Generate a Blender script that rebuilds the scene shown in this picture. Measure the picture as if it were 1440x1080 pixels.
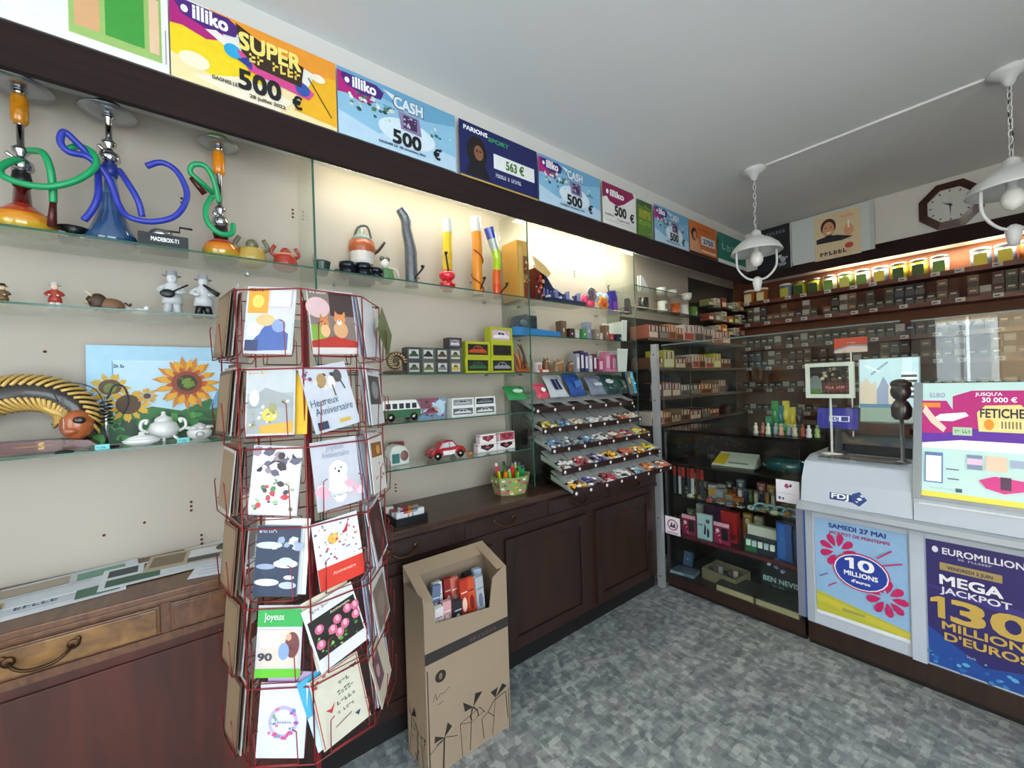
import bpy, math, random
from mathutils import Matrix, Vector
random.seed(7)
for o in list(bpy.data.objects): bpy.data.objects.remove(o)
SC = bpy.context.scene; COL = SC.collection
R = math.radians; PI = math.pi
# ------------------------------------------------------------ camera, world, lights, exposure
F = 583.0; YAW = R(51.4); ROLL = math.atan(.031); CAM = (2.1, 0.0, 1.5)
VX, VY = -math.sin(YAW), math.cos(YAW); RX, RY = VY, -VX
cd = bpy.data.cameras.new('camera'); cam = bpy.data.objects.new('camera', cd); COL.objects.link(cam)
cd.sensor_width = 36; cd.lens = 36*F/1440; cd.clip_start = .05
_r = Vector((RX*math.cos(ROLL), RY*math.cos(ROLL), -math.sin(ROLL)))
_u = Vector((RX*math.sin(ROLL), RY*math.sin(ROLL), math.cos(ROLL)))
_b = -Vector((VX, VY, 0))
cam.matrix_world = Matrix(((_r.x,_u.x,_b.x,CAM[0]),(_r.y,_u.y,_b.y,CAM[1]),(_r.z,_u.z,_b.z,CAM[2]),(0,0,0,1)))
SC.camera = cam
SC.view_settings.view_transform = 'Standard'; SC.view_settings.look = 'None'
SC.view_settings.gamma = 1; SC.view_settings.exposure = 0.2
try: SC.view_settings.use_curve_mapping = False
except Exception: pass
W = bpy.data.worlds.new('sky'); SC.world = W; W.use_nodes = True
bg = W.node_tree.nodes['Background']
SKY = W.node_tree.nodes.new('ShaderNodeTexSky'); SKY.sky_type = 'PREETHAM'; SKY.turbidity = 6
SKY.sun_direction = Vector((-.2, .55, .75)).normalized()
mixs = W.node_tree.nodes.new('ShaderNodeMix'); mixs.data_type = 'RGBA'; mixs.inputs[0].default_value = .75
mixs.inputs[7].default_value = (.80, .90, 1.0, 1)
W.node_tree.links.new(SKY.outputs[0], mixs.inputs[6]); W.node_tree.links.new(mixs.outputs[2], bg.inputs[0])
bg.inputs[1].default_value = 8.0
sd = bpy.data.lights.new('sun', 'SUN'); sd.energy = 22; sd.angle = R(.6); sd.color = (1, .93, .82)
sun = bpy.data.objects.new('sun', sd); COL.objects.link(sun)
sun.rotation_euler = Vector((.2, -.55, -.75)).to_track_quat('-Z', 'Y').to_euler()
def area(name, loc, rot, sx, sy, power, col=(1,1,1), portal=False):
    l = bpy.data.lights.new(name, 'AREA'); l.shape = 'RECTANGLE'; l.size = sx; l.size_y = sy
    l.energy = power; l.color = col
    if portal: l.cycles.is_portal = True
    o = bpy.data.objects.new(name, l); COL.objects.link(o); o.location = loc; o.rotation_euler = rot
    return o
area('window_portal', (2.6, -1.62, 1.45), (R(90), 0, R(180)), 2.3, 2.5, 1, portal=True)
area('added_window_portal', (3.92, .1, 1.5), (R(90), 0, R(90)), 2.4, 2.4, 1, portal=True)  # sampling portal for the unseen window added as fill light
# ------------------------------------------------------------ projection helpers (where on a shelf a thing stands)
def proj(x, y, z):
    dx, dy, dz = x-CAM[0], y-CAM[1], z-CAM[2]
    d = dx*VX+dy*VY; a = (dx*RX+dy*RY)/d; b = dz/d
    u = a*math.cos(ROLL)-b*math.sin(ROLL); v = a*math.sin(ROLL)+b*math.cos(ROLL)
    return 720+u*F, 540.3-v*F
def ray(px, py):
    u = (px-720)/F; v = -(py-540.3)/F
    a = u*math.cos(ROLL)+v*math.sin(ROLL); b = v*math.cos(ROLL)-u*math.sin(ROLL)
    return Vector((VX+RX*a, VY+RY*a, b))
def onX(px, py, x): d = ray(px, py); return Vector(CAM)+d*((x-CAM[0])/d.x)
def onY(px, py, y): d = ray(px, py); return Vector(CAM)+d*((y-CAM[1])/d.y)
def onZ(px, py, z): d = ray(px, py); return Vector(CAM)+d*((z-CAM[2])/d.z)
def ly(px, x, z):                       # y of the point at depth x, height z seen at column px
    a, b = -1.3, 4.9
    for _ in range(40):
        m = (a+b)/2
        if proj(x, m, z)[0] < px: a = m
        else: b = m
    return a
def bx_(px, y, z):
    a, b = -.2, 3.2
    for _ in range(40):
        m = (a+b)/2
        if proj(m, y, z)[0] < px: a = m
        else: b = m
    return a
# ------------------------------------------------------------ materials
_m = {}
def lin(h):
    h = h.lstrip('#'); c = [int(h[i:i+2], 16)/255 for i in (0, 2, 4)]
    return tuple(x/12.92 if x < .04045 else ((x+.055)/1.055)**2.4 for x in c)
def M(h, rough=.5, metal=0.0, var=.08, emit=0.0, scale=30.0, coat=0.0):
    k = (h, rough, metal, var, emit, scale, coat)
    if k in _m: return _m[k]
    m = bpy.data.materials.new('paint_'+h.lstrip('#')); m.use_nodes = True; nt = m.node_tree; p = nt.nodes['Principled BSDF']
    c = lin(h)
    p.inputs['Roughness'].default_value = rough; p.inputs['Metallic'].default_value = metal
    p.inputs['Coat Weight'].default_value = coat
    n = nt.nodes.new('ShaderNodeTexNoise'); n.inputs['Scale'].default_value = scale; n.inputs['Detail'].default_value = 2
    tc = nt.nodes.new('ShaderNodeTexCoord'); nt.links.new(tc.outputs['Object'], n.inputs['Vector'])
    mx = nt.nodes.new('ShaderNodeMix'); mx.data_type = 'RGBA'
    mx.inputs[6].default_value = tuple(x*(1-var) for x in c)+(1,); mx.inputs[7].default_value = tuple(min(1, x*(1+var)) for x in c)+(1,)
    nt.links.new(n.outputs[0], mx.inputs[0]); nt.links.new(mx.outputs[2], p.inputs['Base Color'])
    if emit:
        nt.links.new(mx.outputs[2], p.inputs['Emission Color']); p.inputs['Emission Strength'].default_value = emit
    _m[k] = m; return m
def wood(name, a, b, rough=.35, scale=(3, 3, 40), axis='Y', grain=1.0, coat=.2):
    m = bpy.data.materials.new(name); m.use_nodes = True; nt = m.node_tree; p = nt.nodes['Principled BSDF']
    tc = nt.nodes.new('ShaderNodeTexCoord'); mp = nt.nodes.new('ShaderNodeMapping'); mp.inputs['Scale'].default_value = scale
    n = nt.nodes.new('ShaderNodeTexNoise'); n.inputs['Scale'].default_value = 1.5; n.inputs['Detail'].default_value = 6; n.inputs['Distortion'].default_value = 1.2
    cr = nt.nodes.new('ShaderNodeValToRGB'); cr.color_ramp.elements[0].position = .3; cr.color_ramp.elements[1].position = .72
    cr.color_ramp.elements[0].color = lin(a)+(1,); cr.color_ramp.elements[1].color = lin(b)+(1,)
    L = nt.links.new
    L(tc.outputs['Object'], mp.inputs[0]); L(mp.outputs[0], n.inputs['Vector']); L(n.outputs[0], cr.inputs[0]); L(cr.outputs[0], p.inputs['Base Color'])
    bp = nt.nodes.new('ShaderNodeBump'); bp.inputs['Strength'].default_value = .08; L(n.outputs[0], bp.inputs['Height']); L(bp.outputs[0], p.inputs['Normal'])
    p.inputs['Roughness'].default_value = rough; p.inputs['Coat Weight'].default_value = coat
    return m
def thin_glass(name, tint=(.93, .97, .94), ior=1.45, rough=0.0, gl=1.0):
    m = bpy.data.materials.new(name); m.use_nodes = True; nt = m.node_tree; nt.nodes.remove(nt.nodes['Principled BSDF'])
    out = nt.nodes['Material Output']; t = nt.nodes.new('ShaderNodeBsdfTransparent'); t.inputs[0].default_value = tint+(1,)
    g = nt.nodes.new('ShaderNodeBsdfGlossy'); g.inputs['Roughness'].default_value = rough; g.inputs[0].default_value = (gl, gl, gl, 1)
    lw = nt.nodes.new('ShaderNodeLayerWeight'); lw.inputs[0].default_value = .5; pw = nt.nodes.new('ShaderNodeMath'); pw.operation = 'POWER'; pw.inputs[1].default_value = 4
    ml = nt.nodes.new('ShaderNodeMath'); ml.operation = 'MULTIPLY_ADD'; f0 = ((ior-1)/(ior+1))**2; ml.inputs[1].default_value = .85-f0; ml.inputs[2].default_value = f0; mx = nt.nodes.new('ShaderNodeMixShader')
    nt.links.new(lw.outputs['Facing'], pw.inputs[0]); nt.links.new(pw.outputs[0], ml.inputs[0]); fr = ml
    nt.links.new(fr.outputs[0], mx.inputs[0]); nt.links.new(t.outputs[0], mx.inputs[1]); nt.links.new(g.outputs[0], mx.inputs[2]); nt.links.new(mx.outputs[0], out.inputs[0])
    return m
GLASS = thin_glass('clear_glass'); SHELFG = thin_glass('green_tinted_glass', (.93, .965, .94), 1.5)
PLEXI = thin_glass('clear_plexiglass', (.95, .97, .97), 1.65)
FROST = M('#cfd6d6', .25, 0, .03)
EDGE = M('#2c5a4a', .15, 0, .2); CHROME = M('#c9c9cc', .12, 1, .04); STEEL = M('#a9acb0', .3, 1, .05)
WHITE = M('#e9e8e4', .4, 0, .02); PAPER = M('#ecebe8', .6, 0, .02); BLACK = M('#101012', .35, 0, .1)
MAHOG = wood('mahogany', '#1c0e0a', '#321a12', .42, (30, 2, 3)); MAHOGV = wood('mahogany_panel', '#37170d', '#502114', .6, (8, 8, 1.2), coat=0)
MAHOGD = wood('dark_mahogany_panel', '#1e0f0a', '#341a12', .45, (8, 8, 1.2)); MAHOGT = wood('mahogany_top', '#2c1a13', '#4a2f22', .4, (2, 30, 3))
OAK = wood('oak', '#4c2c19', '#6e4729', .35, (25, 2.5, 12)); BURL = wood('burl_veneer', '#5a3a1e', '#8c6434', .3, (9, 9, 9))
FASCIA = wood('dark_fascia', '#1c0d0b', '#2a1613', .95, (3, 1, 30), coat=0); SHELFW = wood('brown_shelf_wood', '#4a1c0e', '#7a3a1c', .4, (3, 30, 10))
# ------------------------------------------------------------ mesh builder
_txt = {}
def text_mesh(s, bold):
    k = (s, bold)
    if k in _txt: return _txt[k]
    c = bpy.data.curves.new('t', 'FONT'); c.body = s; c.resolution_u = 3; c.offset = bold; c.align_x = 'LEFT'
    o = bpy.data.objects.new('t', c); COL.objects.link(o); dg = bpy.context.evaluated_depsgraph_get(); dg.update()
    me = bpy.data.meshes.new_from_object(o.evaluated_get(dg))
    vs = [tuple(v.co) for v in me.vertices]; fs = [tuple(p.vertices) for p in me.polygons]
    bpy.data.objects.remove(o); bpy.data.curves.remove(c); bpy.data.meshes.remove(me)
    xs = [v[0] for v in vs] or [0]; x0, x1 = min(xs), max(xs)
    _txt[k] = ([(v[0]-x0, v[1]) for v in vs], fs, max(x1-x0, .01)); return _txt[k]
def smooth_path(pts, n=6, closed=False):
    P = [Vector(p) for p in pts]; out = []; N = len(P)
    if N < 3: return P
    for i in range(N if closed else N-1):
        g = lambda j: P[j % N] if closed else P[max(0, min(N-1, j))]
        a, b, c, d = g(i-1), g(i), g(i+1), g(i+2)
        for k in range(n):
            t = k/n
            out.append(.5*((2*b)+(c-a)*t+(2*a-5*b+4*c-d)*t*t+(3*b-a-3*c+d)*t**3))
    if not closed: out.append(P[-1])
    return out
class MB:
    def __init__(s): s.v = []; s.f = []; s.m = []; s.sm = []; s.mats = []; s.T = Matrix()
    def mi(s, m):
        if isinstance(m, str): m = M(m)
        if m not in s.mats: s.mats.append(m)
        return s.mats.index(m)
    def add(s, vs, fs, mat, smooth=False):
        b = len(s.v); s.v += [tuple(s.T @ Vector(v)) for v in vs]
        ml = mat if isinstance(mat, list) else None
        if not ml: mm = s.mi(mat)
        for i, f in enumerate(fs):
            s.f.append(tuple(b+j for j in f)); s.m.append(s.mi(ml[i]) if ml else mm); s.sm.append(smooth)
        return s
    def box(s, x0, y0, z0, x1, y1, z1, mat, side=None):
        vs = [(x, y, z) for z in (z0, z1) for x, y in ((x0, y0), (x1, y0), (x1, y1), (x0, y1))]
        fs = [(3, 2, 1, 0), (4, 5, 6, 7), (0, 1, 5, 4), (1, 2, 6, 5), (2, 3, 7, 6), (3, 0, 4, 7)]
        return s.add(vs, fs, mat if side is None else [mat, mat, side, side, side, side])
    def lathe(s, prof, mat, c=(0, 0, 0), n=20, sc=(1, 1)):
        vs = []; fs = []; ml = []; k = len(prof)
        for r, z in prof:
            for i in range(n):
                a = 2*PI*i/n; vs.append((c[0]+max(r, 1e-4)*math.cos(a)*sc[0], c[1]+max(r, 1e-4)*math.sin(a)*sc[1], c[2]+z))
        for j in range(k-1):
            for i in range(n):
                fs.append((j*n+i, j*n+(i+1) % n, (j+1)*n+(i+1) % n, (j+1)*n+i)); ml.append(mat[min(j, len(mat)-1)] if isinstance(mat, list) else mat)
        fs.append(tuple(range(n-1, -1, -1))); ml.append(ml[0]); fs.append(tuple((k-1)*n+i for i in range(n))); ml.append(ml[-2])
        return s.add(vs, fs, ml, True)
    def cyl(s, x, y, z0, z1, r, mat, n=16): return s.lathe([(r, z0), (r, z1)], mat, (x, y, 0), n)
    def ell(s, c, r, mat, n=14, m=8):
        vs = [(c[0], c[1], c[2]-r[2])]; fs = []
        for j in range(1, m):
            t = PI*j/m-PI/2
            for i in range(n):
                a = 2*PI*i/n; vs.append((c[0]+r[0]*math.cos(t)*math.cos(a), c[1]+r[1]*math.cos(t)*math.sin(a), c[2]+r[2]*math.sin(t)))
        vs.append((c[0], c[1], c[2]+r[2])); L = len(vs)-1
        for i in range(n):
            fs.append((0, 1+(i+1) % n, 1+i)); fs.append((L, L-n+i, L-n+(i+1) % n))
            for j in range(m-2): fs.append((1+j*n+i, 1+j*n+(i+1) % n, 1+(j+1)*n+(i+1) % n, 1+(j+1)*n+i))
        return s.add(vs, fs, mat, True)
    def tube(s, pts, r, mat, n=8, closed=False, smooth=0, taper=None):
        P = smooth_path(pts, smooth, closed) if smooth else [Vector(p) for p in pts]
        K = len(P); vs = []; fs = []; up = Vector((0, 0, 1)); prev = None
        for i, p in enumerate(P):
            if closed: d = P[(i+1) % K]-P[i-1]
            else: d = P[min(K-1, i+1)]-P[max(0, i-1)]
            d = d.normalized() if d.length > 1e-9 else Vector((0, 0, 1))
            if prev is None:
                a = up if abs(d.z) < .9 else Vector((1, 0, 0)); u = d.cross(a).normalized()
            else: u = (prev-d*prev.dot(d)); u = u.normalized() if u.length > 1e-6 else prev
            prev = u; w = d.cross(u); rr = r[i*len(r)//K] if isinstance(r, (list, tuple)) else r
            if taper: rr *= taper[0]+(taper[1]-taper[0])*i/(K-1)
            for k in range(n):
                a = 2*PI*k/n; vs.append(tuple(p+u*rr*math.cos(a)+w*rr*math.sin(a)))
        for i in range(K if closed else K-1):
            j = (i+1) % K
            for k in range(n): fs.append((i*n+k, i*n+(k+1) % n, j*n+(k+1) % n, j*n+k))
        if not closed: fs.append(tuple(range(n-1, -1, -1))); fs.append(tuple((K-1)*n+k for k in range(n)))
        return s.add(vs, fs, mat, n > 4)
    def prism(s, poly, y0, y1, mat, side=None):
        n = len(poly); vs = [(x, y0, z) for x, z in poly]+[(x, y1, z) for x, z in poly]
        fs = [tuple(range(n)), tuple(range(2*n-1, n-1, -1))]+[(i, n+i, n+(i+1) % n, (i+1) % n) for i in range(n)]
        sd = side or mat
        return s.add(vs, fs, [mat, mat]+[sd]*n)
    def extx(s, poly, x0, x1, mat):          # polygon in (y,z) pushed along x
        n = len(poly); vs = [(x0, y, z) for y, z in poly]+[(x1, y, z) for y, z in poly]
        return s.add(vs, [tuple(range(n-1, -1, -1)), tuple(range(n, 2*n))]+[(i, (i+1) % n, n+(i+1) % n, n+i) for i in range(n)], mat)
    def flat(s, poly, y, mat): return s.add([(x, y, z) for x, z in poly], [tuple(range(len(poly)))], mat)
    def text(s, t, x, z, h, y, mat, bold=.012, wmax=None, slant=0, cx=False):
        vs, fs, w = text_mesh(t, 0.0); k = h/.72; kx = k
        if wmax and w*k > wmax or (wmax and cx == 'fit'): kx = wmax/w
        ox = x-(w*kx/2 if cx is True else 0)
        e = bold*1.6
        for q, (dx, dz) in enumerate([(0, 0)] if bold <= 0 else [(-e, -e), (e, -e), (e, e), (-e, e)]):
            s.add([(ox+(v[0]+dx)*kx+slant*v[1]*k, y-.00002*q, z+(v[1]+dz)*k) for v in vs], fs, mat)
        return w*kx
    def build(s, name, parent=None, loc=(0, 0, 0), rot=0, bevel=0, label=None):
        me = bpy.data.meshes.new(name); me.from_pydata(s.v, [], s.f); me.validate()
        for m in s.mats: me.materials.append(m)
        if len(me.polygons) == len(s.m):
            me.polygons.foreach_set('material_index', s.m); me.polygons.foreach_set('use_smooth', s.sm)
        me.update(); o = bpy.data.objects.new(name, me); COL.objects.link(o)
        if parent: o.parent = parent
        o.location = loc; o.rotation_euler = rot if isinstance(rot, (tuple, list)) else (0, 0, rot)
        if bevel:
            b = o.modifiers.new('bevel', 'BEVEL'); b.width = bevel; b.segments = 2; b.limit_method = 'ANGLE'; b.angle_limit = R(40)
        if label: o['label'] = label
        return o
def draw(mb, w, h, ops, y0=0.0, step=.00025, x0=0.0, z0=0.0):
    """flat printed design on a sheet facing -Y, in fractions of its width and height"""
    X = lambda u: x0+u*w
    Z = lambda v: z0+v*h
    for i, op in enumerate(ops):
        y = y0-step*(i+1); k = op[0]; c = op[-1]
        if k == 'r': mb.flat([(X(op[1]), Z(op[2])), (X(op[3]), Z(op[2])), (X(op[3]), Z(op[4])), (X(op[1]), Z(op[4]))], y, c)
        elif k == 'e':
            n = 20; mb.flat([(X(op[1]+op[3]*math.cos(2*PI*j/n)), Z(op[2]+op[4]*math.sin(2*PI*j/n))) for j in range(n)], y, c)
        elif k == 'p': mb.flat([(X(a), Z(b)) for a, b in op[1]], y, c)
        elif k == 't' and op[4][0] == '~':      # lettering too small or blurred to read: strokes of the same length
            tx_ = op[4][1:].replace('\u20ac', 'E'); n = len(tx_); rnd = random.Random(n*13+ord(tx_[0])); c = op[6]
            for j, ch in enumerate(tx_):
                if ch == ' ': continue
                a = op[1]+op[5]*(j+.1)/n; e = op[1]+op[5]*(j+.86)/n; hh = op[3]*(1 if ch.isupper() or ch.isdigit() else .62+.38*(ch in 'bdfhklt')); q = rnd.random()
                if ch.isupper() or q < .3: mb.flat([(X(a), Z(op[2])), (X(a+(e-a)*.35), Z(op[2])), (X(a+(e-a)*.35), Z(op[2]+hh)), (X(a), Z(op[2]+hh))], y, c)
                if q < .75: mb.flat([(X(a+(e-a)*.3), Z(op[2]+hh*.0)), (X(e), Z(op[2]+hh*.1)), (X(e), Z(op[2]+hh*.35)), (X(a+(e-a)*.3), Z(op[2]+hh*.25))], y, c)
                if q > .3: mb.flat([(X(a), Z(op[2]+hh*.45)), (X(e), Z(op[2]+hh*.55)), (X(e), Z(op[2]+hh*.8)), (X(a), Z(op[2]+hh*.7))], y, c)
        elif k == 't':       # t, x, z, height, string, width, colour
            mb.text(op[4], X(op[1]), Z(op[2]), op[3]*h, y, op[6], bold=.02 if len(op) < 8 else op[7], wmax=op[5]*w, cx='fit')
        elif k == 's':       # petals: s, cx, cz, r0, r1, n, colour   (r in heights)
            _, cx, cz, r0, r1, n, _c = op
            for j in range(n):
                a = 2*PI*j/n+.13*(j % 3); da = PI/n*.95
                pt = lambda r, t: (X(cx)+r*h*math.cos(t), Z(cz)+r*h*math.sin(t))
                mb.flat([pt(r0, a-da), pt((r0+r1)/2, a-da*.9), pt(r1*(1-.08*(j % 2)), a), pt((r0+r1)/2, a+da*.9), pt(r0, a+da)], y-.00008*(j % 2), c)
        elif k == 'd':       # dots: d, x0,z0,x1,z1,n,r,[colours]
            rnd = random.Random(i*7+op[5])
            for j in range(op[5]):
                a = op[1]+(op[3]-op[1])*rnd.random(); b = op[2]+(op[4]-op[2])*rnd.random(); r = op[6]*h*(.6+.8*rnd.random()); q = rnd.random()*PI
                mb.flat([(X(a)+r*math.cos(q+t*PI/3)*(1 if t % 3 else 1.5), Z(b)+r*math.sin(q+t*PI/3)) for t in range(6)], y-.00002*j, c[j % len(c)])
        elif k == 'l':       # line: l, pts, width, colour
            P = [Vector((X(a), Z(b))) for a, b in op[1]]; wd = op[2]*h/2
            for a, b in zip(P, P[1:]):
                d = (b-a).normalized(); q = Vector((-d.y, d.x))*wd
                mb.flat([tuple(a+q), tuple(a-q), tuple(b-q), tuple(b+q)], y, c)
def tag(o, label, cat, group=None, kind=None):
    o['label'] = label; o['category'] = cat
    if group: o['group'] = group
    if kind: o['kind'] = kind
    return o
def thing(name, label, cat, loc=(0, 0, 0), rot=0, group=None):
    o = bpy.data.objects.new(name, None); COL.objects.link(o); o.empty_display_size = .05
    o.location = loc; o.rotation_euler = rot if isinstance(rot, tuple) else (0, 0, rot)
    return tag(o, label, cat, group)
KIDS = {}
def cp(o, loc=None, rot=None, label=None, group=None, parent=None):
    c = o.copy(); COL.objects.link(c)
    if parent: c.parent = parent
    if loc is not None: c.location = loc
    if rot is not None: c.rotation_euler = rot if isinstance(rot, tuple) else (0, 0, rot)
    if label: c['label'] = label
    if group: c['group'] = group
    for ch in [x for x in o.children]: cp(ch, parent=c)
    return c
def struct(o): o['kind'] = 'structure'; return o
Q = PI/2          # things are modelled facing -Y; turned by Q they stand on the left wall facing +X
def scaled(o, k): o.scale = (k, k, k); return o
# ============================================================ the setting
CH = 2.965; XR = 3.9; YF = -1.6; YB = 4.95
def floor_mat():
    m = bpy.data.materials.new('grey_mosaic_vinyl'); m.use_nodes = True; nt = m.node_tree; p = nt.nodes['Principled BSDF']; L = nt.links.new
    tc = nt.nodes.new('ShaderNodeTexCoord')
    def vor(sc, rot):
        mp = nt.nodes.new('ShaderNodeMapping'); mp.inputs['Scale'].default_value = sc; mp.inputs['Rotation'].default_value = (0, 0, rot)
        v = nt.nodes.new('ShaderNodeTexVoronoi'); v.distance = 'CHEBYCHEV'; v.inputs['Scale'].default_value = 1; v.inputs['Randomness'].default_value = .75
        L(tc.outputs['Object'], mp.inputs[0]); L(mp.outputs[0], v.inputs['Vector']); return v
    a = vor((22, 40, 1), .1); b = vor((42, 20, 1), .1)
    n = nt.nodes.new('ShaderNodeTexNoise'); n.inputs['Scale'].default_value = 5; n.inputs['Detail'].default_value = 4; n.inputs['Roughness'].default_value = .7; n.inputs['Distortion'].default_value = 1
    L(tc.outputs['Object'], n.inputs['Vector'])
    n2 = nt.nodes.new('ShaderNodeTexNoise'); n2.inputs['Scale'].default_value = 45; n2.inputs['Detail'].default_value = 3; L(tc.outputs['Object'], n2.inputs['Vector'])
    def math_(op, x, y):
        q = nt.nodes.new('ShaderNodeMath'); q.operation = op
        for i, t in enumerate((x, y)):
            if isinstance(t, (int, float)): q.inputs[i].default_value = t
            else: L(t, q.inputs[i])
        return q.outputs[0]
    sa = nt.nodes.new('ShaderNodeSeparateColor'); L(a.outputs['Color'], sa.inputs[0]); sb = nt.nodes.new('ShaderNodeSeparateColor'); L(b.outputs['Color'], sb.inputs[0])
    t = math_('ADD', math_('MULTIPLY', sa.outputs[0], .32), math_('MULTIPLY', sb.outputs[1], .28))
    t = math_('ADD', t, math_('MULTIPLY', n.outputs[0], .35)); t = math_('ADD', t, math_('MULTIPLY', n2.outputs[0], .25))
    cr = nt.nodes.new('ShaderNodeValToRGB'); e = cr.color_ramp.elements; e[0].position = .3; e[0].color = lin('#5f6466')+(1,); e[1].position = .85; e[1].color = lin('#adafaa')+(1,)
    q = e.new(.5); q.color = lin('#777b7b')+(1,); q = e.new(.66); q.color = lin('#8d9190')+(1,)
    L(t, cr.inputs[0]); L(cr.outputs[0], p.inputs['Base Color']); p.inputs['Roughness'].default_value = .38
    return m
struct(MB().box(-.1, YF-.1, -.1, XR+.1, YB+.15, 0, floor_mat()).build('floor'))
def ceil_mat():
    m = M('#e4e4e3', .9, 0, .03, scale=2); return m
struct(MB().box(-.1, YF-.1, CH, XR+.1, YB+.15, CH+.1, ceil_mat()).build('ceiling'))
CREAM = M('#b3a99b', .7, 0, .03, scale=3); WALLP = M('#d4d2cc', .8, 0, .03, scale=4)
b = MB(); b.box(-.1, YF-.1, 0, 0, YB+.15, CH, CREAM); b.box(0, YF, 2.575, .28, 4.62, CH, WALLP)
PIN = M('#5c1a1a', .5)
for y, z in [(.02, 2.28), (.42, 2.33), (-.36, 1.66), (-.13, 1.68), (.05, .93), (-.23, 1.0), (.02, 1.07), (.105, 1.665), (1.0, 2.2), (1.04, 2.1), (.86, 1.68), (1.3, 1.69), (.87, .99), (1.38, 2.12), (1.9, 2.3), (2.3, 2.32), (-.12, 1.02), (.11, 1.07)]:
    for k in range(3 if (int(z*100) % 2) else 1):
        b.T = Matrix.Translation((0, y, z-.017*k)) @ Matrix.Rotation(Q, 4, 'Y'); b.cyl(0, 0, -.001, .004, .0045, PIN, 8)
b.T = Matrix()
struct(b.build('wall_left'))
b = MB(); b.box(-.1, YB, 0, XR+.1, YB+.15, CH, M('#6b3a22', .6, 0, .1)); b.box(.28, 4.6, 2.5, XR, YB, CH, WALLP); struct(b.build('wall_back'))
b = MB(); b.box(XR, YF-.1, 0, XR+.1, -1.1, CH, WALLP); b.box(XR, 1.3, 0, XR+.1, YB+.15, CH, WALLP); b.box(XR, -1.1, 2.7, XR+.1, 1.3, CH, WALLP); b.box(XR, -1.1, 0, XR+.1, 1.3, .3, WALLP); struct(b.build('wall_right'))
b = MB()
for a in (-1.1, .07, 1.25): b.box(XR+.02, a, .3, XR+.08, a+.05, 2.7, WHITE)
b.box(XR+.02, -1.1, .3, XR+.08, 1.3, .35, WHITE); b.box(XR+.02, -1.1, 2.65, XR+.08, 1.3, 2.7, WHITE)
w = struct(b.build('added_fill_window')); MB().box(XR+.048, -1.05, .35, XR+.054, 1.25, 2.65, PLEXI).build('glass_pane', w)  # unseen right-wall window, added to let in fill daylight
b = MB()       # shop front: big window beside the glass door
b.box(0, YF-.1, 2.7, XR, YF, CH, WALLP); b.box(0, YF-.1, 0, 1.3, YF, 2.7, WALLP); b.box(3.75, YF-.1, 0, XR, YF, 2.7, WALLP); b.box(1.3, YF-.1, 0, 2.45, YF, .25, WALLP)
struct(b.build('wall_front'))
b = MB()
for x0, x1, z0, z1 in [(1.3, 2.45, .25, 2.7)]:
    for a in (x0, x1-.05): b.box(a, YF-.08, z0, a+.05, YF-.02, z1, WHITE)
    b.box(x0, YF-.08, z0, x1, YF-.02, z0+.05, WHITE); b.box(x0, YF-.08, z1-.05, x1, YF-.02, z1, WHITE)
w = struct(b.build('window_1')); MB().box(1.35, YF-.055, .3, 2.4, YF-.048, 2.65, PLEXI).build('glass_pane', w)
b = MB()
for a in (2.5, 3.68): b.box(a, YF-.08, 0, a+.07, YF-.02, 2.65, WHITE)
b.box(2.5, YF-.08, 2.58, 3.75, YF-.02, 2.65, WHITE); b.box(2.5, YF-.08, 0, 3.75, YF-.02, .12, WHITE)
w = struct(b.build('door_1')); MB().box(2.57, YF-.055, .12, 3.68, YF-.048, 2.58, PLEXI).build('glass_pane', w)
MB().tube([(2.62, YF+.03, .9), (2.62, YF+.03, 1.2)], .012, STEEL).build('door_handle', w)
# fascia boards
struct(MB().box(.281, YF, 2.445, .305, 4.575, 2.575, FASCIA).build('trim_1'))
struct(MB().box(.281, 4.575, 2.455, XR, 4.598, 2.575, FASCIA).build('trim_2'))
# street outside, seen only in reflections
b = MB(); ST = M('#b3987a', .9, 0, .1); SW = M('#f2f2f0', .5)
b.box(-9, -12.6, -.15, 14, -12, 9, ST)
for i in range(8):
    for z in (1.2, 4.2, 6.8):
        x = -7.5+i*2.6; b.box(x-.15, -12, z-.15, x+1.25, -11.95, z+1.75, SW); b.box(x, -11.95, z, x+1.1, -11.93, z+1.6, M('#c8d0d6', .3)); b.box(x+.52, -11.93, z, x+.58, -11.92, z+1.6, M('#8a929a', .4))
tag(b.build('street_house'), 'pale ochre house front with white framed windows across the street', 'building')
tag(MB().box(-12, -11.99, -.2, 16, YF-.1, -.12, M('#9a9894', .9)).build('street_pavement'), 'grey pavement and road outside the shop window', 'pavement')
# ------------------------------------------------------------ strip lights tucked behind the fascias
def tube_light(y0, y1, x, z, e, lab, alongx=False):
    t = thing('strip_light', lab, 'light', (x, y0, z) if not alongx else (y0, x, z), 0 if alongx else Q)
    L = y1-y0
    MB().box(0, -.02, .012, L, .02, .04, WHITE).build('housing', t)
    b = MB(); b.tube([(.02, 0, 0), (L-.02, 0, 0)], .011, M('#fffbe0' if not alongx else '#ffe2b0', .5, 0, 0, e*.6)); b.build('lamp_tube', t)
    return t
tube_light(1.75, 2.95, .14, 2.53, 60, 'fluorescent strip light hidden above the glass shelf of bongs and toys')
tube_light(.5, 1.6, .14, 2.53, 26, 'fluorescent strip light hidden above the grey bong')
tube_light(.95, 2.7, 4.72, 2.56, 42, 'warm strip light above the top shelf of tobacco tins', True)
area('strip_glow_left', (.16, 2.3, 2.50), (0, 0, 0), .08, 1.2, 4.5, (1, .98, .84))
area('strip_glow_mid', (.16, 1.05, 2.50), (0, 0, 0), .08, 1.1, 1.6, (1, .98, .86))
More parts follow.
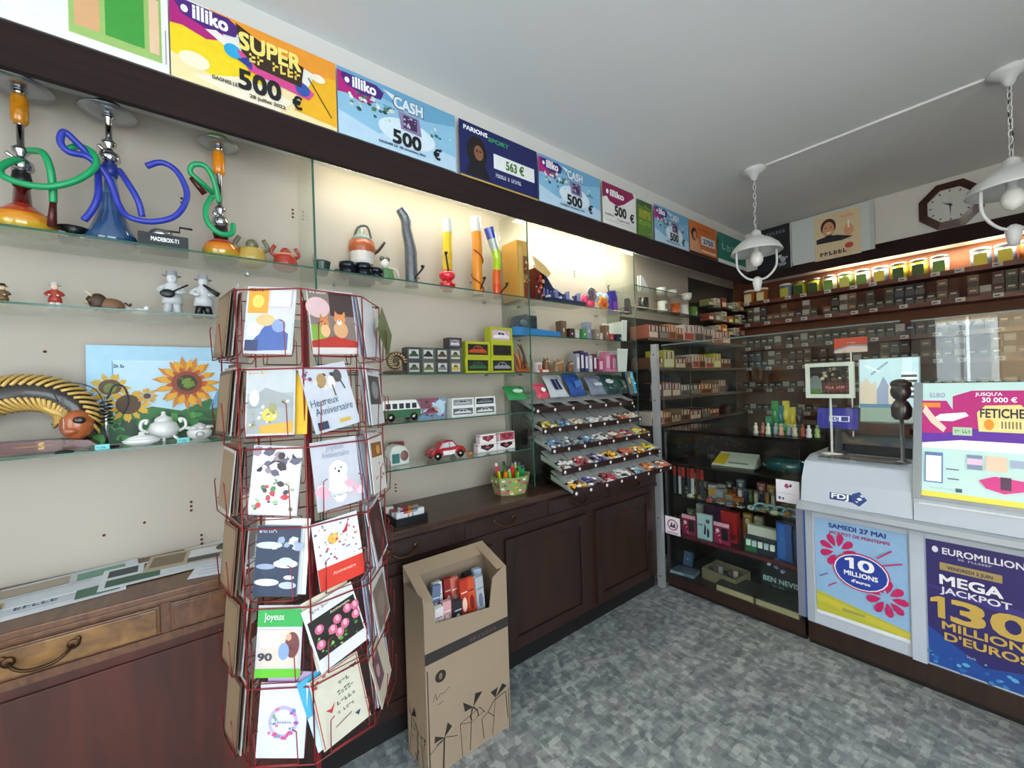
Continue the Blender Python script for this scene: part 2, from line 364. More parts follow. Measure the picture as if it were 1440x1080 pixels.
area('strip_glow_back', (1.85, 4.82, 2.49), (0, 0, 0), 1.9, .06, 24, (1, .80, .52))
# ============================================================ glass shelves and dividers
def gshelf(y0, y1, z, lab, d=.25, x0=.003):
    t = thing('glass_shelf', lab, 'shelf', (x0, y0, z), Q, 'glass shelves of the wall display')
    w = y1-y0; MB().box(0, -d+.006, -.006, w, 0, 0, SHELFG).build('pane', t)
    b = MB(); b.box(0, -d, -.006, w, -d+.003, 0, EDGE); b.build('polished_edge', t, label='dark green polished glass edge')
    for a in (.12*w, .88*w):
        MB().box(a-.005, -.03, -.012, a+.005, 0, -.0062, STEEL).build('shelf_clip', t)
gshelf(-1.3, .44, 2.01, 'top glass shelf at the left carrying the three hookahs')
gshelf(.452, 1.605, 2.01, 'top glass shelf carrying the grey bong and yellow bongs')
gshelf(1.617, 2.64, 2.01, 'top glass shelf carrying the yellow carton and the purple stand', .24)
gshelf(-1.3, .44, 1.785, 'glass shelf carrying the small musician figurines')
gshelf(-1.3, .44, 1.33, 'glass shelf carrying the sunflower picture')
gshelf(.452, 1.605, 1.565, 'glass shelf carrying the yellow boxed model cars')
gshelf(1.617, 2.64, 1.565, 'glass shelf carrying the pink trinkets above the candy rack', .24)
gshelf(.452, 1.605, 1.335, 'glass shelf carrying the green and white camper van')
gshelf(.452, 1.605, 1.118, 'glass shelf carrying the red beetle car')
gshelf(1.617, 2.64, 1.79, 'glass shelf carrying the blue tray packaging under the knight set', .24)
gshelf(2.68, 3.85, 2.067, 'glass shelf right of the candy rack carrying mugs', .22)
gshelf(2.68, 3.45, 2.22, 'highest small glass shelf carrying white china at the right end')
def gdiv(y, z0, z1, lab):
    t = thing('glass_divider', lab, 'glass panel', (.003, y, z0))
    MB().box(0, -.004, 0, .262, .004, z1-z0, SHELFG).build('pane', t)
    MB().box(.2625, -.004, 0, .265, .004, z1-z0, EDGE).build('polished_edge', t)
gdiv(.446, .892, 2.545, 'upright glass divider right of the smallest hookah')
gdiv(1.611, .892, 2.545, 'upright glass divider between the tall bongs and the yellow carton')
gdiv(2.66, 1.13, 2.545, 'upright glass divider behind the grey metal post')
# ============================================================ wooden counter along the left wall
def counter_unit(Y0, Y1, lab, top, frieze, body, plain):
    t = thing('wooden_counter', lab, 'counter', (0, Y0, 0), Q); L = Y1-Y0
    b = MB(); b.box(0, -.415, .868, L, -.002, .89, top); b.box(0, -.407, .852, L, -.002, .868, top); b.build('countertop', t, bevel=.004)
    b = MB(); b.box(0, -.36, 0, L, -.01, .1, M('#0c0807', .6)); b.build('plinth', t)
    b = MB(); b.box(0, -.385, .1, L, -.01, .73, body); b.box(0, -.396, .73, L, -.01, .852, frieze); b.box(0, -.403, .735, L, -.396, .757, frieze); b.build('carcass', t); return t
ta = counter_unit(YF, .3, 'mid-brown oak sideboard with a burl drawer at the far left under the hookahs', OAK, OAK, MAHOGV, True)
tb = counter_unit(.302, 2.66, 'long dark mahogany counter with panelled doors behind the card spinner', MAHOGT, MAHOG, MAHOGD, False)
def drawer(t, Y0, y0, y1, m, handle=True, fr=OAK):
    d = MB().box(0, 0, 0, y1-y0, .01, .075, m).box(-.008, .004, -.006, y1-y0+.008, .01, .081, fr).build('drawer', t, (y0-Y0, -.4075, .765), bevel=.003)
    if handle:
        c = (y1-y0)/2; h = MB(); BR = M('#4b3420', .35, .8)
        h.tube([(c-.06, -.002, .045), (c-.05, -.02, .035), (c-.03, -.027, .022), (c, -.03, .018), (c+.03, -.027, .022), (c+.05, -.02, .035), (c+.06, -.002, .045)], .0045, BR, smooth=3)
        for a in (-.06, .06): h.ell((c+a, -.004, .045), (.014, .004, .014), BR); h.ell((c+a*1.15, -.004, .055), (.007, .003, .009), BR)
        h.build('drawer_handle', d)
drawer(ta, YF, -1.2, -.72, BURL); drawer(ta, YF, -.55, -.075, BURL); drawer(ta, YF, -.035, .28, OAK, False)
for a, b_ in ((.5, .95), (1.05, 1.5), (1.6, 2.05), (2.15, 2.58)): drawer(tb, .302, a, b_, MAHOG, fr=MAHOG)
for y0, y1 in [(-1.5, -.6), (-.54, .27), (.4, 1.2), (1.28, 1.9), (1.98, 2.58)]:
    w = y1-y0; p = MB(); t, Y0 = (ta, YF) if y0 < .3 else (tb, .302)
    p.box(0, 0, 0, w, .01, .58, MAHOGV if y0 < .3 else MAHOGD)
    if y0 > .3:
        for a in (0, w-.06): p.box(a, -.012, 0, a+.06, 0, .58, MAHOG)
        p.box(.06, -.012, 0, w-.06, 0, .06, MAHOG); p.box(.06, -.012, .52, w-.06, 0, .58, MAHOG)
    p.build('door_panel', t, (y0-Y0, -.3955, .12), bevel=.002)
# ============================================================ posters above the fascia
MAG = '#b3187a'; PUR = '#4a1d78'; INK = '#16161a'
def illiko(x, z, s, asp):                 # magenta blob, purple pill, white script
    return [('p', [(x, z+.36*s), (x, z+.02*s), (x+.10*s*asp, z+.04*s), (x+.3*s*asp, z-.02*s), (x+.46*s*asp, z+.05*s), (x+.40*s*asp, z+.36*s)], MAG),
            ('p', [(x+.04*s*asp, z+.30*s), (x+.07*s*asp, z+.36*s), (x+.5*s*asp, z+.36*s), (x+.60*s*asp, z+.28*s), (x+.56*s*asp, z+.15*s), (x+.3*s*asp, z+.11*s), (x+.1*s*asp, z+.18*s)], PUR),
            ('e', x+.12*s*asp, z+.25*s, .03*s*asp, .045*s, '#ffffff'), ('t', x+.19*s*asp, z+.18*s, .17*s, 'illiko', .30*s*asp, '#ffffff')]
def wall_sheet(y0, y1, lab, ops, base='#ece9e4', z0=2.577, z1=2.86, tilt=0):
    b = MB(); b.box(0, -.0015, 0, y1-y0, 0, z1-z0, base); draw(b, y1-y0, z1-z0, ops, -.0016)
    o = b.build('poster', None, (.309 if not tilt else .29, y0, z0), Q); return tag(o, lab, 'poster')
pl = []
wall_sheet(-.62, -.004, 'white game poster with a green grid at the far left above the fascia',
    [('r', .62, .1, .97, .97, '#9cbf6a'), ('r', .63, .6, .73, .95, '#b6d98a'), ('r', .64, .2, .73, .55, '#d9a878'), ('r', .75, .2, .9, .78, '#3f9a3a'), ('r', .92, .18, .96, .82, '#e6c3a0'),
     ('d', .74, .82, .92, .95, 12, .02, ['#3a6a2a']), ('t', .78, .86, .1, '~LOTO', .14, '#b8682a'), ('t', .42, .62, .26, '\u20ac', .07, '#30303a'), ('t', .12, .6, .1, '~le 12 mars 2022', .2, '#8a8a90'), ('r', .985, .1, .988, .5, '#55608a')])
wall_sheet(.0, .536, 'yellow and orange SUPER 500 euro poster, brightest above the fascia',
    [('p', [(0, 0), (1, 0), (1, .5), (.6, .35), (.3, .3), (0, .55)], '#f3dfa8'), ('p', [(0, .3), (.3, .12), (.55, .3), (.3, .62), (0, .8)], '#f5d417'), ('p', [(.2, 1), (1, 1), (1, .62), (.75, .75), (.5, .68)], '#f09a2a'),
     ('p', [(.7, .1), (1, .05), (1, .75), (.85, .7)], '#f2b51d'), ('p', [(.1, .1), (.35, .0), (.6, .0), (.7, .2), (.4, .3)], '#f6ead0'), ('e', .12, .28, .08, .1, '#fbeecb')]+illiko(0, .62, 1.0, .62)+
    [('p', [(.18, .72), (.24, .76), (.38, .62), (.36, .52)], '#f1e6e2'), ('e', .33, .58, .05, .09, '#2aa5d8'), ('p', [(.35, .62), (.42, .4), (.8, .3), (.84, .42), (.7, .6)], '#d8478e'), ('e', .76, .42, .05, .09, '#3254a8'), ('p', [(.35, .5), (.44, .42), (.44, .6)], '#2c3f94'),
     ('p', [(.35, .96), (.38, .62), (.47, .48), (.75, .44), (.77, .74), (.5, .84)], '#35240f'), ('t', .37, .66, .22, 'SUPER', .38, '#f7e27a'), ('t', .42, .52, .12, '~CO GROS', .33, '#f0d060'), ('l', [(.8, .62), (.96, .16)], .014, '#3a2c20'),
     ('e', .87, .66, .05, .06, '#f6e9d2'), ('t', .36, .14, .25, '500', .25, INK), ('t', .69, .12, .17, '\u20ac', .06, INK), ('t', .21, .13, .045, 'GAGNES LE', .14, '#55503c'), ('t', .42, .05, .045, '28 juillet 2022', .22, '#55503c')])
def cash(dx=0, num='500'):
    return [('p', [(0, 0), (1, 0), (1, .25), (.6, .35), (.3, .2), (0, .35)], '#b9d6ea'), ('p', [(0, 1), (1, 1), (1, .8), (.7, .68), (.3, .8), (0, .7)], '#6aa5c8'), ('e', .55, .35, .25, .22, '#d8e8f2')]+illiko(0, .6, .95, .62)+[
        ('d', .08, .42, .42, .72, 34, .028, ['#e7efe9', '#4e7d68', '#d2e0d8', '#28493e', '#c2d6cc']), ('d', .75, .1, .97, .7, 7, .022, ['#2f6d5c', '#cfe4df']),
        ('t', .14, .66, .05, "~500 000 \u20ac a gagner", .3, '#2a4258'), ('p', [(.34, .93), (.46, .78), (.44, .9)], '#dfe9f2'), ('t', .43, .71, .2, 'CASH', .26, '#1d1f28'), ('t', .435, .72, .18, 'CASH', .25, '#dfe6ec'),
        ('p', [(.47, .68), (.65, .66), (.67, .38), (.49, .4)], '#8b7fa6'), ('r', .51, .43, .63, .64, '#3e2b4f'), ('d', .52, .44, .62, .63, 12, .016, ['#c7b6d8']), ('t', .42, .14, .22, num, .24, INK), ('t', .78, .1, .17, '\u20ac', .06, INK), ('t', .3, .07, .035, 'GAGNES LE  28 novembre 2022', .4, '#2a4258')]
wall_sheet(.542, 1.111, 'large pale blue CASH 500 euro poster right of the yellow one', cash(), '#8fc0dd')
face = [('e', .2, .5, .12, .3, '#1a1210'), ('e', .22, .5, .055, .14, '#8a5a3c'), ('p', [(.06, .05), (.36, .05), (.3, .28), (.12, .28)], '#14141c'), ('e', .2, .53, .012, .02, INK), ('e', .24, .53, .012, .02, INK)]
wall_sheet(1.135, 1.668, 'navy blue betting poster with a dark-haired portrait and 563 euros', face+[('t', .05, .85, .08, 'PARIONS', .28, '#ffffff'), ('t', .34, .8, .08, 'SPORT', .26, '#3aa060'), ('r', .4, .32, .95, .6, '#eef0ee'), ('t', .56, .38, .17, '563 \u20ac', .24, '#4c7a24'), ('t', .42, .16, .08, '~GAGNES A CONDOM', .34, '#e4e8f4'), ('r', 0, -.02, 1, 0.01, '#c9a64c')], '#171f5c')
wall_sheet(1.68, 2.237, 'pale blue CASH 500 euro poster right of the navy betting poster', cash(), '#84b9da')
wall_sheet(2.262, 2.645, 'white 500 euro poster with a magenta torn corner', [('p', [(0, 1), (0, .62), (.12, .68), (.2, .58), (.42, .52), (.62, .62), (.95, .9), (.9, 1)], '#8f1550'), ('e', .14, .8, .035, .06, '#ffffff'), ('t', .22, .72, .16, 'illiko', .4, '#ffffff'), ('t', .34, .28, .24, '500', .34, INK), ('t', .8, .24, .2, '\u20ac', .12, INK), ('t', .06, .22, .05, 'GAGNES LE', .25, '#77777c'), ('t', .4, .16, .05, '21 janvier 2023', .38, '#77777c'), ('l', [(.05, .1), (.95, .1)], .008, '#a0a0a4')], '#e4e2dd')
wall_sheet(2.66, 2.85, 'narrow olive green notice between two 500 euro posters', [('r', 0, .86, 1, 1, '#42562c'), ('r', .1, .5, .9, .75, '#9a9a30'), ('r', .1, .3, .9, .45, '#6f9a3a'), ('d', .1, .1, .9, .9, 14, .02, ['#c9d08a', '#2e4420'])], '#5f7f34', z1=2.84)
wall_sheet(2.885, 3.395, 'smallest pale blue CASH 500 euro poster, nearest the back corner', cash(), '#7fb0d2')
wall_sheet(3.41, 3.9, 'orange poster with a portrait and a white number box', [('p', [(0, 0), (.42, 0), (.3, .5), (0, .6)], '#d99a78')]+[('e', .16, .6, .1, .2, '#2c1a14'), ('e', .18, .56, .06, .13, '#c98a68'), ('r', .4, .35, .92, .62, '#e2e6ea'), ('t', .48, .4, .15, '2750', .36, '#35547c'), ('r', .4, .12, .95, .2, '#f0cdb0'), ('r', 0, 0, 1, .06, '#3a1c18'), ('t', .3, .78, .1, '~amigo', .4, '#7a3a14')], '#cf6f2c')
wall_sheet(3.92, 4.52, 'teal poster at the back corner end of the row', [('t', .12, .45, .22, '~VIVE', .7, '#9bc8c0'), ('r', 0, 0, 1, .12, '#dfe3e0'), ('d', .1, .5, .9, .9, 12, .02, ['#4fa090'])], '#1f7468')
def back_sheet(x0, x1, lab, ops, base, z0=2.53, z1=2.93, y=4.57, name='poster', cat='poster'):
    b = MB(); b.box(0, -.002, 0, x1-x0, 0, z1-z0, base); draw(b, x1-x0, z1-z0, ops, -.0021, step=.0005); return tag(b.build(name, None, (x0, y, z0)), lab, cat)
back_sheet(.40, .70, 'near-black poster behind the far white lantern', [('r', .97, 0, 1, 1, '#c9ccd0'), ('t', .1, .82, .08, '~MACALLAN', .75, '#7a808c'), ('d', .62, .1, .9, .35, 7, .03, ['#8d939c', '#c9ccd2']), ('e', .76, .22, .08, .06, '#a9adb6')], '#12131c', z0=2.53, z1=2.955)
b = MB(); b.box(0, -.004, 0, .6, 0, .41, FROST); b.box(.57, -.006, 0, .6, 0, .41, '#b9c2c2'); tag(b.build('frosted_panel', None, (.705, 4.574, 2.54)), 'pale frosted panel pinned behind the retro poster', 'panel')
back_sheet(.885, 1.215, 'cream retro advert with a smiling man in a bow tie', [('e', .32, .72, .17, .18, '#3a2018'), ('e', .32, .66, .13, .17, '#d79a74'), ('e', .26, .7, .02, .012, '#2a1a14'), ('e', .38, .7, .02, .012, '#2a1a14'), ('p', [(.26, .6), (.4, .6), (.33, .56)], '#f6ece0'), ('p', [(.05, .38), (.05, .48), (.3, .52), (.5, .5), (.85, .4), (.6, .36)], '#1d1a22'), ('p', [(.26, .47), (.4, .47), (.4, .53), (.26, .53)], '#0e0c12'), ('e', .76, .56, .1, .13, '#d79a74'), ('r', .74, .6, .78, .76, '#f6efe2'), ('r', .6, .84, .85, .9, '#e2a888'),
    ('e', .76, .22, .09, .06, '#c8402c'), ('t', .12, .08, .09, '~HAVANE', .6, '#3a2418')], '#dcc9a4', y=4.567)
# clock
t = thing('wall_clock', 'octagonal dark wooden wall clock on the back wall', 'clock', (1.742, 4.6, 2.755))
def ngon(r, n=8, off=0): return [(r*math.cos(2*PI*(i+off)/n), r*math.sin(2*PI*(i+off)/n)) for i in range(n)]
b = MB(); o1, i1 = ngon(.185, 8, .5), ngon(.132, 8, .5)
for i in range(8):
    j = (i+1) % 8; v = [(o1[i][0], -.02, o1[i][1]), (o1[j][0], -.02, o1[j][1]), (i1[j][0], -.032, i1[j][1]), (i1[i][0], -.032, i1[i][1])]
    w = [(x, 0, z) for x, y, z in v]; b.add(v+w, [(3, 2, 1, 0), (0, 1, 5, 4), (2, 3, 7, 6)], wood('clock_wood', '#2c120d', '#4a2016', .35) if i == 0 else b.mats[0])
b.build('frame', t)
b = MB(); b.prism(ngon(.134, 8, .5), -.012, -.002, '#c9cac6')
for h in range(12):
    a = PI/2-h*PI/6; c, s_ = math.cos(a), math.sin(a); b.flat([(.1*c-.004*s_, .1*s_+.004*c), (.1*c+.004*s_, .1*s_-.004*c), (.115*c+.004*s_, .115*s_-.004*c), (.115*c-.004*s_, .115*s_+.004*c)], -.0125, '#3a3230')
b.build('dial', t)
for nm, a, l, wd in (('hour_hand', 146, .062, .007), ('minute_hand', 270, .085, .005)):
    a = R(a); c, s_ = math.cos(a), math.sin(a); q = [(-.012*c-wd*s_, -.012*s_+wd*c), (-.012*c+wd*s_, -.012*s_-wd*c), (l*c, l*s_)]
    MB().prism(q[::-1], -.016 if l > .07 else -.014, -.0135, BLACK).build(nm, t)
# ------------------------------------------------------------ pendant lanterns and conduit
LW_ = M('#dcdedd', .35, 0, .02)
def lantern(x, y, lab):
    t = thing('pendant_lantern', lab, 'lamp', (x, y, CH), R(39))
    MB().lathe([(.02, 0), (.075, -.002), (.078, -.014), (.06, -.03), (.03, -.042), (.018, -.075), (.008, -.085)], LW_).build('ceiling_rose', t)
    b = MB(); n = 11
    for i in range(n):
        z = -.095-.0315*i; pts = [(.009*math.cos(a)*(1 if i % 2 else 0), .009*math.cos(a)*(0 if i % 2 else 1), z+.021*math.sin(a)) for a in [2*PI*k/12 for k in range(12)]]
        b.tube(pts, .0026, LW_, 5, True)
    b.tube([(.005, 0, -.08), (-.005, .004, -.2), (.006, -.004, -.32), (0, 0, -.43)], .0022, BLACK, 5, smooth=3); b.build('chain', t)
    MB().lathe([(.012, -.43), (.03, -.445), (.035, -.47), (.06, -.488), (.10, -.51), (.138, -.545), (.158, -.58), (.162, -.59), (.158, -.593), (.13, -.56), (.09, -.525), (.03, -.50)], LW_, n=32).build('hood', t)
    b = MB()
    for a in (0, PI):
        P = [(.128, -.575), (.128, -.66), (.12, -.70), (.09, -.745), (.05, -.775), (.0, -.785)]
        b.tube([(r*math.cos(a), r*math.sin(a), z) for r, z in P], .0075, LW_, 8, smooth=4)
    b.lathe([(.01, -.76), (.028, -.775), (.03, -.80), (.024, -.83), (.02, -.86), (.006, -.865)], LW_); b.build('cage', t)
    MB().lathe([(.02, -.52), (.022, -.56), (.02, -.58), (.034, -.60), (.042, -.63), (.04, -.655), (.026, -.68), (.004, -.69)], ['#d8d8d6']*3+[M('#f4f4f0', .25)]).build('bulb', t)
lantern(.905, 3.2, 'white lantern pendant hanging in front of the black poster'); lantern(2.06, 3.205, 'nearer white lantern pendant cut by the right edge of the photo')
tag(MB().box(-.0, -.006, -.012, 1.0, .006, 0, WHITE).build('cable_conduit', None, (.983, 3.2, CH-.0005)), 'thin white cable conduit on the ceiling between the lanterns', 'conduit')
# ============================================================ things on the glass shelves, left bay
SA, SB, SC_, SD, SE, SF = 2.0102, 1.7852, 1.3302, 1.5652, 1.3352, 1.1182; SG = 1.7902
def hof(px, py, x, z): return onX(px, py, x).z-z
GREEN = M('#149a5c', .35); BLUE = M('#2c3aa8', .35); AMBER = M('#c07a14', .12, 0, .3, 0, 60, .5)
def hookah(px, top, x, lab, base, bmats, stem, hose, hm, grip=None, bowl='#6f9a4a', tray=.055, collar='#141214'):
    y = ly(px, x, SA); H = hof(px, top, x, SA); t = thing('hookah', lab, 'hookah', (x, y, SA), Q)
    k = 1.22 if px > 300 else 1.0; base = [(a*k, c*(1.22 if 100 < px < 300 else 1.3 if px > 300 else 1.1)) for a, c in base]; tray *= 1.28
    MB().lathe(base, bmats, n=28).build('glass_base', t); zb = base[-1][1]
    b = MB(); b.lathe([(base[-1][0]*1.1, zb), (base[-1][0]*1.3, zb+.02), (base[-1][0]*1.1, zb+.045)], collar)
    b.build('collar', t)
    b = MB(); z0 = zb+.045; zt = H-.03
    pr = [(base[-1][0]*1.05, z0), (.03, z0+.015), (.026, z0+.035), (.012, z0+.045), (.012, z0+.055), (.02, z0+.065), (.02, z0+.075), (.009, z0+.085), (.009, zt-.02), (.018, zt-.012), (.009, zt)]
    b.lathe(pr, CHROME); b.tube([(.0, -.01, z0+.03), (-.025, -.03, z0+.045)], .006, CHROME); b.build('metal_stem', t)
    if stem:
        MB().lathe([(.015, zt-.115), (.02, zt-.105), (.0205, zt-.035), (.015, zt-.022)], stem).build('coloured_sleeve', t)
    MB().lathe([(.006, zt-.004), (tray*.5, zt-.006), (tray, zt+.0), (tray*1.02, zt+.004), (tray*.9, zt+.005), (.02, zt+.002)], STEEL, n=28).build('ash_tray', t)
    MB().lathe([(.02, zt+.005), (.024, zt+.014), (.034, zt+.022), (.038, zt+.03), (.03, zt+.03), (.024, zt+.022)], M(bowl, .3)).build('clay_bowl', t)
    for pts in hose:
        b = MB(); W_ = []
        for i, (qx, qy, dx) in enumerate(pts):
            p = onX(qx, qy, dx); W_.append((p.y-y, -(p.x-x), max(p.z-SA, .012)))
        b.tube(W_, .0095, hm, 10, smooth=7); b.build('hose', t)
    if grip:
        g = [onX(*q) for q in grip]; MB().tube([(p.y-y, -(p.x-x), max(p.z-SA, .012)) for p in g], .009, M('#4a1410', .3), taper=(.8, 1.3)).build('hose_grip', t)
    return t
hookah(33, 112, .137, 'tallest amber hookah at the far left with a green hose', [(.05, .0), (.072, .008), (.078, .03), (.066, .055), (.04, .075), (.022, .09), (.018, .14)],
    [M('#7a8a20', .1, coat=1), M('#c8a020', .1, coat=1), M('#d88a18', .1, coat=1), M('#c04414', .1, coat=1), M('#a01a10', .1, coat=1), M('#5a0e0c', .1, coat=1)], AMBER,
    [[(40, 232, .13), (20, 226, .17), (0, 238, .2), (12, 252, .22), (60, 263, .23), (105, 255, .23), (134, 235, .22), (130, 215, .2), (110, 206, .18), (92, 212, .17)], [(42, 212, .15), (60, 215, .2), (70, 235, .22), (74, 262, .21), (75, 285, .2)]], GREEN, [(75, 280, .2), (73, 319, .2)], '#5a7a3a', .06)
hookah(158, 150, .135, 'blue hookah with a tall cone base and blue hose', [(.052, .0), (.066, .006), (.07, .02), (.05, .06), (.034, .1), (.024, .15), (.017, .2)],
    [M('#1c2e4c', .08, coat=1), M('#27476e', .08, coat=1), M('#2c4c74', .08, coat=1), M('#2e4c78', .08, coat=1), M('#3a5a86', .08, coat=1), M('#5a7aa4', .08, coat=1)], None,
    [[(140, 240, .15), (128, 222, .19), (105, 198, .21), (90, 186, .22), (85, 200, .22), (97, 214, .22), (125, 222, .21), (152, 250, .2), (168, 290, .2), (183, 306, .22), (215, 312, .23), (248, 303, .23), (263, 275, .22), (250, 243, .21), (228, 229, .2), (206, 234, .2)],
     [(168, 240, .15), (180, 258, .2), (194, 282, .21), (200, 305, .2)], [(138, 245, .17), (138, 275, .2), (130, 295, .2), (118, 310, .2)]], BLUE, None, '#15131a', .058, M('#24388a', .3))
hookah(312, 196, .12, 'smallest hookah with an orange and green ball base', [(.03, .0), (.045, .01), (.052, .03), (.046, .052), (.03, .066), (.017, .074)],
    [M('#3c6a20', .1, coat=1), M('#b8982a', .1, coat=1), M('#d07a1a', .1, coat=1), M('#b03216', .1, coat=1), M('#8a1a12', .1, coat=1)], M('#e0861a', .12, coat=.5),
    [[(300, 272, .15), (284, 258, .18), (268, 243, .19), (272, 232, .2), (288, 234, .2), (300, 252, .19), (308, 285, .17)], [(298, 277, .17), (290, 292, .19), (292, 312, .2), (308, 328, .2), (325, 329, .19), (328, 316, .17)]], GREEN, [(268, 250, .19), (288, 273, .18)], '#7aa84a', .052)
# accessories between the hookahs
y = ly(104, .14, SA); t = thing('metal_stand', 'small black metal holder between the amber and blue hookahs', 'holder', (.14, y, SA), Q)
b = MB(); b.box(-.022, -.02, 0, .022, .02, .006, BLACK); b.lathe([(.008, .006), (.01, .02), (.026, .032), (.02, .032)], BLACK); b.build('cup', t)
b = MB()
for a in (-1, 1): b.tube([(0, 0, .025), (a*.025, 0, .03), (a*.034, -.01, .048)], .004, BLACK, smooth=3)
b.build('prongs', t); scaled(t, 1.5)
y0 = ly(196, .16, SA); y1 = ly(265, .16, SA); t = thing('gadget_box', 'low black box with white lettering under the smallest hookah hose', 'box', (.16, y0, SA), Q)
b = MB(); w = y1-y0; b.box(0, -.06, 0, w, .04, .05, '#15171a'); b.text('MADEBOX-T1', .25*w, .024, .014, -.0605, '#e8e8e8', .02, .55*w); b.build('carton', t)
t = thing('spice_grinder', 'small silver grinder with a crank on the black lettered box', 'grinder', (.16, y0+.06, SA+.0505), Q)
MB().lathe([(.022, 0), (.022, .012), (.018, .018), (.006, .02)], STEEL).build('body', t); b = MB(); b.tube([(0, 0, .02), (.035, 0, .022), (.035, 0, .034), (.06, 0, .034)], .0025, BLACK); b.build('crank', t); scaled(t, 1.5)
def pot(px, lab, c, r, h, x=.13, lid=None, name='ceramic_pot', cat='pot', deco=None, z=SA, shape=None):
    y = ly(px, x, z); t = thing(name, lab, cat, (x, y, z), Q)
    MB().lathe(shape or [(r*.6, 0), (r*.95, h*.2), (r, h*.5), (r*.85, h*.85), (r*.9, h), (r*.75, h), (r*.7, h*.9)], c).build('body', t)
    if lid: MB().lathe([(r*.88, h), (r*.8, h*1.12), (r*.4, h*1.28), (r*.15, h*1.32), (r*.2, h*1.45), (.002, h*1.5)], lid).build('lid', t)
    if deco: deco(t, r, h)
    if px < 420: scaled(t, 2.0)
    if 500 < px < 600: scaled(t, 1.6)
    return t
def horns(c):
    def f(t, r, h):
        b = MB()
        for a in (-1, 1): b.tube([(a*r*.6, 0, h*.9), (a*r*1.1, 0, h*1.2), (a*r*.8, 0, h*1.7)], r*.16, c, smooth=3)
        b.ell((0, -r*.2, h*1.25), (r*.45, r*.4, h*.35), c); b.build('figure', t)
    return f
pot(355, 'yellow ceramic jar with a little dark figure on top', M('#b89a4a', .25), .026, .034, deco=horns(M('#6a6a50', .3)))
pot(402, 'small red lidded ceramic jar right of the yellow jar', M('#a8382a', .25), .024, .03, lid=M('#c08a6a', .3), deco=horns(M('#a04030', .3)))
pot(453, 'dark green tapered ceramic pot beside the glass divider', M('#26403a', .2), .034, .062, shape=[(.022, 0), (.03, .02), (.036, .055), (.038, .062), (.034, .062), (.02, .03)])
pot(480, 'terracotta brown bowl right of the dark green pot', M('#8a5236', .4), .034, .045, x=.1)
for i, (px, s) in enumerate([(488, 1.5), (510, 1.6), (527, 1.3)]):
    y = ly(px, .17, SA); t = thing('herb_grinder', ['black metal herb grinder next to the brown bowl', 'middle black herb grinder in front of the orange teapot', 'black herb grinder beside the green jar'][i], 'grinder', (.19, y, SA), Q)
    MB().lathe([(.026*s, 0), (.026*s, .018*s), (.024*s, .02*s), (.024*s, .022*s)], M('#22242a', .25, .7)).build('lower_half', t)
    MB().lathe([(.024*s, .0222*s), (.026*s, .024*s), (.026*s, .038*s), (.02*s, .04*s)], M('#30343a', .25, .8)).build('grinder_lid', t)
def spout(t, r, h):
    b = MB(); b.tube([(r*.8, 0, h*.6), (r*1.4, 0, h*.8), (r*2.0, 0, h*1.15)], r*.16, M('#3a2a22', .3), smooth=3, taper=(1, .7)); b.build('spout', t)
    b = MB(); b.tube([(-r*.7, 0, h), (-r*.3, 0, h*1.5), (r*.5, 0, h*1.6), (r*.8, 0, h*1.2)], r*.1, M('#52564e', .3), smooth=3); b.build('handle', t)
pot(510, 'orange and white pipe pot raised behind the black grinders', [M('#dcd8d0', .3), M('#d8cfc4', .3), M('#b05a36', .3), M('#b05a36', .3)], .036, .085, x=.07, lid=M('#8a9a90', .3), deco=spout, name='pipe_pot', z=SA+.07, shape=[(.03, 0), (.034, .03), (.036, .05), (.04, .062), (.036, .085), (.03, .085)])
y_p = ly(510, .07, SA); tag(MB().box(-.05, -.035, 0, .05, .05, .0695, '#2a2c30').box(-.04, -.0355, .012, .04, -.035, .05, '#3c4044').build('black_box', None, (.07, y_p, SA), Q), 'black carton under the orange and white pipe pot', 'box')
def clown(t, r, h):
    b = MB(); b.ell((0, 0, h*1.5), (r*.5, r*.5, r*.55), M('#e2dcd6', .3)); b.ell((-r*.3, 0, h*1.85), (r*.3, r*.3, r*.3), M('#55594a', .3)); b.ell((r*.3, 0, h*1.85), (r*.3, r*.3, r*.3), M('#55594a', .3))
    b.tube([(r*.3, -.2*r, h*1.2), (r*1.2, -.3*r, h*1.1), (r*1.5, -.3*r, h*.5)], r*.16, M('#c8beb0', .3), smooth=3); b.build('figure', t)
pot(542, 'green ceramic jar with a white-faced figure leaning on it', M('#5a8a52', .25), .027, .04, x=.14, deco=clown)
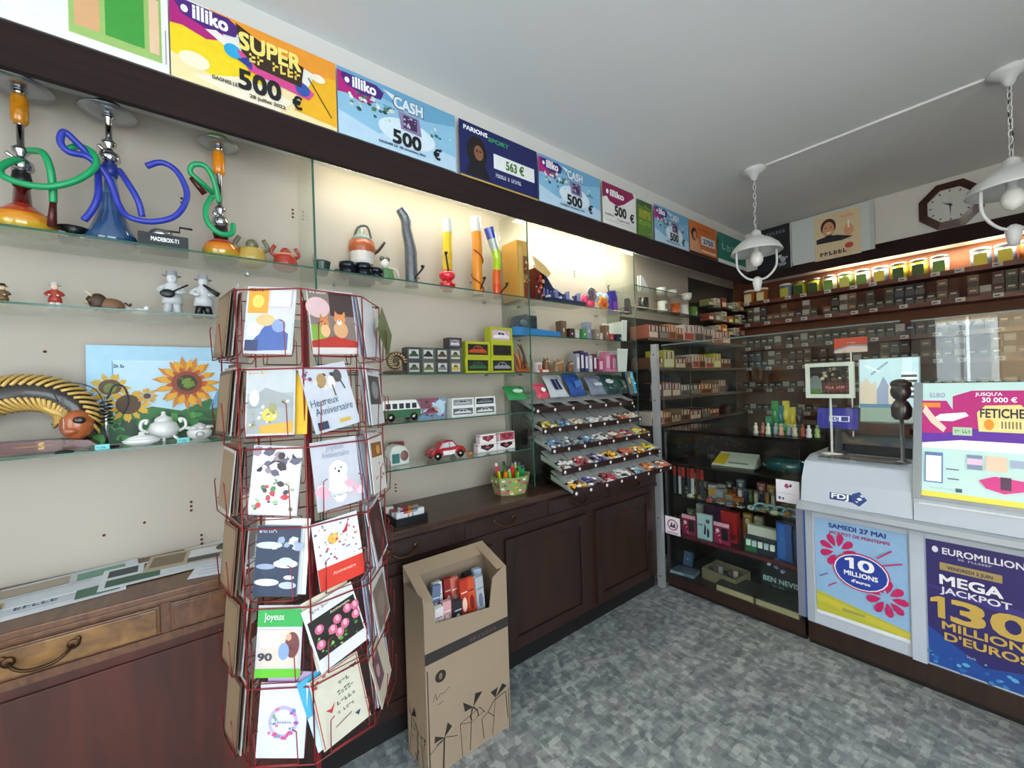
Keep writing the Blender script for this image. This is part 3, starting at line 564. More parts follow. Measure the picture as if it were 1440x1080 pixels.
# bongs
def bong(lab, px0, pts, rad, mats, z=SA, x=.13, extras=None):
    p = [onX(a, b_, x) for a, b_ in pts]; y = p[0].y; t = thing('glass_bong', lab, 'bong', (x, y, z), Q)
    P = [(q.y-y, 0, max(0, q.z-z)) for q in p]; P[0] = (0, 0, .006)
    S = smooth_path(P, 6); b = MB(); K = len(S)
    vs = []; ml = []; fs = []; n = 14
    for i, s in enumerate(S):
        u = i/(K-1)*(len(rad)-1); k = min(int(u), len(rad)-2); r = rad[k]+(rad[k+1]-rad[k])*(u-k); d = (S[min(K-1, i+1)]-S[max(0, i-1)]).normalized(); e = Vector((0, 1, 0)); w = d.cross(e).normalized()
        for j in range(n): a = 2*PI*j/n; vs.append(tuple(s+w*r*math.cos(a)+e*r*math.sin(a)))
    for i in range(K-1):
        c = mats[min(len(mats)-1, i*len(mats)//(K-1))]
        for j in range(n): fs.append((i*n+j, i*n+(j+1) % n, (i+1)*n+(j+1) % n, (i+1)*n+j)); ml.append(c)
    fs.append(tuple(range(n))); ml.append(mats[0]); b.add(vs, fs, ml, True); b.build('tube', t)
    MB().lathe([(rad[0]*1.15, 0), (rad[0]*1.15, .006)], M('#2a2a2e', .3)).build('base', t)
    if extras: extras(t, S)
    return t
def downstem(dx, z, c):
    def f(t, S):
        b = MB(); z_ = z*1.25; d_ = dx*1.4; b.tube([(0, -.025, z_*.4), (d_, -.045, z_)], .005, c); b.lathe([(.005, 0), (.01, .008), (.01, .014)], c, (d_, -.045, z_), 10); b.build('downstem', t)
    return f
gs = M('#70757a', .25, .5, .5, 0, 90)
bong('tall grey mottled bong shaped like a crooked branch', 575, [(579, 398), (578, 370), (577, 350), (572, 325), (570, 308), (562, 294)], [.03, .031, .031, .027, .025, .027, .022], [gs], extras=downstem(.03, .075, BLACK))
def spiral(t, S):
    b = MB(); P = []
    for i in range(40): u = i/39; P.append((.034*math.cos(u*9), -.034*math.sin(u*9), .02+u*.24))
    b.tube(P, .004, M('#9a3a10', .3), 5); b.build('glass_spiral', t); downstem(.012, .07, BLACK)(t, S)
bong('yellow tube bong standing on two red glass balls', 629, [(629, 402), (629, 375), (629, 340), (629, 309)], [.022, .027, .027, .027], [M('#c01a18', .1, coat=1), M('#e2b41a', .12, coat=1), M('#e8c41e', .12, coat=1), M('#d8dcd6', .1, coat=1)],
     extras=lambda t, S: (MB().ell((0, 0, .036), (.046, .046, .03), M('#c2181a', .08, coat=1)).ell((0, 0, .088), (.046, .046, .03), M('#e0283a', .08, coat=1)).build('glass_balls', t), downstem(-.02, .15, BLACK)(t, S)))
bong('straight orange bong wrapped by a dark glass spiral', 672, [(672, 407), (671, 380), (671, 340), (668, 306)], [.029, .03, .03, .032], [M('#e08a14', .12, coat=1)]*3+[M('#cfd2cf', .1, coat=1)], extras=spiral)
bong('curved bong fading from orange through lime to blue', 700, [(700, 410), (698, 390), (699, 365), (694, 345), (687, 321)], [.028, .025, .025, .028, .031], [M('#d8480e', .12, coat=1), M('#dc5c10', .12, coat=1), M('#a8cc18', .12, coat=1), M('#b8d81e', .12, coat=1), M('#a8b8b0', .12, coat=1), M('#3444a8', .12, coat=1)], extras=downstem(.025, .06, BLACK))
# ---- shelf of figurines
def figurine(px, x, lab, coat, trousers, hat, tool, h=.105, z=SB, face_='#e2c0a0'):
    y = ly(px, x, z); t = thing('figurine', lab, 'figurine', (x, y, z), Q); s = h/.105
    b = MB(); b.ell((-.012*s, -.004*s, .004*s), (.014*s, .02*s, .006*s), trousers); b.ell((.014*s, -.004*s, .004*s), (.014*s, .02*s, .006*s), trousers)
    b.tube([(-.011*s, 0, .004*s), (-.009*s, 0, .02*s), (-.005*s, 0, .042*s)], .0085*s, trousers); b.tube([(.012*s, 0, .004*s), (.009*s, 0, .02*s), (.005*s, 0, .042*s)], .0085*s, trousers)
    b.lathe([(.02*s, .03*s), (.019*s, .045*s), (.014*s, .06*s), (.016*s, .072*s), (.009*s, .08*s), (.006*s, .085*s)], coat, n=14, sc=(1, .75)); b.ell((0, -.002*s, .09*s), (.0105*s, .0105*s, .012*s), face_); b.ell((0, -.0135*s, .089*s), (.002*s, .003*s, .002*s), face_)
    b.build('body', t)
    b = MB()
    for a in (-1, 1): b.tube([(a*.013*s, 0, .073*s), (a*.024*s, -.008*s, .06*s), (a*.012*s, -.022*s, .055*s)], .005*s, coat, smooth=3); b.ell((a*.011*s, -.024*s, .055*s), (.004*s, .004*s, .004*s), face_)
    b.build('arms', t)
    b = MB(); b.lathe([(.019*s, .097*s), (.011*s, .099*s), (.0105*s, .108*s), (.003*s, .111*s)], hat, n=14); b.build('hat', t)
    if tool == 'guitar': b = MB(); b.ell((-.008*s, -.025*s, .05*s), (.014*s, .004*s, .01*s), BLACK); b.tube([(0, -.026*s, .054*s), (.03*s, -.026*s, .074*s)], .002*s, BLACK); b.build('guitar', t)
    if tool == 'horn': b = MB(); b.tube([(0, -.02*s, .08*s), (.016*s, -.028*s, .066*s), (.03*s, -.03*s, .056*s)], .0025*s, BLACK, taper=(1, 2.4)); b.build('horn', t)
    return t
WG = M('#c8cacc', .3)
figurine(243, .14, 'grey and white figurine playing a guitar in a flat cap', WG, M('#b8babd', .3), M('#a9acb0', .3), 'guitar', .162, face_='#cfd0d0')
figurine(287, .14, 'grey and white figurine with black trousers and a cap', WG, M('#18181c', .3), M('#a9acb0', .3), 'horn', .16, face_='#cfd0d0')
figurine(78, .13, 'small white figurine in a red jacket', M('#a83a2c', .3), M('#e0dcd6', .3), M('#d8d4ce', .3), None, .087, face_='#e8c8b0')
figurine(4, .13, 'tiny brown and yellow figurine at the far left edge', M('#6a5030', .4), M('#c8a860', .4), M('#3a3428', .4), None, .07)
y = ly(150, .13, SB); t = thing('bison_figurine', 'brown bison figurine with horns lying on the glass shelf', 'figurine', (.13, y, SB), Q)
b = MB(); b.ell((.012, 0, .026), (.036, .022, .026), M('#7a5638', .5, scale=60)); b.ell((-.02, 0, .036), (.024, .022, .03), M('#4a3424', .5)); b.ell((-.036, -.004, .04), (.014, .014, .016), M('#3a281c', .5)); b.ell((-.045, -.006, .034), (.008, .008, .008), M('#b09070', .5))
for q in (-.025, .005, .03): b.tube([(q, -.012, .02), (q-.002, -.016, .002)], .006, M('#5a4030', .5))
b.build('body', t); b = MB()
for a in (-1, 1): b.tube([(-.034, a*.01, .052), (-.042, a*.018, .062), (-.05, a*.014, .07)], .003, M('#d8ccb0', .3), smooth=3, taper=(1, .3))
b.build('horns', t); b = MB(); b.tube([(.046, 0, .04), (.06, 0, .03), (.062, -.004, .038)], .003, M('#2a1c14', .5), smooth=3); b.build('tail', t)
y = ly(197, .13, SB); t = thing('white_bird', 'small white ceramic bird figurine left of the musicians', 'figurine', (.13, y, SB), Q)
b = MB(); b.ell((0, 0, .012), (.022, .014, .012), WHITE); b.ell((.018, 0, .026), (.008, .007, .008), WHITE); b.tube([(.01, 0, .015), (.017, 0, .026)], .006, WHITE); b.tube([(-.015, 0, .014), (-.035, 0, .02)], .006, WHITE, taper=(1, .4)); b.build('body', t)
MB().tube([(.025, 0, .026), (.034, 0, .024)], .002, M('#d08a30'), taper=(1, .2)).build('beak', t)
# ---- sunflower shelf
y0 = ly(122, .04, 1.5); z0 = SC_; w = .43; h = .355
t = thing('sunflower_picture', 'blue and green sunflower picture leaning on the wall', 'picture', (.055, y0, z0), (R(-5), 0, Q))
b = MB(); b.box(0, -.006, 0, w, 0, h, '#8fc0dc')
ops = [('r', 0, .3, 1, 1, '#a3cbe2'), ('r', .16, .3, 1, .84, '#b8d6e8'), ('p', [(0, 0), (1, 0), (1, .34), (.8, .42), (.6, .3), (.4, .36), (.2, .28), (0, .3)], '#2f6e34'), ('p', [(0, 0), (1, 0), (1, .16), (.5, .2), (.3, .12), (0, .2)], '#1e4a26'),
       ('p', [(.8, .3), (1, .35), (1, .62), (.86, .5)], '#6aa0cc'), ('d', .0, .04, 1, .3, 50, .04, ['#24582c', '#3c8a3c', '#1a3c1e', '#4f9a40']),
       ('t', .165, .77, .035, 'Dr. Su', .06, '#2a3c50'), ('l', [(.155, .3), (.155, .84)], .008, '#7aa8c4'), ('l', [(.155, .84), (1, .84)], .008, '#cfe2ee'),
       ('s', .14, .56, .08, .16, 14, '#c8a028'), ('e', .14, .57, .07, .08, '#5a3a14'), ('e', .14, .56, .04, .05, '#6a7a28'), ('s', .25, .38, .09, .18, 16, '#d8a820'), ('e', .25, .39, .08, .1, '#50300e'), ('s', .37, .47, .04, .09, 10, '#d09a20'), ('e', .37, .47, .025, .03, '#4a2c10'),
       ('l', [(.655, .1), (.645, .4)], .02, '#3c7a30'), ('s', .645, .60, .14, .30, 22, '#c87a10'), ('s', .645, .60, .14, .27, 19, '#dca016'), ('s', .645, .60, .11, .19, 20, '#b8500e'), ('e', .645, .60, .11, .13, '#8a3a0e'), ('e', .645, .60, .075, .09, '#3c2c14'), ('e', .65, .60, .045, .055, '#6f8a28'), ('d', .59, .53, .7, .67, 26, .008, ['#5a7a20', '#2c2010'])]
draw(b, w, h, ops, -.0065, .0003); b.build('printed_panel', t)
# tiger-striped carved arch on a base
t = thing('carved_snake_sculpture', 'striped carved wooden snake arching over its reddish base', 'sculpture', (.12, ly(60, .12, SC_), SC_), Q)
yy = ly(60, .12, SC_); G = lambda px, py, x=.12: (onX(px, py, x).y-yy, -(x-.12), max(.004, onX(px, py, x).z-SC_))
P = [G(-70, 600), G(-45, 572), G(0, 558), G(40, 553), G(78, 558), G(105, 574), G(112, 594), G(100, 606)]
S = smooth_path(P, 8); b = MB(); dk = M('#20160e', .3, coat=.4); cr = M('#cfa85a', .3, coat=.4); br = M('#a8582c', .3, coat=.5)
b.tube(S, .056, dk, 12, taper=(1, .95)); b.build('body', t)
b = MB()
for i in range(1, len(S)-6, 2):
    d = (S[i+1]-S[i-1]).normalized(); e = Vector((0, -1, 0)); w_ = d.cross(e)
    for a0, a1 in ((.25, 1.4), (-1.6, -.45)):
        for rr in (0,):
            pts = [tuple(S[i]+d*(.012*(k-1.5)*(1 if a0 > 0 else -1))+(e*math.cos(a0+(a1-a0)*k/3)+w_*math.sin(a0+(a1-a0)*k/3))*.0565) for k in range(4)]
            b.tube(pts, .0052, cr, 5)
b.build('carved_stripes', t)
b = MB(); q = G(108, 597, .16); b.ell(q, (.042, .035, .05), br); b.ell((q[0]+.01, q[1]-.03, q[2]+.014), (.016, .008, .012), dk); b.ell((q[0]-.012, q[1]-.026, q[2]-.02), (.022, .014, .012), br); b.tube([(q[0]-.02, q[1]-.01, q[2]+.03), (q[0]-.06, q[1]+.0, q[2]+.05), (q[0]-.09, q[1], q[2]+.075)], .012, cr, taper=(1, .4)); b.build('head', t)
a0 = G(-60, 620)[0]; a1 = G(140, 620)[0]
b = MB(); b.prism([(a0, .004), (a1-.05, .004), (a1, .012), (a1-.02, .03), (a1-.1, .038), (a0, .04)], -.05, .03, M('#5a2a24', .35, coat=.3), ); b.text('S', (a0+a1)/2+.02, .012, .02, -.0505, '#c89a50', .03); b.tube([((a0+a1)/2-.03, -.051, .022), ((a0+a1)/2+.08, -.051, .022)], .001, '#c89a50'); b.build('base', t)
# wire stand with coil
y = ly(152, .17, SC_); t = thing('spiral_pen_stand', 'chrome spiral stand with curved dark wires before the sunflowers', 'stand', (.19, y, SC_), Q)
b = MB(); b.lathe([(.03, 0), (.03, .005), (.01, .008)], BLACK); b.build('base', t); b = MB(); b.tube([(0, 0, .005), (0, 0, .17)], .005, CHROME, 10); b.build('rod', t)
b = MB(); b.tube([(.014*math.cos(i*.7), .014*math.sin(i*.7), .08+i*.0014) for i in range(55)], .0028, BLACK, 6); b.build('coil', t)
b = MB(); b.tube([(.005, 0, .165), (.02, 0, .205), (.045, 0, .2), (.055, 0, .15), (.04, 0, .11)], .003, BLACK, smooth=5); b.build('curved_wire', t)
y = ly(95, .18, SC_); t = thing('spiral_pen_stand', 'clear spiral stand with an arched wire in front of the carved snake', 'stand', (.225, y, SC_), Q)
MB().lathe([(.022, 0), (.022, .005), (.008, .008)], BLACK).build('base', t); MB().tube([(0, 0, .005), (0, 0, .17)], .004, thin_glass('acrylic_rod', (.9, .9, .92), 1.6)).build('rod', t)
b = MB(); b.tube([(-.01, 0, .16), (-.02, 0, .205), (.03, 0, .215), (.075, 0, .19), (.095, 0, .13)], .0016, BLACK, smooth=5); b.build('curved_wire', t)
# ceramics
CER = M('#dcdcda', .18, coat=.5)
y = ly(200, .17, SC_); t = thing('ceramic_dish', 'low white lidded ceramic dish in front of the teapot', 'dish', (.19, y, SC_), Q)
MB().lathe([(.025, 0), (.045, .008), (.052, .018), (.046, .02)], CER, sc=(1, .55)).build('dish', t); MB().lathe([(.046, .02), (.03, .03), (.008, .035), (.008, .043), (.002, .046)], CER, sc=(1, .55)).build('lid', t)
y = ly(231, .13, SC_); t = thing('ceramic_teapot', 'white ceramic teapot with curled feet and leaf handles', 'teapot', (.13, y, SC_), Q)
MB().lathe([(.02, .012), (.04, .025), (.046, .045), (.038, .066), (.026, .074)], CER).build('pot', t); MB().lathe([(.028, .074), (.024, .086), (.01, .094), (.006, .1), (.008, .106), (.002, .11)], CER).build('lid', t)
b = MB()
for a in (-1, 1): b.tube([(a*.042, 0, .035), (a*.062, 0, .05), (a*.06, 0, .075), (a*.045, 0, .08), (a*.05, 0, .066)], .0055, CER, smooth=4)
b.build('handle', t); b = MB()
for a in (-.028, 0, .028): b.tube([(a, -.02, .02), (a*1.4, -.028, .008), (a*1.5, -.024, .003)], .005, CER, smooth=3)
b.build('curled_feet', t)
y = ly(281, .13, SC_); t = thing('ceramic_sugar_bowl', 'white ceramic basket-shaped bowl right of the teapot', 'bowl', (.13, y, SC_), Q)
MB().lathe([(.022, 0), (.036, .01), (.04, .028), (.03, .04)], CER).build('bowl', t)
b = MB()
for i in range(9): a = 2*PI*i/9; b.ell((.034*math.cos(a), .034*math.sin(a), .043), (.011, .008, .006), CER)
b.lathe([(.03, .04), (.018, .052), (.004, .06)], CER); b.build('leafy_lid', t)
b = MB(); b.tube([(.012*math.cos(a), -.0405+.002*abs(math.cos(a)), .018+.01*math.sin(a)) for a in [k*.5 for k in range(13)]], .0012, '#5a5060', 5); b.build('painted_ring', t)
for px, l in ((144, 'small turquoise price ticket beside the carved snake base'), (258, 'small turquoise price ticket below the white teapot')):
    y = ly(px, .235, SC_); b = MB(); b.box(-.017, -.001, 0, .017, 0, .017, '#6ec6c8'); b.box(-.015, 0, 0, .015, .012, .001, '#6ec6c8'); draw(b, .028, .012, [('t', 0, .2, .6, '~4,50', .8, '#1c4a50')], -.0012, x0=-.014, z0=.002)
    tag(b.build('price_ticket', None, (.235, y, SC_), Q), l, 'ticket')
# ---- bay two: model cars
def cartop(b, L_, H_, W_, col, glass='#20282e', kind='sedan'):
    if kind == 'van':
        b.prism([(-L_/2, H_*.15), (-L_/2, H_*.55), (L_/2*.98, H_*.55), (L_/2, H_*.15)], -W_/2, W_/2, col); b.prism([(-L_/2, H_*.55), (-L_/2+.01*L_, H_*.95), (-L_/2+.06*L_, H_), (L_/2*.75, H_), (L_/2*.98, H_*.55)], -W_/2, W_/2, WHITE)
        for i in range(5): x = -L_*.42+i*L_*.17; b.box(x, -W_/2-.001, H_*.6, x+L_*.12, W_/2+.001, H_*.85, glass)
    else:
        b.prism([(-L_*.5, H_*.2), (-L_*.5, H_*.42), (-L_*.38, H_*.58), (L_*.38, H_*.6), (L_*.5, H_*.4), (L_*.5, H_*.2)], -W_/2, W_/2, col); b.prism([(-L_*.3, H_*.57), (-L_*.17, H_*.95), (-L_*.05, H_), (L_*.08, H_), (L_*.2, H_*.9), (L_*.32, H_*.58)], -W_/2*.85, W_/2*.85, col)
        b.prism([(-L_*.24, H_*.6), (-L_*.15, H_*.9), (L_*.0, H_*.9), (L_*.0, H_*.6)], -W_/2*.87, W_/2*.87, glass); b.prism([(L_*.03, H_*.6), (L_*.03, H_*.9), (L_*.14, H_*.86), (L_*.24, H_*.6)], -W_/2*.87, W_/2*.87, glass)
def wheels(t, L_, r, W_, xs=(-.3, .3)):
    for a in xs:
        for s in (-1, 1):
            b = MB(); b.T = Matrix.Translation((a*L_, s*W_/2, r)) @ Matrix.Rotation(PI/2, 4, 'X'); b.cyl(0, 0, -.004, .004, r, BLACK, 14); b.cyl(0, 0, -.0048, .0048, r*.5, CHROME, 10); b.build('wheel', t)
def boxed(y0, z, w, h, lab, frame, win, inner, x=.17, d=.05, group='boxed model cars on the glass shelves', name='boxed_model_car', cat='toy box'):
    t = thing(name, lab, cat, (x, y0, z), Q, group); b = MB(); f = .16*h
    b.box(0, -.001, 0, w, d, h, frame); b.box(0, -.008, 0, w, -.001, f, frame); b.box(0, -.008, h-f, w, -.001, h, frame); b.box(0, -.008, f, f, -.001, h-f, frame); b.box(w-f, -.008, f, w, -.001, h-f, frame); b.flat([(f, f), (w-f, f), (w-f, h-f), (f, h-f)], -.0015, win); b.build('carton', t)
    c = MB(); c.T = Matrix.Translation((w/2, -.004, f*1.2)); cartop(c, (w-2*f)*.85, (h-2*f)*.8, .003, inner); c.build('model_car', t); return t
def gy(px, x, z): return ly(px, x, z)
y0 = gy(654, .17, SD); y1 = gy(722, .17, SD); w = (y1-y0)/2-.002; h = hof(690, 502, .19, SD)*.95
cols = [('#2c5a30', 'green'), ('#8a8c90', 'silver')]
YEL = M('#a9ac26', .4)
for i in range(2):
    boxed(y0+i*(w+.003), SD, w, h, f'yellow boxed model car on the bottom layer holding a {cols[i][1]} car', YEL, '#1a1a1a', cols[i][0])
    boxed(y0+.004+i*(w+.003), SD+h+.0005, w-.003, h, ['yellow boxed model car in the second layer holding an orange car', 'yellow boxed model car in the second layer holding a black car'][i], YEL, '#231c14', ['#b8481c', '#121214'][i])
boxed(y0+w*1.02, SD+2*h+.001, w*.97, h, 'topmost yellow boxed model car holding a pale pink car', YEL, '#c9a8b4', '#e4dce0')
y0 = gy(572, .17, SD); y1 = gy(650, .17, SD); w = (y1-y0)/4-.002; h = hof(610, 507, .19, SD)
nm = ['camouflage green', 'olive', 'grey', 'sand yellow', 'dark green', 'black', 'brown', 'khaki']
hx = ['#4c5a34', '#6a6a3a', '#7a7c80', '#c0a03a', '#2a4a30', '#202224', '#5a3c28', '#6c6440']
for r_ in range(2):
    for i in range(4):
        k = r_*4+i; boxed(y0+i*(w+.002), SD+r_*(h*.98+.0005), w, h*.97, f'dark boxed model car showing a {nm[k]} vehicle, {"upper" if r_ else "lower"} layer', ['#3a3c3c', '#55584e'][k % 2], '#c8c8bc', hx[k])
boxed(gy(631, .17, SD)-.0, SD+2*h*.985+.002, w*1.05, h*.8, 'small dark boxed model car alone on top of the camouflage cars', '#3a3436', '#8a7c84', '#cfc8cc')
# coiled ornament left of the cars
y = gy(556, .15, SD); t = thing('coiled_shell_ornament', 'striped coiled shell ornament left of the boxed camouflage cars', 'ornament', (.15, y, SD), Q)
b = MB(); b.ell((0, 0, .007), (.05, .03, .007), M('#5a3428', .4)); b.build('base', t)
b = MB(); b.tube([((.036-.0011*i)*math.cos(i*.32), -.005, .044+(.034-.0010*i)*math.sin(i*.32)) for i in range(32)], .011, M('#4a3a24', .35, 0, .5, 0, 120), 8, taper=(1, .5)); b.build('coil', t)
b = MB()
for i in range(0, 22):
    a = i*.32; r = .036-.0011*i; p = (r*math.cos(a), -.005, .044+(.034-.0010*i)*math.sin(a)); b.tube([(p[0]*1.22, -.005, p[2]+.22*(p[2]-.044)), (p[0]*1.1, -.0165, p[2]), (p[0]*.8, -.0165, p[2]-.1*(p[2]-.044))], .0022, M('#c8ae78', .35), 5)
b.build('pale_ribs', t); scaled(t, 1.35)
# camper van, boxed car, white boxes
y = gy(562, .14, SE); t = thing('camper_van_model', 'green and white model camper van on the middle glass shelf', 'model car', (.14, y, SE), (0, 0, Q))
b = MB(); cartop(b, .165, .085, .06, M('#3c6a4c', .2, coat=.5), kind='van'); b.build('body', t); wheels(t, .165, .016, .062)
b = MB()
for a in (-.02, .02): b.T = Matrix.Translation((.084, a, .03)) @ Matrix.Rotation(PI/2, 4, 'Y'); b.cyl(0, 0, -.002, .003, .007, '#e8e8e0', 10)
b.build('headlights', t); scaled(t, 1.2)
y0, y1 = gy(588, .15, SE), gy(627, .15, SE); t = thing('blister_pack', 'pale blue toy pack with a red car beside the camper van', 'toy box', (.15, y0, SE), Q)
b = MB(); w = y1-y0; h = hof(608, 560, .15, SE); b.box(0, 0, 0, w, .03, h, '#7a9cb8'); draw(b, w, h, [('r', 0, .5, .75, 1, '#8a4a58'), ('d', 0, .1, 1, .9, 26, .07, ['#c8d0d8', '#5a7a9a', '#9a3a44', '#3a4450', '#c8a858']), ('e', .78, .5, .18, .4, '#b8cfe0')], -.0005); b.build('card_back', t)
b = MB(); b.ell((w*.45, -.008, h*.35), (w*.36, .012, h*.26), PLEXI); b.build('blister', t); b = MB(); b.T = Matrix.Translation((w*.45, -.004, h*.2)); cartop(b, w*.5, h*.3, .006, '#a8283a'); b.build('toy_car', t)
y0 = gy(632, .15, SE); w = (gy(694, .15, SE)-y0)/2-.003; h = .05
for i in range(2):
    boxed(y0+i*(w+.003), SE, w, h, ['white boxed model vehicle, lower left beside the blue toy pack', 'white boxed model vehicle at the lower right of the white stack'][i], WHITE, '#5a5c5e', '#d8d8d8')
    boxed(y0+.003+i*(w+.003), SE+h+.0005, w-.006, h*.95, ['white boxed model vehicle with a grey car, upper left of the white stack', 'white boxed model vehicle with a black window, upper right of the white stack'][i], WHITE, ['#8a8c8e', '#2a2c30'][i], ['#b0b4b8', '#7a8088'][i])
# beetle shelf
y = gy(627, .14, SF); t = thing('beetle_car_model', 'red and white model beetle car on the lowest glass shelf', 'model car', (.14, y, SF), (0, 0, Q))
RED = M('#b02228', .15, coat=.8); b = MB(); b.prism([(-.085, .014), (-.085, .03), (-.07, .042), (-.045, .046), (-.03, .07), (-.005, .078), (.02, .075), (.042, .05), (.07, .044), (.084, .03), (.086, .014)], -.03, .03, RED); b.build('body', t, bevel=.005)
b = MB(); b.prism([(-.035, .016), (-.035, .034), (.035, .034), (.035, .016)], -.0312, .0312, WHITE); b.build('white_side', t); b = MB(); b.prism([(-.036, .047), (-.024, .066), (0, .07), (0, .047)], -.0308, .0308, '#c4ccd0'); b.prism([(.004, .047), (.004, .07), (.018, .068), (.034, .049)], -.0308, .0308, '#c4ccd0'); b.build('windows', t)
b = MB()
for a in (-.055, .055):
    for s in (-1, 1): b.tube([(a+.024*math.cos(k*PI/6), s*.028, .018+.024*math.sin(k*PI/6)) for k in range(7)], .006, RED, 8)
b.build('fenders', t); wheels(t, .17, .0155, .064, (-.32, .32)); scaled(t, 1.25)
y0 = gy(548, .15, SF); t = thing('retro_tin', 'rounded white and teal retro tin left of the red beetle', 'tin', (.15, y0, SF), Q)
b = MB(); b.prism([(0, 0), (.075, 0), (.075, .045), (.06, .07), (.03, .078), (.008, .07), (0, .045)], -.01, .05, '#c8ccc8'); b.build('body', t, bevel=.004); MB().box(.006, -.012, .01, .035, -.0105, .045, '#2a6a66').build('teal_window', t)
b = MB(); b.ell((.055, -.01, .035), (.016, .004, .02), '#7a5048'); b.build('badge', t); scaled(t, 1.3)
y0 = gy(551, .06, SF); tag(MB().box(0, 0, 0, .07, .03, .1, M('#7a3430', .5)).box(.01, -.001, .03, .06, 0, .08, '#b08a80').build('red_tin_box', None, (.06, y0, SF), Q), 'small dull red box standing behind the retro tin', 'box')
y = gy(660, .19, SF); tag(MB().ell((0, 0, .008), (.016, .01, .008), M('#d06a24', .4)).ell((.012, 0, .013), (.007, .006, .006), M('#d88a3a', .4)).build('orange_charm', None, (.19, y, SF), Q), 'tiny orange trinket between the beetle car and the heart tins', 'trinket')
y0 = gy(672, .16, SF); w = (gy(725, .16, SF)-y0)/2-.003; h = .05
for i in range(4):
    r_ = i//2; c = i % 2; t = thing('heart_tin', ['white square tin with a black heart, lower left of the pile', 'white square tin with a black heart, lower right of the pile', 'white tin standing on the heart tins at the left', 'red and white tin standing on the heart tins at the right'][i], 'tin', (.16, y0+c*(w+.003)+(w*.12 if r_ else 0), SF+r_*(h+.0005)), Q, 'heart tins')
    ww = w*(.85 if r_ else 1); b = MB(); b.box(0, 0, 0, ww, .04, h, '#e4d8d6'); draw(b, ww, h, [('r', .04, .05, .96, .95, '#b84a58' if i == 3 else '#ece6e2'), ('p', [(.5, .12), (.15, .5), (.18, .78), (.38, .84), (.5, .68), (.62, .84), (.82, .78), (.85, .5)], '#1c1618' if i < 2 else '#7a2a34'), ('e', .5, .5, .12, .12, '#b8485a')], -.0003, .0004); b.build('tin_body', t); MB().box(-.001, -.001, h-.012, ww+.001, .041, h-.009, '#a8182a').build('red_band', t)
# ============================================================ bay three, toys above the candy rack
def psn(px, py, x): return onX(px, py, x)
y0 = gy(722, .12, SA); t = thing('toy_carton', 'tall yellow and orange carton with red printed sides beside the bongs', 'box', (.16, y0, SA), Q)
h = hof(735, 340, .16, SA); b = MB(); b.box(0, -.01, 0, .09, .14, h, '#d89a34'); b.box(.01, -.0105, .02, .035, -.01, h*.9, '#e4b04a'); draw(b, .09, h, [('r', .5, .05, .95, .75, '#7a2018'), ('t', .5, .3, .15, '~JEU', .45, '#e8c050'), ('d', .5, .05, .95, .7, 16, .02, ['#b03a20', '#e0b868', '#5a1410'])], -.0108); b.build('carton', t)
y0 = gy(748, .12, SA); t = thing('toy_carton', 'dark red backed toy pack with a cream burst top right of the yellow carton', 'box', (.15, y0, SA), Q)
b = MB(); b.box(0, -.01, 0, .075, .1, .22, '#5a1a1a'); b.flat([(-.03, .29), (-.01, .25), (.0, .21), (.1, .17), (.13, .2), (.08, .24), (.02, .27)], -.02, '#d8b878'); b.flat([(.13, .2), (.1, .17), (0, .21), (-.01, .25), (-.03, .29), (.02, .27), (.08, .24)], -.018, '#d8b878'); draw(b, .075, .2, [('d', .05, .05, .95, .9, 22, .05, ['#8a2018', '#2a1216', '#c0a070', '#b83a24'])], -.0105); b.build('carton', t)
y0 = gy(760, .14, SA); t = thing('knight_playset', 'navy castle playset sloping down with small white figures', 'toy', (.14, y0, SA), Q); NV = M('#262a4a', .35); b = MB()
w = gy(812, .14, SA)-y0; b.box(0, -.08, 0, w, .06, .03, NV); b.prism([(0, .03), (0, .19), (.02, .2), (.05, .17), (.1, .11), (w*.6, .07), (w*.95, .03)], -.02, .04, NV); b.build('castle', t)
b = MB()
for i in range(9): b.box(.02+i*w*.1, -.06, .031, .035+i*w*.1, -.03, .05+.02*(i % 3), ['#c8ccd8', '#3a3e6a', '#8088b8'][i % 3])
for i in range(6): b.box(.01+.03*i, -.022, .05, .022+.03*i, -.0201, .1-.006*i, '#6a70a8')
b.build('figures', t)
def blob_toy(px, x, z, lab, parts, name, cat, s=1):
    y = ly(px, x, z); t = thing(name, lab, cat, (x, y, z), Q); t.scale = (s, s, s)
    for nm, fn in parts: b = MB(); fn(b); b.build(nm, t)
    return t
PINK = M('#c02a58', .3); 
blob_toy(827, .14, SA, 'round pink toy carriage with a grey wheel', [('body', lambda b: (b.ell((0, 0, .05), (.05, .03, .045), PINK), b.ell((0, -.02, .03), (.03, .02, .028), M('#e0406a', .3)))), ('wheel', lambda b: b.tube([(.035*math.cos(k*PI/8), -.03, .085+.035*math.sin(k*PI/8)) for k in range(16)], .006, STEEL, 8, True)), ('hub', lambda b: b.ell((0, -.03, .085), (.026, .006, .026), '#6a5a6a'))], 'toy_carriage', 'toy', 1.25)
blob_toy(847, .15, SA, 'orange flower toy with a pale blue cloud behind', [('petals', lambda b: [b.ell((.028*math.cos(k*PI/3), -.01, .04+.028*math.sin(k*PI/3)), (.018, .008, .018), '#d8822a') for k in range(6)]), ('centre', lambda b: b.ell((0, -.018, .04), (.014, .008, .014), '#b83a1a')), ('cloud', lambda b: [b.ell((k*.025-.03, .012, .075+.01*(k % 2)), (.028, .012, .024), '#9cbcd4') for k in range(4)]), ('foot', lambda b: b.box(-.02, -.01, 0, .02, .012, .02, '#b8c8d0'))], 'flower_toy', 'toy', 1.3)
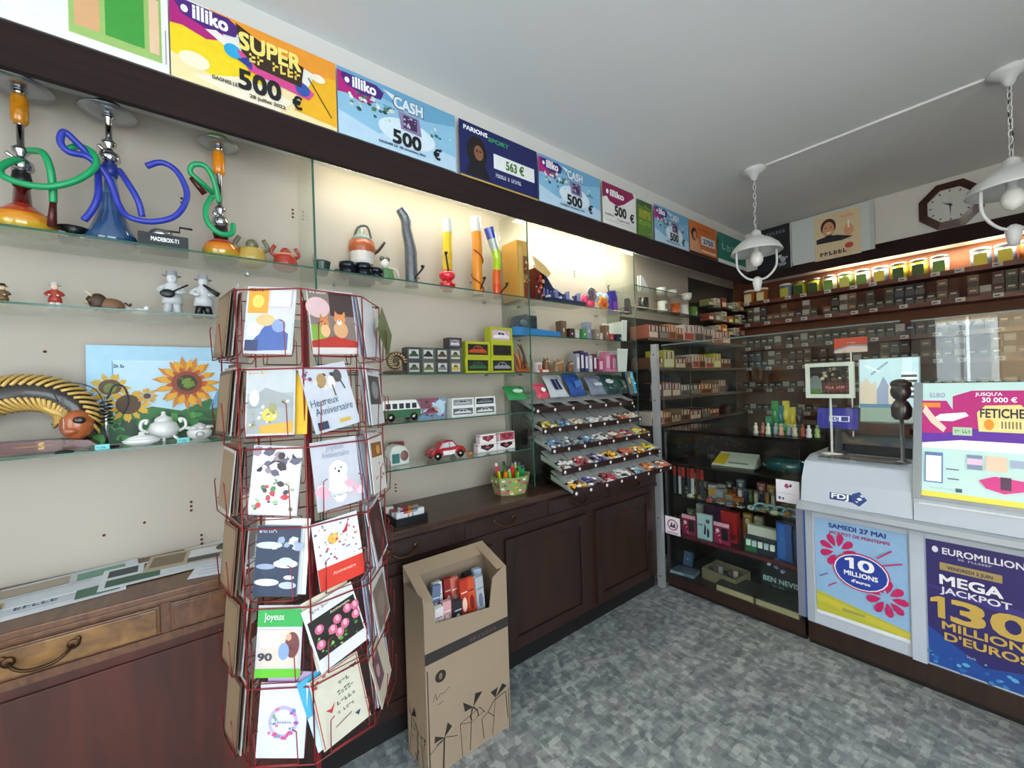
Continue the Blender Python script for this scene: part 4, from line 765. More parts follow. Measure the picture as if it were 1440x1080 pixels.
blob_toy(862, .1, SA, 'purple stand with a small bird topped rod', [('stand', lambda b: b.prism([(-.03, 0), (-.03, .16), (.02, .17), (.04, .12), (.045, 0)], -.01, .02, '#2e2488')), ('rod', lambda b: b.tube([(-.035, 0, .15), (-.045, 0, .19), (-.03, 0, .2)], .005, '#3a4a3a', smooth=3)), ('front', lambda b: b.box(-.005, -.014, 0, .03, -.0105, .09, '#7a3a98'))], 'display_stand', 'stand', 1.1)
blob_toy(881, .17, SA, 'dark wedge shaped lighter case at the end of the top shelf', [('case', lambda b: b.prism([(0, 0), (.05, 0), (.02, .11), (.005, .12)], -.02, .02, '#1e1a2c')), ('trim', lambda b: b.prism([(.012, .005), (.024, .005), (.012, .07)], -.0212, -.0202, '#7a4a8a'))], 'lighter_case', 'case')
# white china in the right end
for i, (px, z, lab) in enumerate([(905, 2.2232, 'white pointed napkin holder on the highest small glass shelf'), (930, 2.2232, 'white lattice china cup on the highest small glass shelf'), (945, 2.2232, 'white china bowl at the right of the highest small glass shelf'), (966, 2.2232, 'white cup with dark rim on the highest small glass shelf')]):
    if i == 0:
        y = ly(px, .12, z); t = thing('napkin_holder', lab, 'holder', (.12, y, z), Q); b = MB()
        for d_ in (-.012, .012): b.prism([(-.06, 0), (.07, 0), (.04, .05), (-.02, .12), (-.06, .13)], d_-.002, d_+.002, '#dcdeda')
        b.build('plates', t); MB().box(-.06, -.01, 0, .07, .01, .004, WHITE).build('base', t)
    else:
        pot(px, lab, M('#d6d8d4', .25), .045, .07, x=.12, z=z, name='china_cup', cat='cup', shape=[(.025, 0), (.04, .02), (.044, .065), (.04, .065), (.03, .01)]).scale = (1, 1, 1)
for px, lab, c in [(905, 'dark round-topped mug at the left of the mug shelf', '#2c2a28'), (932, 'white mug with a black square on the mug shelf', '#dcdcd8'), (950, 'orange banded mug on the mug shelf', '#b8562a'), (962, 'white mug between the orange and green mugs', '#d8d8d0'), (975, 'green mug at the right of the mug shelf', '#5a7a3a')]:
    z = 2.0702; y = ly(px, .13, z); t = thing('mug', lab, 'mug', (.13, y, z), Q, None)
    MB().lathe([(.036, 0), (.04, .01), (.04, .1), (.036, .1), (.034, .02)], [M(c, .25)]).build('cup', t); MB().tube([(.038, 0, .08), (.062, 0, .075), (.062, 0, .035), (.038, 0, .025)], .006, M(c, .25), smooth=3).build('handle', t)
    if c == '#dcdcd8': MB().box(-.02, -.0415, .03, .015, -.039, .075, BLACK).build('printed_square', t)
# shelf SG (z 1.79) of bay three
y0 = gy(716, .15, SG); t = thing('blister_pack', 'pale car shaped blister pack on a blue tray under the playset', 'toy box', (.15, y0, SG), Q)
w = gy(785, .18, SG)-y0; b = MB(); b.prism([(0, 0), (w, 0), (w*.98, .035), (.01, .05)], -.06, .05, '#2a78b4'); b.build('tray', t); b = MB(); b.prism([(.01, .05), (.02, .11), (.05, .16), (.14, .175), (.19, .15), (.2, .045)], -.04, .04, PLEXI); b.build('blister', t)
b = MB(); b.prism([(.03, .05), (.05, .12), (.13, .14), (.17, .045)], -.02, .035, '#3a4654'); b.box(.14, -.03, .045, .2, .03, .13, '#26333f'); b.ell((.09, -.03, .08), (.03, .01, .02), '#6a7a8a'); b.build('toy', t)
rows = [(788, 'brown', '#6a5440', .05, .12), (797, 'black and red', '#3a1a1c', .045, .07), (808, 'white striped', '#c8c4bc', .04, .07), (815, 'green', '#3a8a4a', .045, .075), (824, 'pale blue', '#8a90a8', .05, .13), (833, 'beige', '#8a7c70', .05, .08), (840, 'cream', '#c2bab0', .05, .06), (850, 'brown flowered', '#7a5a4a', .045, .12), (856, 'red', '#b82a2a', .05, .06), (866, 'navy', '#1c1a44', .085, .062)]
for px, cn, c, w, h in rows:
    y0 = gy(px, .15, SG); t = thing('trinket_box', f'{cn} little gift box on the shelf above the pink trinkets', 'box', (.14+.02*(px % 2), y0, SG), Q, None)
    b = MB(); b.box(0, -.02, 0, w, .03, h*.8, c); b.build('box', t); MB().box(-.001, -.021, h*.8, w+.001, .031, h, M(c, .35)).box(w*.4, -.022, h*.4, w*.6, -.0201, h*.6, '#d8d0c4').build('lid', t)
# white acrylic boxes
for z, lab, h, px in [(SG, 'white translucent plastic bin on the upper right shelf', .16, 874), (SD, 'white translucent plastic bin on the lower right shelf', .17, 868)]:
    y0 = gy(px, .2, z); w = 2.635-y0; t = thing('plastic_bin', lab, 'bin', (.02, y0, z), Q); ACR = M('#cdd6cf', .3, 0, .03)
    b = MB()
    b.prism([(0, 0), (w*.8, 0), (w*.99, h), (0, h)], -.19, -.185, ACR); b.prism([(0, 0), (w*.8, 0), (w*.99, h), (0, h)], -.005, 0, ACR); b.box(0, -.185, 0, w*.8, -.005, .004, ACR)
    b.add([(w*.8, -.19, 0), (w*.8, 0, 0), (w*.99, 0, h), (w*.99, -.19, h)], [(0, 1, 2, 3)], ACR); b.build('bin', t); MB().box(0, -.193, h-.006, w*.99, -.1902, h, WHITE).build('rim', t)
# shelf SD of bay three
def sb(px, x, z, lab, w, d, h, c, c2=None, name='gift_box', cat='box', ops=None):
    y0 = gy(px, x, z); b = MB(); b.box(0, -d/2, 0, w, d/2, h, c)
    if c2: b.box(w*.15, -d/2-.001, h*.2, w*.85, -d/2, h*.8, c2)
    if ops: draw(b, w, h, ops, -d/2-.001)
    return tag(b.build(name, None, (x, y0, z), Q), lab, cat)
y = gy(736, .15, SD); t = thing('coral_ornament', 'spiky orange and brown ornament right of the yellow boxed cars', 'ornament', (.15, y, SD), Q)
b = MB()
for i in range(11):
    a = random.uniform(-1, 1); l = random.uniform(.06, .2); b.tube([(0+.01*i-.04, 0, .01), (a*.03+.01*i-.04, random.uniform(-.02, .02), l*.6), (a*.06+.008*i-.04, 0, l)], .008, M(['#a85228', '#5a3a2c', '#c86a30'][i % 3], .4), 6, smooth=3, taper=(1.2, .4))
b.ell((0, 0, .015), (.06, .03, .015), M('#b85a2c', .5)); b.build('branches', t)
sb(753, .17, SD, 'tiny white box with a pink front beside the coral ornament', .04, .03, .065, '#d8d0cc', '#b87a80')
sb(760, .19, SD, 'flat red and white packet lying in front of the tiny white box', .07, .02, .02, '#c8584a', '#e6d8d0', 'packet', 'packet')
for i, (px, c, h) in enumerate([(768, '#7a5230', .09), (778, '#8a6a48', .075), (787, '#9a6830', .085), (797, '#6a4a34', .07)]):
    y = gy(px, .12, SD); t = thing('wooden_owl', ['dark brown carved owl, first from the coral ornament', 'light brown carved owl, second from the coral ornament', 'honey brown carved owl, third from the coral ornament', 'chestnut carved owl, fourth from the coral ornament'][i], 'ornament', (.12+.03*(i % 2), y, SD), Q)
    MB().lathe([(.022, 0), (.026, .01), (.024, h*.6), (.02, h*.7), (.023, h*.85), (.012, h)], M(c, .4, scale=80)).build('body', t); b = MB()
    for a in (-1, 1): b.ell((a*.009, -.021, h*.84), (.006, .004, .006), '#d8c8a0'); b.ell((a*.016, 0, h), (.005, .005, .01), c)
    b.build('eyes', t)
for i, (px, c, h) in enumerate([(806, '#9a9aa4', .13), (812, '#26264e', .15), (818, '#3a3670', .14), (824, '#b8b4bc', .12), (830, '#5a2a48', .13)]):
    sb(px, .13, SD, ['grey upright card box at the left of the pink trinkets', 'navy upright card box second from the owls', 'indigo upright card box in the middle of the upright row', 'silver upright card box fourth from the owls', 'plum upright card box touching the pink trinkets'][i], .032, .07, h, c, '#d8d4d8')
for i, (px, c, h, w) in enumerate([(838, '#a84a68', .1, .05), (848, '#c87a98', .15, .05), (857, '#b85a80', .13, .05)]):
    sb(px, .13, SD, ['deep pink gift box, leftmost of the three pink boxes', 'tall pale pink gift box, middle of the three pink boxes', 'pink gift box beside the lower white bin'][i], w, .06, h, c, '#e0b0c4')
sb(850, .205, SD, 'low flat pink packet in front of the pink gift boxes', .12, .03, .018, '#c87094', None, 'packet', 'packet')
# ============================================================ stepped sweet rack
RY0, RY1 = 1.64, 2.62; TI = [(.255, 1.330), (.315, 1.213), (.385, 1.104), (.465, .996), (.545, .892)]
t = thing('sweet_rack', 'five-tier stepped sweet rack with brown edges and round price dots', 'rack', (0, RY0, 0), Q); L = RY1-RY0
BE = M('#2c1512', .35); GRP = M('#a6a9a7', .22, 0, .05, coat=.5); SW = ['#c8b42a', '#5a84a8', '#c8ccd0', '#b8604a', '#4a4a88', '#d8a02c', '#a8344a', '#7a9ab0', '#d0c0a8', '#c8743a']
for i, (x, z) in enumerate(TI):
    tt = MB(); tt.extx([(-x, z), (-x, z+.004), (-x+.2, z+.064), (-x+.2, z+.06)], 0, L, M('#3a2a24', .4)); tt.box(0, -x-.006, z-.012, L, -x, z+.02, BE)
    ob = tt.build('tier', t); nb = 7 if i else 6; bw = L/nb
    b = MB()
    for k in range(nb+1): q = min(k*bw, L-.004); b.extx([(-x+.001, z+.004), (-x+.001, z+.022), (-x+.17, z+.085), (-x+.17, z+.056)], q, q+.004, GRP)
    for k in range(nb): b.extx([(-x+.085, z+.042), (-x+.083, z+.046), (-x+.18, z+.103), (-x+.182, z+.099)], k*bw+.012, (k+1)*bw-.006, GRP)
    b.build('bin_dividers', ob, label='grey plastic bin dividers and flaps')
    for k in range(nb+1):
        d = MB(); d.T = Matrix.Translation((min(max(.02, k*bw), L-.02), -x-.0062, z+.003)) @ Matrix.Rotation(PI/2, 4, 'X'); d.cyl(0, 0, 0, .001, .0095, WHITE, 14); d.build('price_dot', ob)
for s_ in (-.006, L+.001): MB().extx([(-.05, .892), (-.53, .892), (-.53, .9), (-.45, 1.0), (-.37, 1.11), (-.3, 1.22), (-.24, 1.335), (-.05, 1.42)], s_, s_+.005, SHELFG).build('side_panel', t)
MB().box(0, -.05, .893, L, -.03, 1.40, M('#2a2320', .5)).build('back_panel', t)
b = MB(); b.box(.02, -.5, .8922, .05, -.06, .9, BE); b.box(L-.05, -.5, .8922, L-.02, -.06, .9, BE); b.build('feet', t)
cname = {'#c8b42a': 'yellow', '#5a84a8': 'blue', '#c8ccd0': 'white', '#b8604a': 'salmon', '#4a4a88': 'violet', '#d8a02c': 'amber', '#a8344a': 'crimson', '#7a9ab0': 'grey-blue', '#d0c0a8': 'cream', '#c8743a': 'orange'}
order = [[], ['#c8b42a', '#5a84a8', '#d0c0a8', '#c8ccd0', '#c8ccd0', '#b8604a', '#d0c0a8'], ['#5a84a8', '#7a9ab0', '#5a84a8', '#c8ccd0', '#b8604a', '#a8344a', '#c8b42a'], ['#c8ccd0', '#a8344a', '#4a4a88', '#d8a02c', '#b8604a', '#d8a02c', '#c8b42a'], ['#d8a02c', '#4a4a88', '#a8344a', '#c8ccd0', '#7a9ab0', '#c8743a', '#b8604a']]
tn = ['', 'second tier from the top', 'middle tier', 'fourth tier', 'bottom tier']; pn = ['first', 'second', 'third', 'fourth', 'fifth', 'sixth', 'last']
for i in range(1, 5):
    x, z = TI[i]; bw = L/7
    for k in range(7):
        c = order[i][k]; rnd = random.Random(i*10+k); b = MB()
        for n_ in range(24):
            u = rnd.uniform(.026, bw-.024); v = rnd.uniform(.004, .075); zz = v*.33+rnd.uniform(.008, .026)
            b.T = Matrix.Translation((u, v, zz)) @ Matrix.Rotation(rnd.uniform(0, 3), 4, 'Z') @ Matrix.Rotation(.3, 4, 'X'); b.ell((0, 0, 0), (.019, .011, .008), [c, c, '#d8d4cc', c, '#6a4a3a'][n_ % 5], 8, 5)
        b.T = Matrix()
        tag(b.build('wrapped_sweets', None, (x-.006, RY0+k*bw, z+.004), Q), f'heap of {cname[c]} wrapped sweets in the {pn[k]} bin of the {tn[i]}', 'sweets', kind='stuff')
# big bags on the top tier
def bag(px, py, x, w, d, h, lab, c, ops, rz=0, lean=20):
    z = 1.365; y0 = ly(px, x, z); t = thing('snack_bag', lab, 'bag', (x, y0, z+.04), (R(-90+lean+40), 0, Q+R(rz))); b = MB()
    n = 12; V = []; Fc = []
    for sg in (-1, 1):
        for j in range(n+1):
            for i in range(n+1):
                u, v = 2*i/n-1, 2*j/n-1; e_ = (1-abs(u)**3)*(1-abs(v)**4); V.append((w/2+u*w/2*(1-.06*math.cos(v*2.2)), sg*d*e_*(1+.25*math.sin(5*u+3*v)), h/2+v*h/2))
    for sgi in range(2):
        o_ = sgi*(n+1)**2
        for j in range(n):
            for i in range(n):
                q = (o_+j*(n+1)+i, o_+j*(n+1)+i+1, o_+(j+1)*(n+1)+i+1, o_+(j+1)*(n+1)+i); Fc.append(q if sgi == 0 else q[::-1])
    b.add(V, Fc, M(c, .22, coat=.6), True); b.build('pouch', t)
    e = MB(); e.box(.01, -.002, h-.012, w-.01, .002, h+.006, M(c, .3)); e.build('crimped_seal', t)
    e = MB(); draw(e, w*.6, h*.5, ops, -d*1.2, x0=w*.2, z0=h*.25); e.build('printed_front', t)
bag(716, 560, .2, .16, .02, .1, 'green bag of sweets at the left end of the rack', '#2a8a4a', [('e', .5, .5, .4, .3, '#c8e0c8')], 0, 10)
bag(757, 560, .24, .1, .02, .1, 'small red and white bag of sweets on the top tier', '#c84858', [('e', .5, .5, .3, .3, '#f0e8e8')])
bag(775, 545, .17, .17, .025, .16, 'large navy and white bag with diagonal stripes on the top tier', '#c8ccd4', [('p', [(.05, 0), (.35, 0), (.25, 1), (0, 1)], '#1a2050'), ('p', [(.45, 0), (.7, 0), (.55, 1), (.32, 1)], '#1a2050')], 0)
bag(805, 545, .17, .17, .03, .17, 'bright blue crumpled bag in the middle of the top tier', '#2450a0', [('p', [(0, 0), (1, .3), (.9, .8), (.1, .6)], '#4a80c8')], 6)
bag(832, 545, .17, .16, .025, .15, 'grey-blue bag with a pale stripe on the top tier', '#7a8498', [('r', .1, .3, .9, .6, '#d0d4da')], -4)
bag(850, 545, .17, .18, .03, .16, 'dark green bag with a white oval on the top tier', '#2c4c4c', [('e', .4, .6, .4, .25, '#dfe6e2')], 0)
bag(872, 545, .17, .14, .025, .15, 'teal and grey bag at the right of the top tier', '#3a5a58', [('r', .3, .2, .8, .8, '#8a9a98')], 5)
b = MB(); b.box(0, -.004, 0, .085, .004, .17, '#2a5a7a'); draw(b, .085, .17, [('r', .05, .04, .5, .96, '#6a5c3a'), ('r', .55, .04, .95, .96, '#3a9cc0'), ('e', .3, .6, .15, .15, '#c8b070'), ('d', .5, .1, .95, .9, 9, .04, ['#8ad0e0', '#1a4a6a'])], -.0045); b.box(-.01, -.012, -.012, .095, .012, 0, BLACK)
tag(b.build('magazine_card', None, (.3, 2.52, 1.40), (R(-14), 0, Q)), 'turquoise and brown card standing at the right end of the sweet rack', 'card')
# snack rolls in front of big bags
y0 = gy(757, .29, 1.36)
# ============================================================ grey metal post
t = thing('metal_post', 'grey slotted metal post between the mahogany counter and the glass showcase', 'post', (.4, 2.69, 0))
b = MB(); GR = M('#a9adb0', .4, .5); b.box(-.022, -.018, 0, .022, -.014, 1.755, GR); b.box(-.022, -.014, 0, -.018, .018, 1.755, GR); b.box(.018, -.014, 0, .022, .018, 1.755, GR); b.build('upright', t)
b = MB()
for z in (.08, .5, .95, 1.35, 1.68): b.T = Matrix.Translation((0, -.018, z)) @ Matrix.Rotation(PI/2, 4, 'X'); b.cyl(0, 0, 0, .002, .006, '#3a3c3e', 10)
b.build('screws', t)
# ============================================================ things on the counter
def sheet(x0, y0, w, h, rot, z, lab, ops, c='#d9dbe0', name='leaflet', cat='leaflet', th=.0008):
    b = MB(); b.box(0, -th, 0, w, 0, h, c); draw(b, w, h, ops, -th-.0001, .0001)
    return tag(b.build(name, None, (x0, y0, z), (R(-90), 0, Q+R(rot))), lab, cat)
tx = lambda n, c='#6a7080': [('l', [(.08, .9-.1*i), (.9-.12*(i % 3), .9-.1*i)], .012, c) for i in range(n)]
Zc = .8905
sheet(.33, -.45, .3, .2, 4, Zc+.0010, 'white leaflet with a green photo nearest the counter edge', tx(8)+[('r', .62, .1, .95, .5, '#3c6a54'), ('t', .2, .3, .12, '~BONUS', .3, '#4a6a88')], '#dfe2e8')
sheet(.24, -.46, .34, .2, 6, Zc+.0020, 'pale leaflet with brown pictures at the left of the counter papers', tx(6)+[('r', .05, .5, .5, .9, '#a89a88'), ('r', .55, .5, .9, .85, '#6c9a84')], '#cfd4da')
sheet(.28, -.22, .3, .2, 1, Zc+.0030, 'white leaflet with four small pictures in the middle of the papers', [('r', .05, .55, .3, .9, '#2c3c40'), ('r', .35, .6, .6, .92, '#5a4a38'), ('r', .65, .55, .92, .9, '#a88a40'), ('r', .05, .1, .5, .42, '#2f5a4a'), ('r', .58, .1, .95, .45, '#cdd6dc')], '#d8dce0')
sheet(.2, -.12, .24, .17, -6, Zc+.0040, 'small leaflet with tan squares behind the middle papers', [('r', .05, .2, .45, .85, '#7a6a54'), ('r', .5, .4, .95, .9, '#e6e8ea'), ('r', .5, .1, .9, .35, '#3c4a4c')], '#b8a890')
sheet(.36, .0, .26, .3, -14, Zc+.0010, 'white A4 paper at the right beside the card spinner', tx(9, '#a0a8b8'), '#e0e3ee', 'paper', 'paper')
sheet(.22, .03, .24, .2, 10, Zc+.0025, 'white paper with a pinkish corner lying behind the A4 paper', tx(5, '#b0a0a0')+[('r', .6, .6, 1, 1, '#d8b8a8')], '#e2e0e4', 'paper', 'paper')
sheet(.3, -.62, .2, .22, 12, Zc+.001, 'yellow-brown magazine at the far left end of the counter', [('d', 0, 0, 1, 1, 40, .06, ['#8a7a28', '#3a3a1c', '#b89a40', '#24281c'])], '#6a6430', 'magazine', 'magazine', .006)
b = MB(); b.ell((0, 0, .012), (.03, .018, .012), '#3a4034'); b.ell((.03, .005, .01), (.02, .015, .01), '#4a5040'); tag(b.build('key_pouch', None, (.12, .12, Zc), Q), 'small dark olive pouch at the back of the counter near the spinner', 'pouch')
# basket of trinkets
y0 = gy(543, .25, .89); w = gy(592, .3, .89)-y0
t = thing('trinket_tray', 'black tray edged in white holding small gifts beside the spinner', 'tray', (.3, y0, .8902), Q); b = MB()
b.box(0, -.07, 0, w, .1, .004, BLACK); b.box(0, -.07, .004, w, -.066, .035, BLACK); b.box(0, .096, .004, w, .1, .035, BLACK); b.box(0, -.066, .004, .004, .096, .035, BLACK); b.box(w-.004, -.066, .004, w, .096, .035, BLACK); b.build('tray', t)
for i in range(11):
    rnd = random.Random(50+i); c = ['#c8ccd0', '#a82a3a', '#d08a3a', '#8a9098', '#e0dcd8', '#7a3a40'][i % 6]; u = .022+(i % 5)*(w-.05)/4; v = -.045+.055*(i//5)
    tag(MB().box(-.017, -.012, 0, .017, .012, .055, c).box(-.012, -.0125, .02, .012, -.012, .045, '#d8d8dc').build('gift_charm', None, (.3-v, y0+u, .8945), (0, 0, Q+rnd.uniform(-.25, .25))), f'{["silver", "crimson", "orange", "grey", "white", "maroon"][i % 6]} small gift in the {["front", "middle", "back"][i//5]} row of the black tray', 'gift', 'small gifts in the black tray')
# octagonal display of lighters
y = gy(717, .24, .89); t = thing('lighter_display', 'colourful octagonal cardboard display on the counter left of the sweet rack', 'display box', (.25, y, .8902), (0, 0, Q)); b = MB(); cs = ['#c84a6a', '#e0d8d0', '#5aa04a', '#c8a83a', '#8a3a6a']
r0, r1, h = .085, .105, .1; n = 8; V = []
for k, (r, z) in enumerate([(r0, 0), (r1, h), (r1-.004, h), (r0-.004, .004)]): V += [(r*math.cos(2*PI*(i+.5)/n)*1.15, r*math.sin(2*PI*(i+.5)/n), z) for i in range(n)]
FL = [(k*n+i, k*n+(i+1) % n, (k+1)*n+(i+1) % n, (k+1)*n+i) for k in range(3) for i in range(n)]; b.add(V, FL+[tuple(range(n-1, -1, -1)), tuple(3*n+i for i in range(n))], '#8a9a5a')
for i in range(n):
    a0, a1 = 2*PI*(i+.5)/n, 2*PI*(i+1.5)/n; rnd = random.Random(i)
    for q in range(14):
        u, v = rnd.uniform(.1, .9), rnd.uniform(.08, .92); r = (r0+(r1-r0)*v)*1.004; c = ((1-u)*math.cos(a0)+u*math.cos(a1), (1-u)*math.sin(a0)+u*math.sin(a1)); tn_ = (-math.sin((a0+a1)/2), math.cos((a0+a1)/2)); s = .009
        b.add([((r*c[0]+dx*tn_[0]*s)*1.15, r*c[1]+dx*tn_[1]*s, v*h+dz*s) for dx, dz in ((-1, -1), (1, -1), (1, 1), (-1, 1))], [(0, 1, 2, 3)], cs[(q+i) % 5])
b.build('carton', t)
lt = None
for i in range(16):
    rnd = random.Random(80+i); c = ['#d8c81c', '#e0d020', '#c83a20', '#3aa83a', '#e08a20', '#2a9a5a', '#b82040', '#5ab83a'][i % 8]; ang = i*2.4; r = .018*math.sqrt(i)+.004; p = (.25-r*math.sin(ang)*.9, y+r*math.cos(ang))
    o = thing('lighter', f'{["yellow", "lemon", "red", "green", "orange", "teal", "crimson", "lime"][i % 8]} lighter standing in the octagonal display', 'lighter', (p[0], p[1], .896), (rnd.uniform(-.12, .12), rnd.uniform(-.12, .12), rnd.uniform(0, 3)), 'lighters in the octagonal display')
    b = MB(); b.ell((0, 0, .06), (.011, .007, .01), c); b.box(-.010, -.006, 0, .010, .006, .1+.02*(i % 3), c); b.build('body', o); MB().box(-.008, -.005, .1+.02*(i % 3), .008, .005, .118+.02*(i % 3), STEEL if i % 3 else c).build('cap', o)
# ============================================================ cardboard dump bin
CB = M('#94806a', .8, 0, .05, scale=8); CB2 = M('#7a6248', .85); bx0, bx1, by0, by1 = .46, .64, .70, 1.10
t = thing('cardboard_bin', 'tall brown cardboard dump bin with line drawings of gifts', 'box', (.64, by0, 0), Q); w = by1-by0; D = .18; T_ = .004; H = .70
b = MB(); b.prism([(0, 0), (w, 0), (w, H), (w-.02, H), (w-.075, H-.03), (w-.095, H-.15), (.05, H-.12), (.045, H-.045), (.035, H-.03), (0, H-.03)], 0, T_, CB); b.box(0, T_, 0, T_, D, H-.01, CB); b.box(w-T_, T_, 0, w, D, H, CB); b.box(0, D-T_, 0, w, D, H+.06, CB); b.box(T_, T_, .42, w-T_, D-T_, .425, CB2)
b.add([(0, 0, H-.03), (.045, 0, H-.03), (.045, D, H+.06), (0, D, H+.06)], [(0, 1, 2, 3)], CB); b.add([(w-.05, 0, H), (w, 0, H), (w, D, H+.06), (w-.05, D, H+.06)], [(0, 1, 2, 3)], CB); b.add([(0, D-.06, H+.03), (w, D-.06, H+.03), (w, D, H+.062), (0, D, H+.062)], [(0, 1, 2, 3)], CB)
b.build('carton', t)
dk = '#2c2622'; b = MB(); b.box(-.0005, -.0006, .435, w+.0005, -.0001, .478, '#2e2826'); draw(b, .14, .014, [('t', 0, 0, 1, '~CADEAUX', 1, '#5a4a44')], -.0008, x0=w*.5, z0=.447); b.box(.22*1, -.0009, .45, .228, -.0007, .458, '#b02a2a')
b.build('printed_band', t)
b = MB(); yy = -.0006
draw(b, w, .42, [('e', .16, .88, .06, .055, dk), ('e', .16, .88, .02, .03, '#7a6248'), ('l', [(.02, .0), (.02, .98)], .01, dk), ('l', [(.98, .0), (.98, .4)], .008, dk), ('l', [(.07, .68), (.1, .74), (.11, .68), (.15, .72), (.2, .71), (.25, .74)], .005, dk), ('l', [(.12, .63), (.18, .64)], .005, dk),
  ('l', [(.16, .0), (.18, .3)], .016, dk), ('l', [(.02, .22), (.18, .3), (.33, .24)], .006, dk), ('p', [(.18, .3), (.08, .36), (.07, .3)], dk), ('p', [(.18, .3), (.22, .42), (.27, .36)], dk), ('p', [(.18, .3), (.15, .27), (.08, .27)], dk),
  ('l', [(.38, .0), (.36, .33), (.6, .38), (.66, .3)], .006, dk), ('l', [(.36, .33), (.5, .28), (.66, .32)], .005, dk), ('l', [(.47, .02), (.5, .42)], .008, dk), ('p', [(.52, .42), (.4, .52), (.42, .42)], dk), ('p', [(.52, .42), (.55, .54), (.64, .52)], dk), ('l', [(.52, .42), (.48, .34), (.5, .3)], .012, dk), ('l', [(.52, .42), (.57, .36), (.58, .3)], .012, dk),
  ('l', [(.64, .05), (.62, .25), (.7, .28), (.78, .2)], .007, dk), ('l', [(.7, .28), (.78, .36), (.94, .38), (.96, .1)], .009, dk), ('p', [(.8, .38), (.74, .46), (.84, .47)], dk), ('p', [(.8, .38), (.9, .48), (.96, .43)], dk), ('l', [(.75, .02), (.8, .38)], .006, dk)], -.0005, .00003); b.build('line_drawing', t)
b = MB(); b.T = Matrix.Rotation(-Q, 4, 'Z') @ Matrix.Translation((-D, 0, 0)); draw(b, D, .42, [('l', [(.1, .02), (.25, .4)], .01, dk), ('l', [(.25, .4), (.7, .3), (.8, .02)], .008, dk), ('p', [(.25, .4), (.1, .5), (.15, .42)], dk), ('p', [(.25, .4), (.4, .52), (.5, .45)], dk), ('l', [(.5, .02), (.55, .32)], .012, dk), ('d', .1, .0, .9, .4, 16, .01, [dk])], -.0005); b.build('side_drawing', t)
NC = [('white and red', '#d8d4d0', '#b83030'), ('pink spotted', '#d8a0a0', '#f0e8e8'), ('black and white', '#2a2a30', '#d8d8d8'), ('red', '#b8301c', '#e8c8b0'), ('orange-red', '#c84a24', '#7a1a14'), ('silver', '#a8acb4', '#6a7080'), ('blue-grey', '#6a7894', '#d0d4e0'), ('white', '#dcdce0', '#8a8a98'), ('dark red', '#8a2420', '#d8b8a8'), ('salmon', '#d07060', '#f0e0d8'), ('black', '#18181c', '#7a7a80'), ('pale blue', '#b0c4d8', '#5a6a8a')]
for i, (cn, c, c2) in enumerate(NC):
    u = .085+(i % 6)*.043; v = .05 if i < 6 else .11; h = .25 if i in (3, 4, 5, 6) or i > 6 else .19
    rx = random.Random(i).uniform(-.1, .06); ry = random.Random(i+9).uniform(-.1, .1)
    b = MB(); b.box(-.019, -.011, 0, .019, .011, h, c); draw(b, .038, h, [('r', .1, .1, .9, .3, c2), ('e', .5, .6, .3, .12, c2), ('l', [(.1, .8), (.9, .8)], .02, c2)], -.0112, x0=-.019)
    tag(b.build('slim_packet', None, (.64-v, by0+u, .4255), (rx, ry, Q)), f'{cn} slim packet in the cardboard bin, {"front" if i < 6 else "back"} row', 'packet', 'slim packets in the cardboard bin')
# ============================================================ card spinner
RX0, RY0_, AZ0 = .79, .286, R(-14.5)
RED = M('#7c1a1e', .4, 0, .1)
t = thing('card_spinner', 'red wire card spinner standing before the counter', 'card rack', (RX0, RY0_, 0), AZ0)
MB().tube([(0, 0, .12), (0, 0, 1.76)], .007, RED, 12).build('pole', t)
b = MB()
for k in range(4):
    a = k*PI/2+.4; b.tube([(0, 0, .14), (.1*math.cos(a), .1*math.sin(a), .12), (.25*math.cos(a), .25*math.sin(a), .03), (.28*math.cos(a), .28*math.sin(a), .012)], .011, RED, smooth=3)
b.build('foot', t)
RR = .215; ROWZ = [1.585, 1.39, 1.195, 1.0, .805, .61]; azs = [(k+.5)*PI/4 for k in range(8)]
for z in [.585]+[q+.165 for q in ROWZ][::-1]:
    b = MB(); r = .19/math.cos(PI/8); b.tube([(r*math.cos(k*PI/4), r*math.sin(k*PI/4), z) for k in range(8)], .002, RED, 5, True)
    for k in range(4): a = k*PI/2; b.tube([(0, 0, z), (r*math.cos(a), r*math.sin(a), z)], .0016, RED, 5)
    b.build('wire_ring', t)
for k in range(8):
    a = k*PI/4; r = .19/math.cos(PI/8); MB().tube([(r*math.cos(a), r*math.sin(a), .585), (r*math.cos(a), r*math.sin(a), 1.75)], .002, RED, 5).build('upright_wire', t)
pk = MB(); w2 = .05
for s_ in (-1, 1): pk.tube([(s_*w2, .045, .165), (s_*w2, .042, .02), (s_*w2, .03, 0), (s_*w2, 0, .0), (s_*w2, -.004, .08), (s_*w2*.8, -.003, .085)], .0014, RED, 5)
pk.tube([(-w2, .03, 0), (w2, .03, 0)], .0014, RED, 5); pk.tube([(-w2, 0, 0), (w2, 0, 0)], .0014, RED, 5); pk.tube([(-w2, .044, .12), (w2, .044, .12)], .0014, RED, 5); pk.tube([(-w2, .044, .06), (w2, .044, .06)], .0014, RED, 5)
proto = None
for k, az in enumerate(azs):
    for z in ROWZ:
        if proto is None: o = proto = pk.build('card_pocket', t)
        else: o = proto.copy(); COL.objects.link(o); o.parent = t
        o.location = (RR*math.cos(az), RR*math.sin(az), z); o.rotation_euler = (0, 0, az+Q)
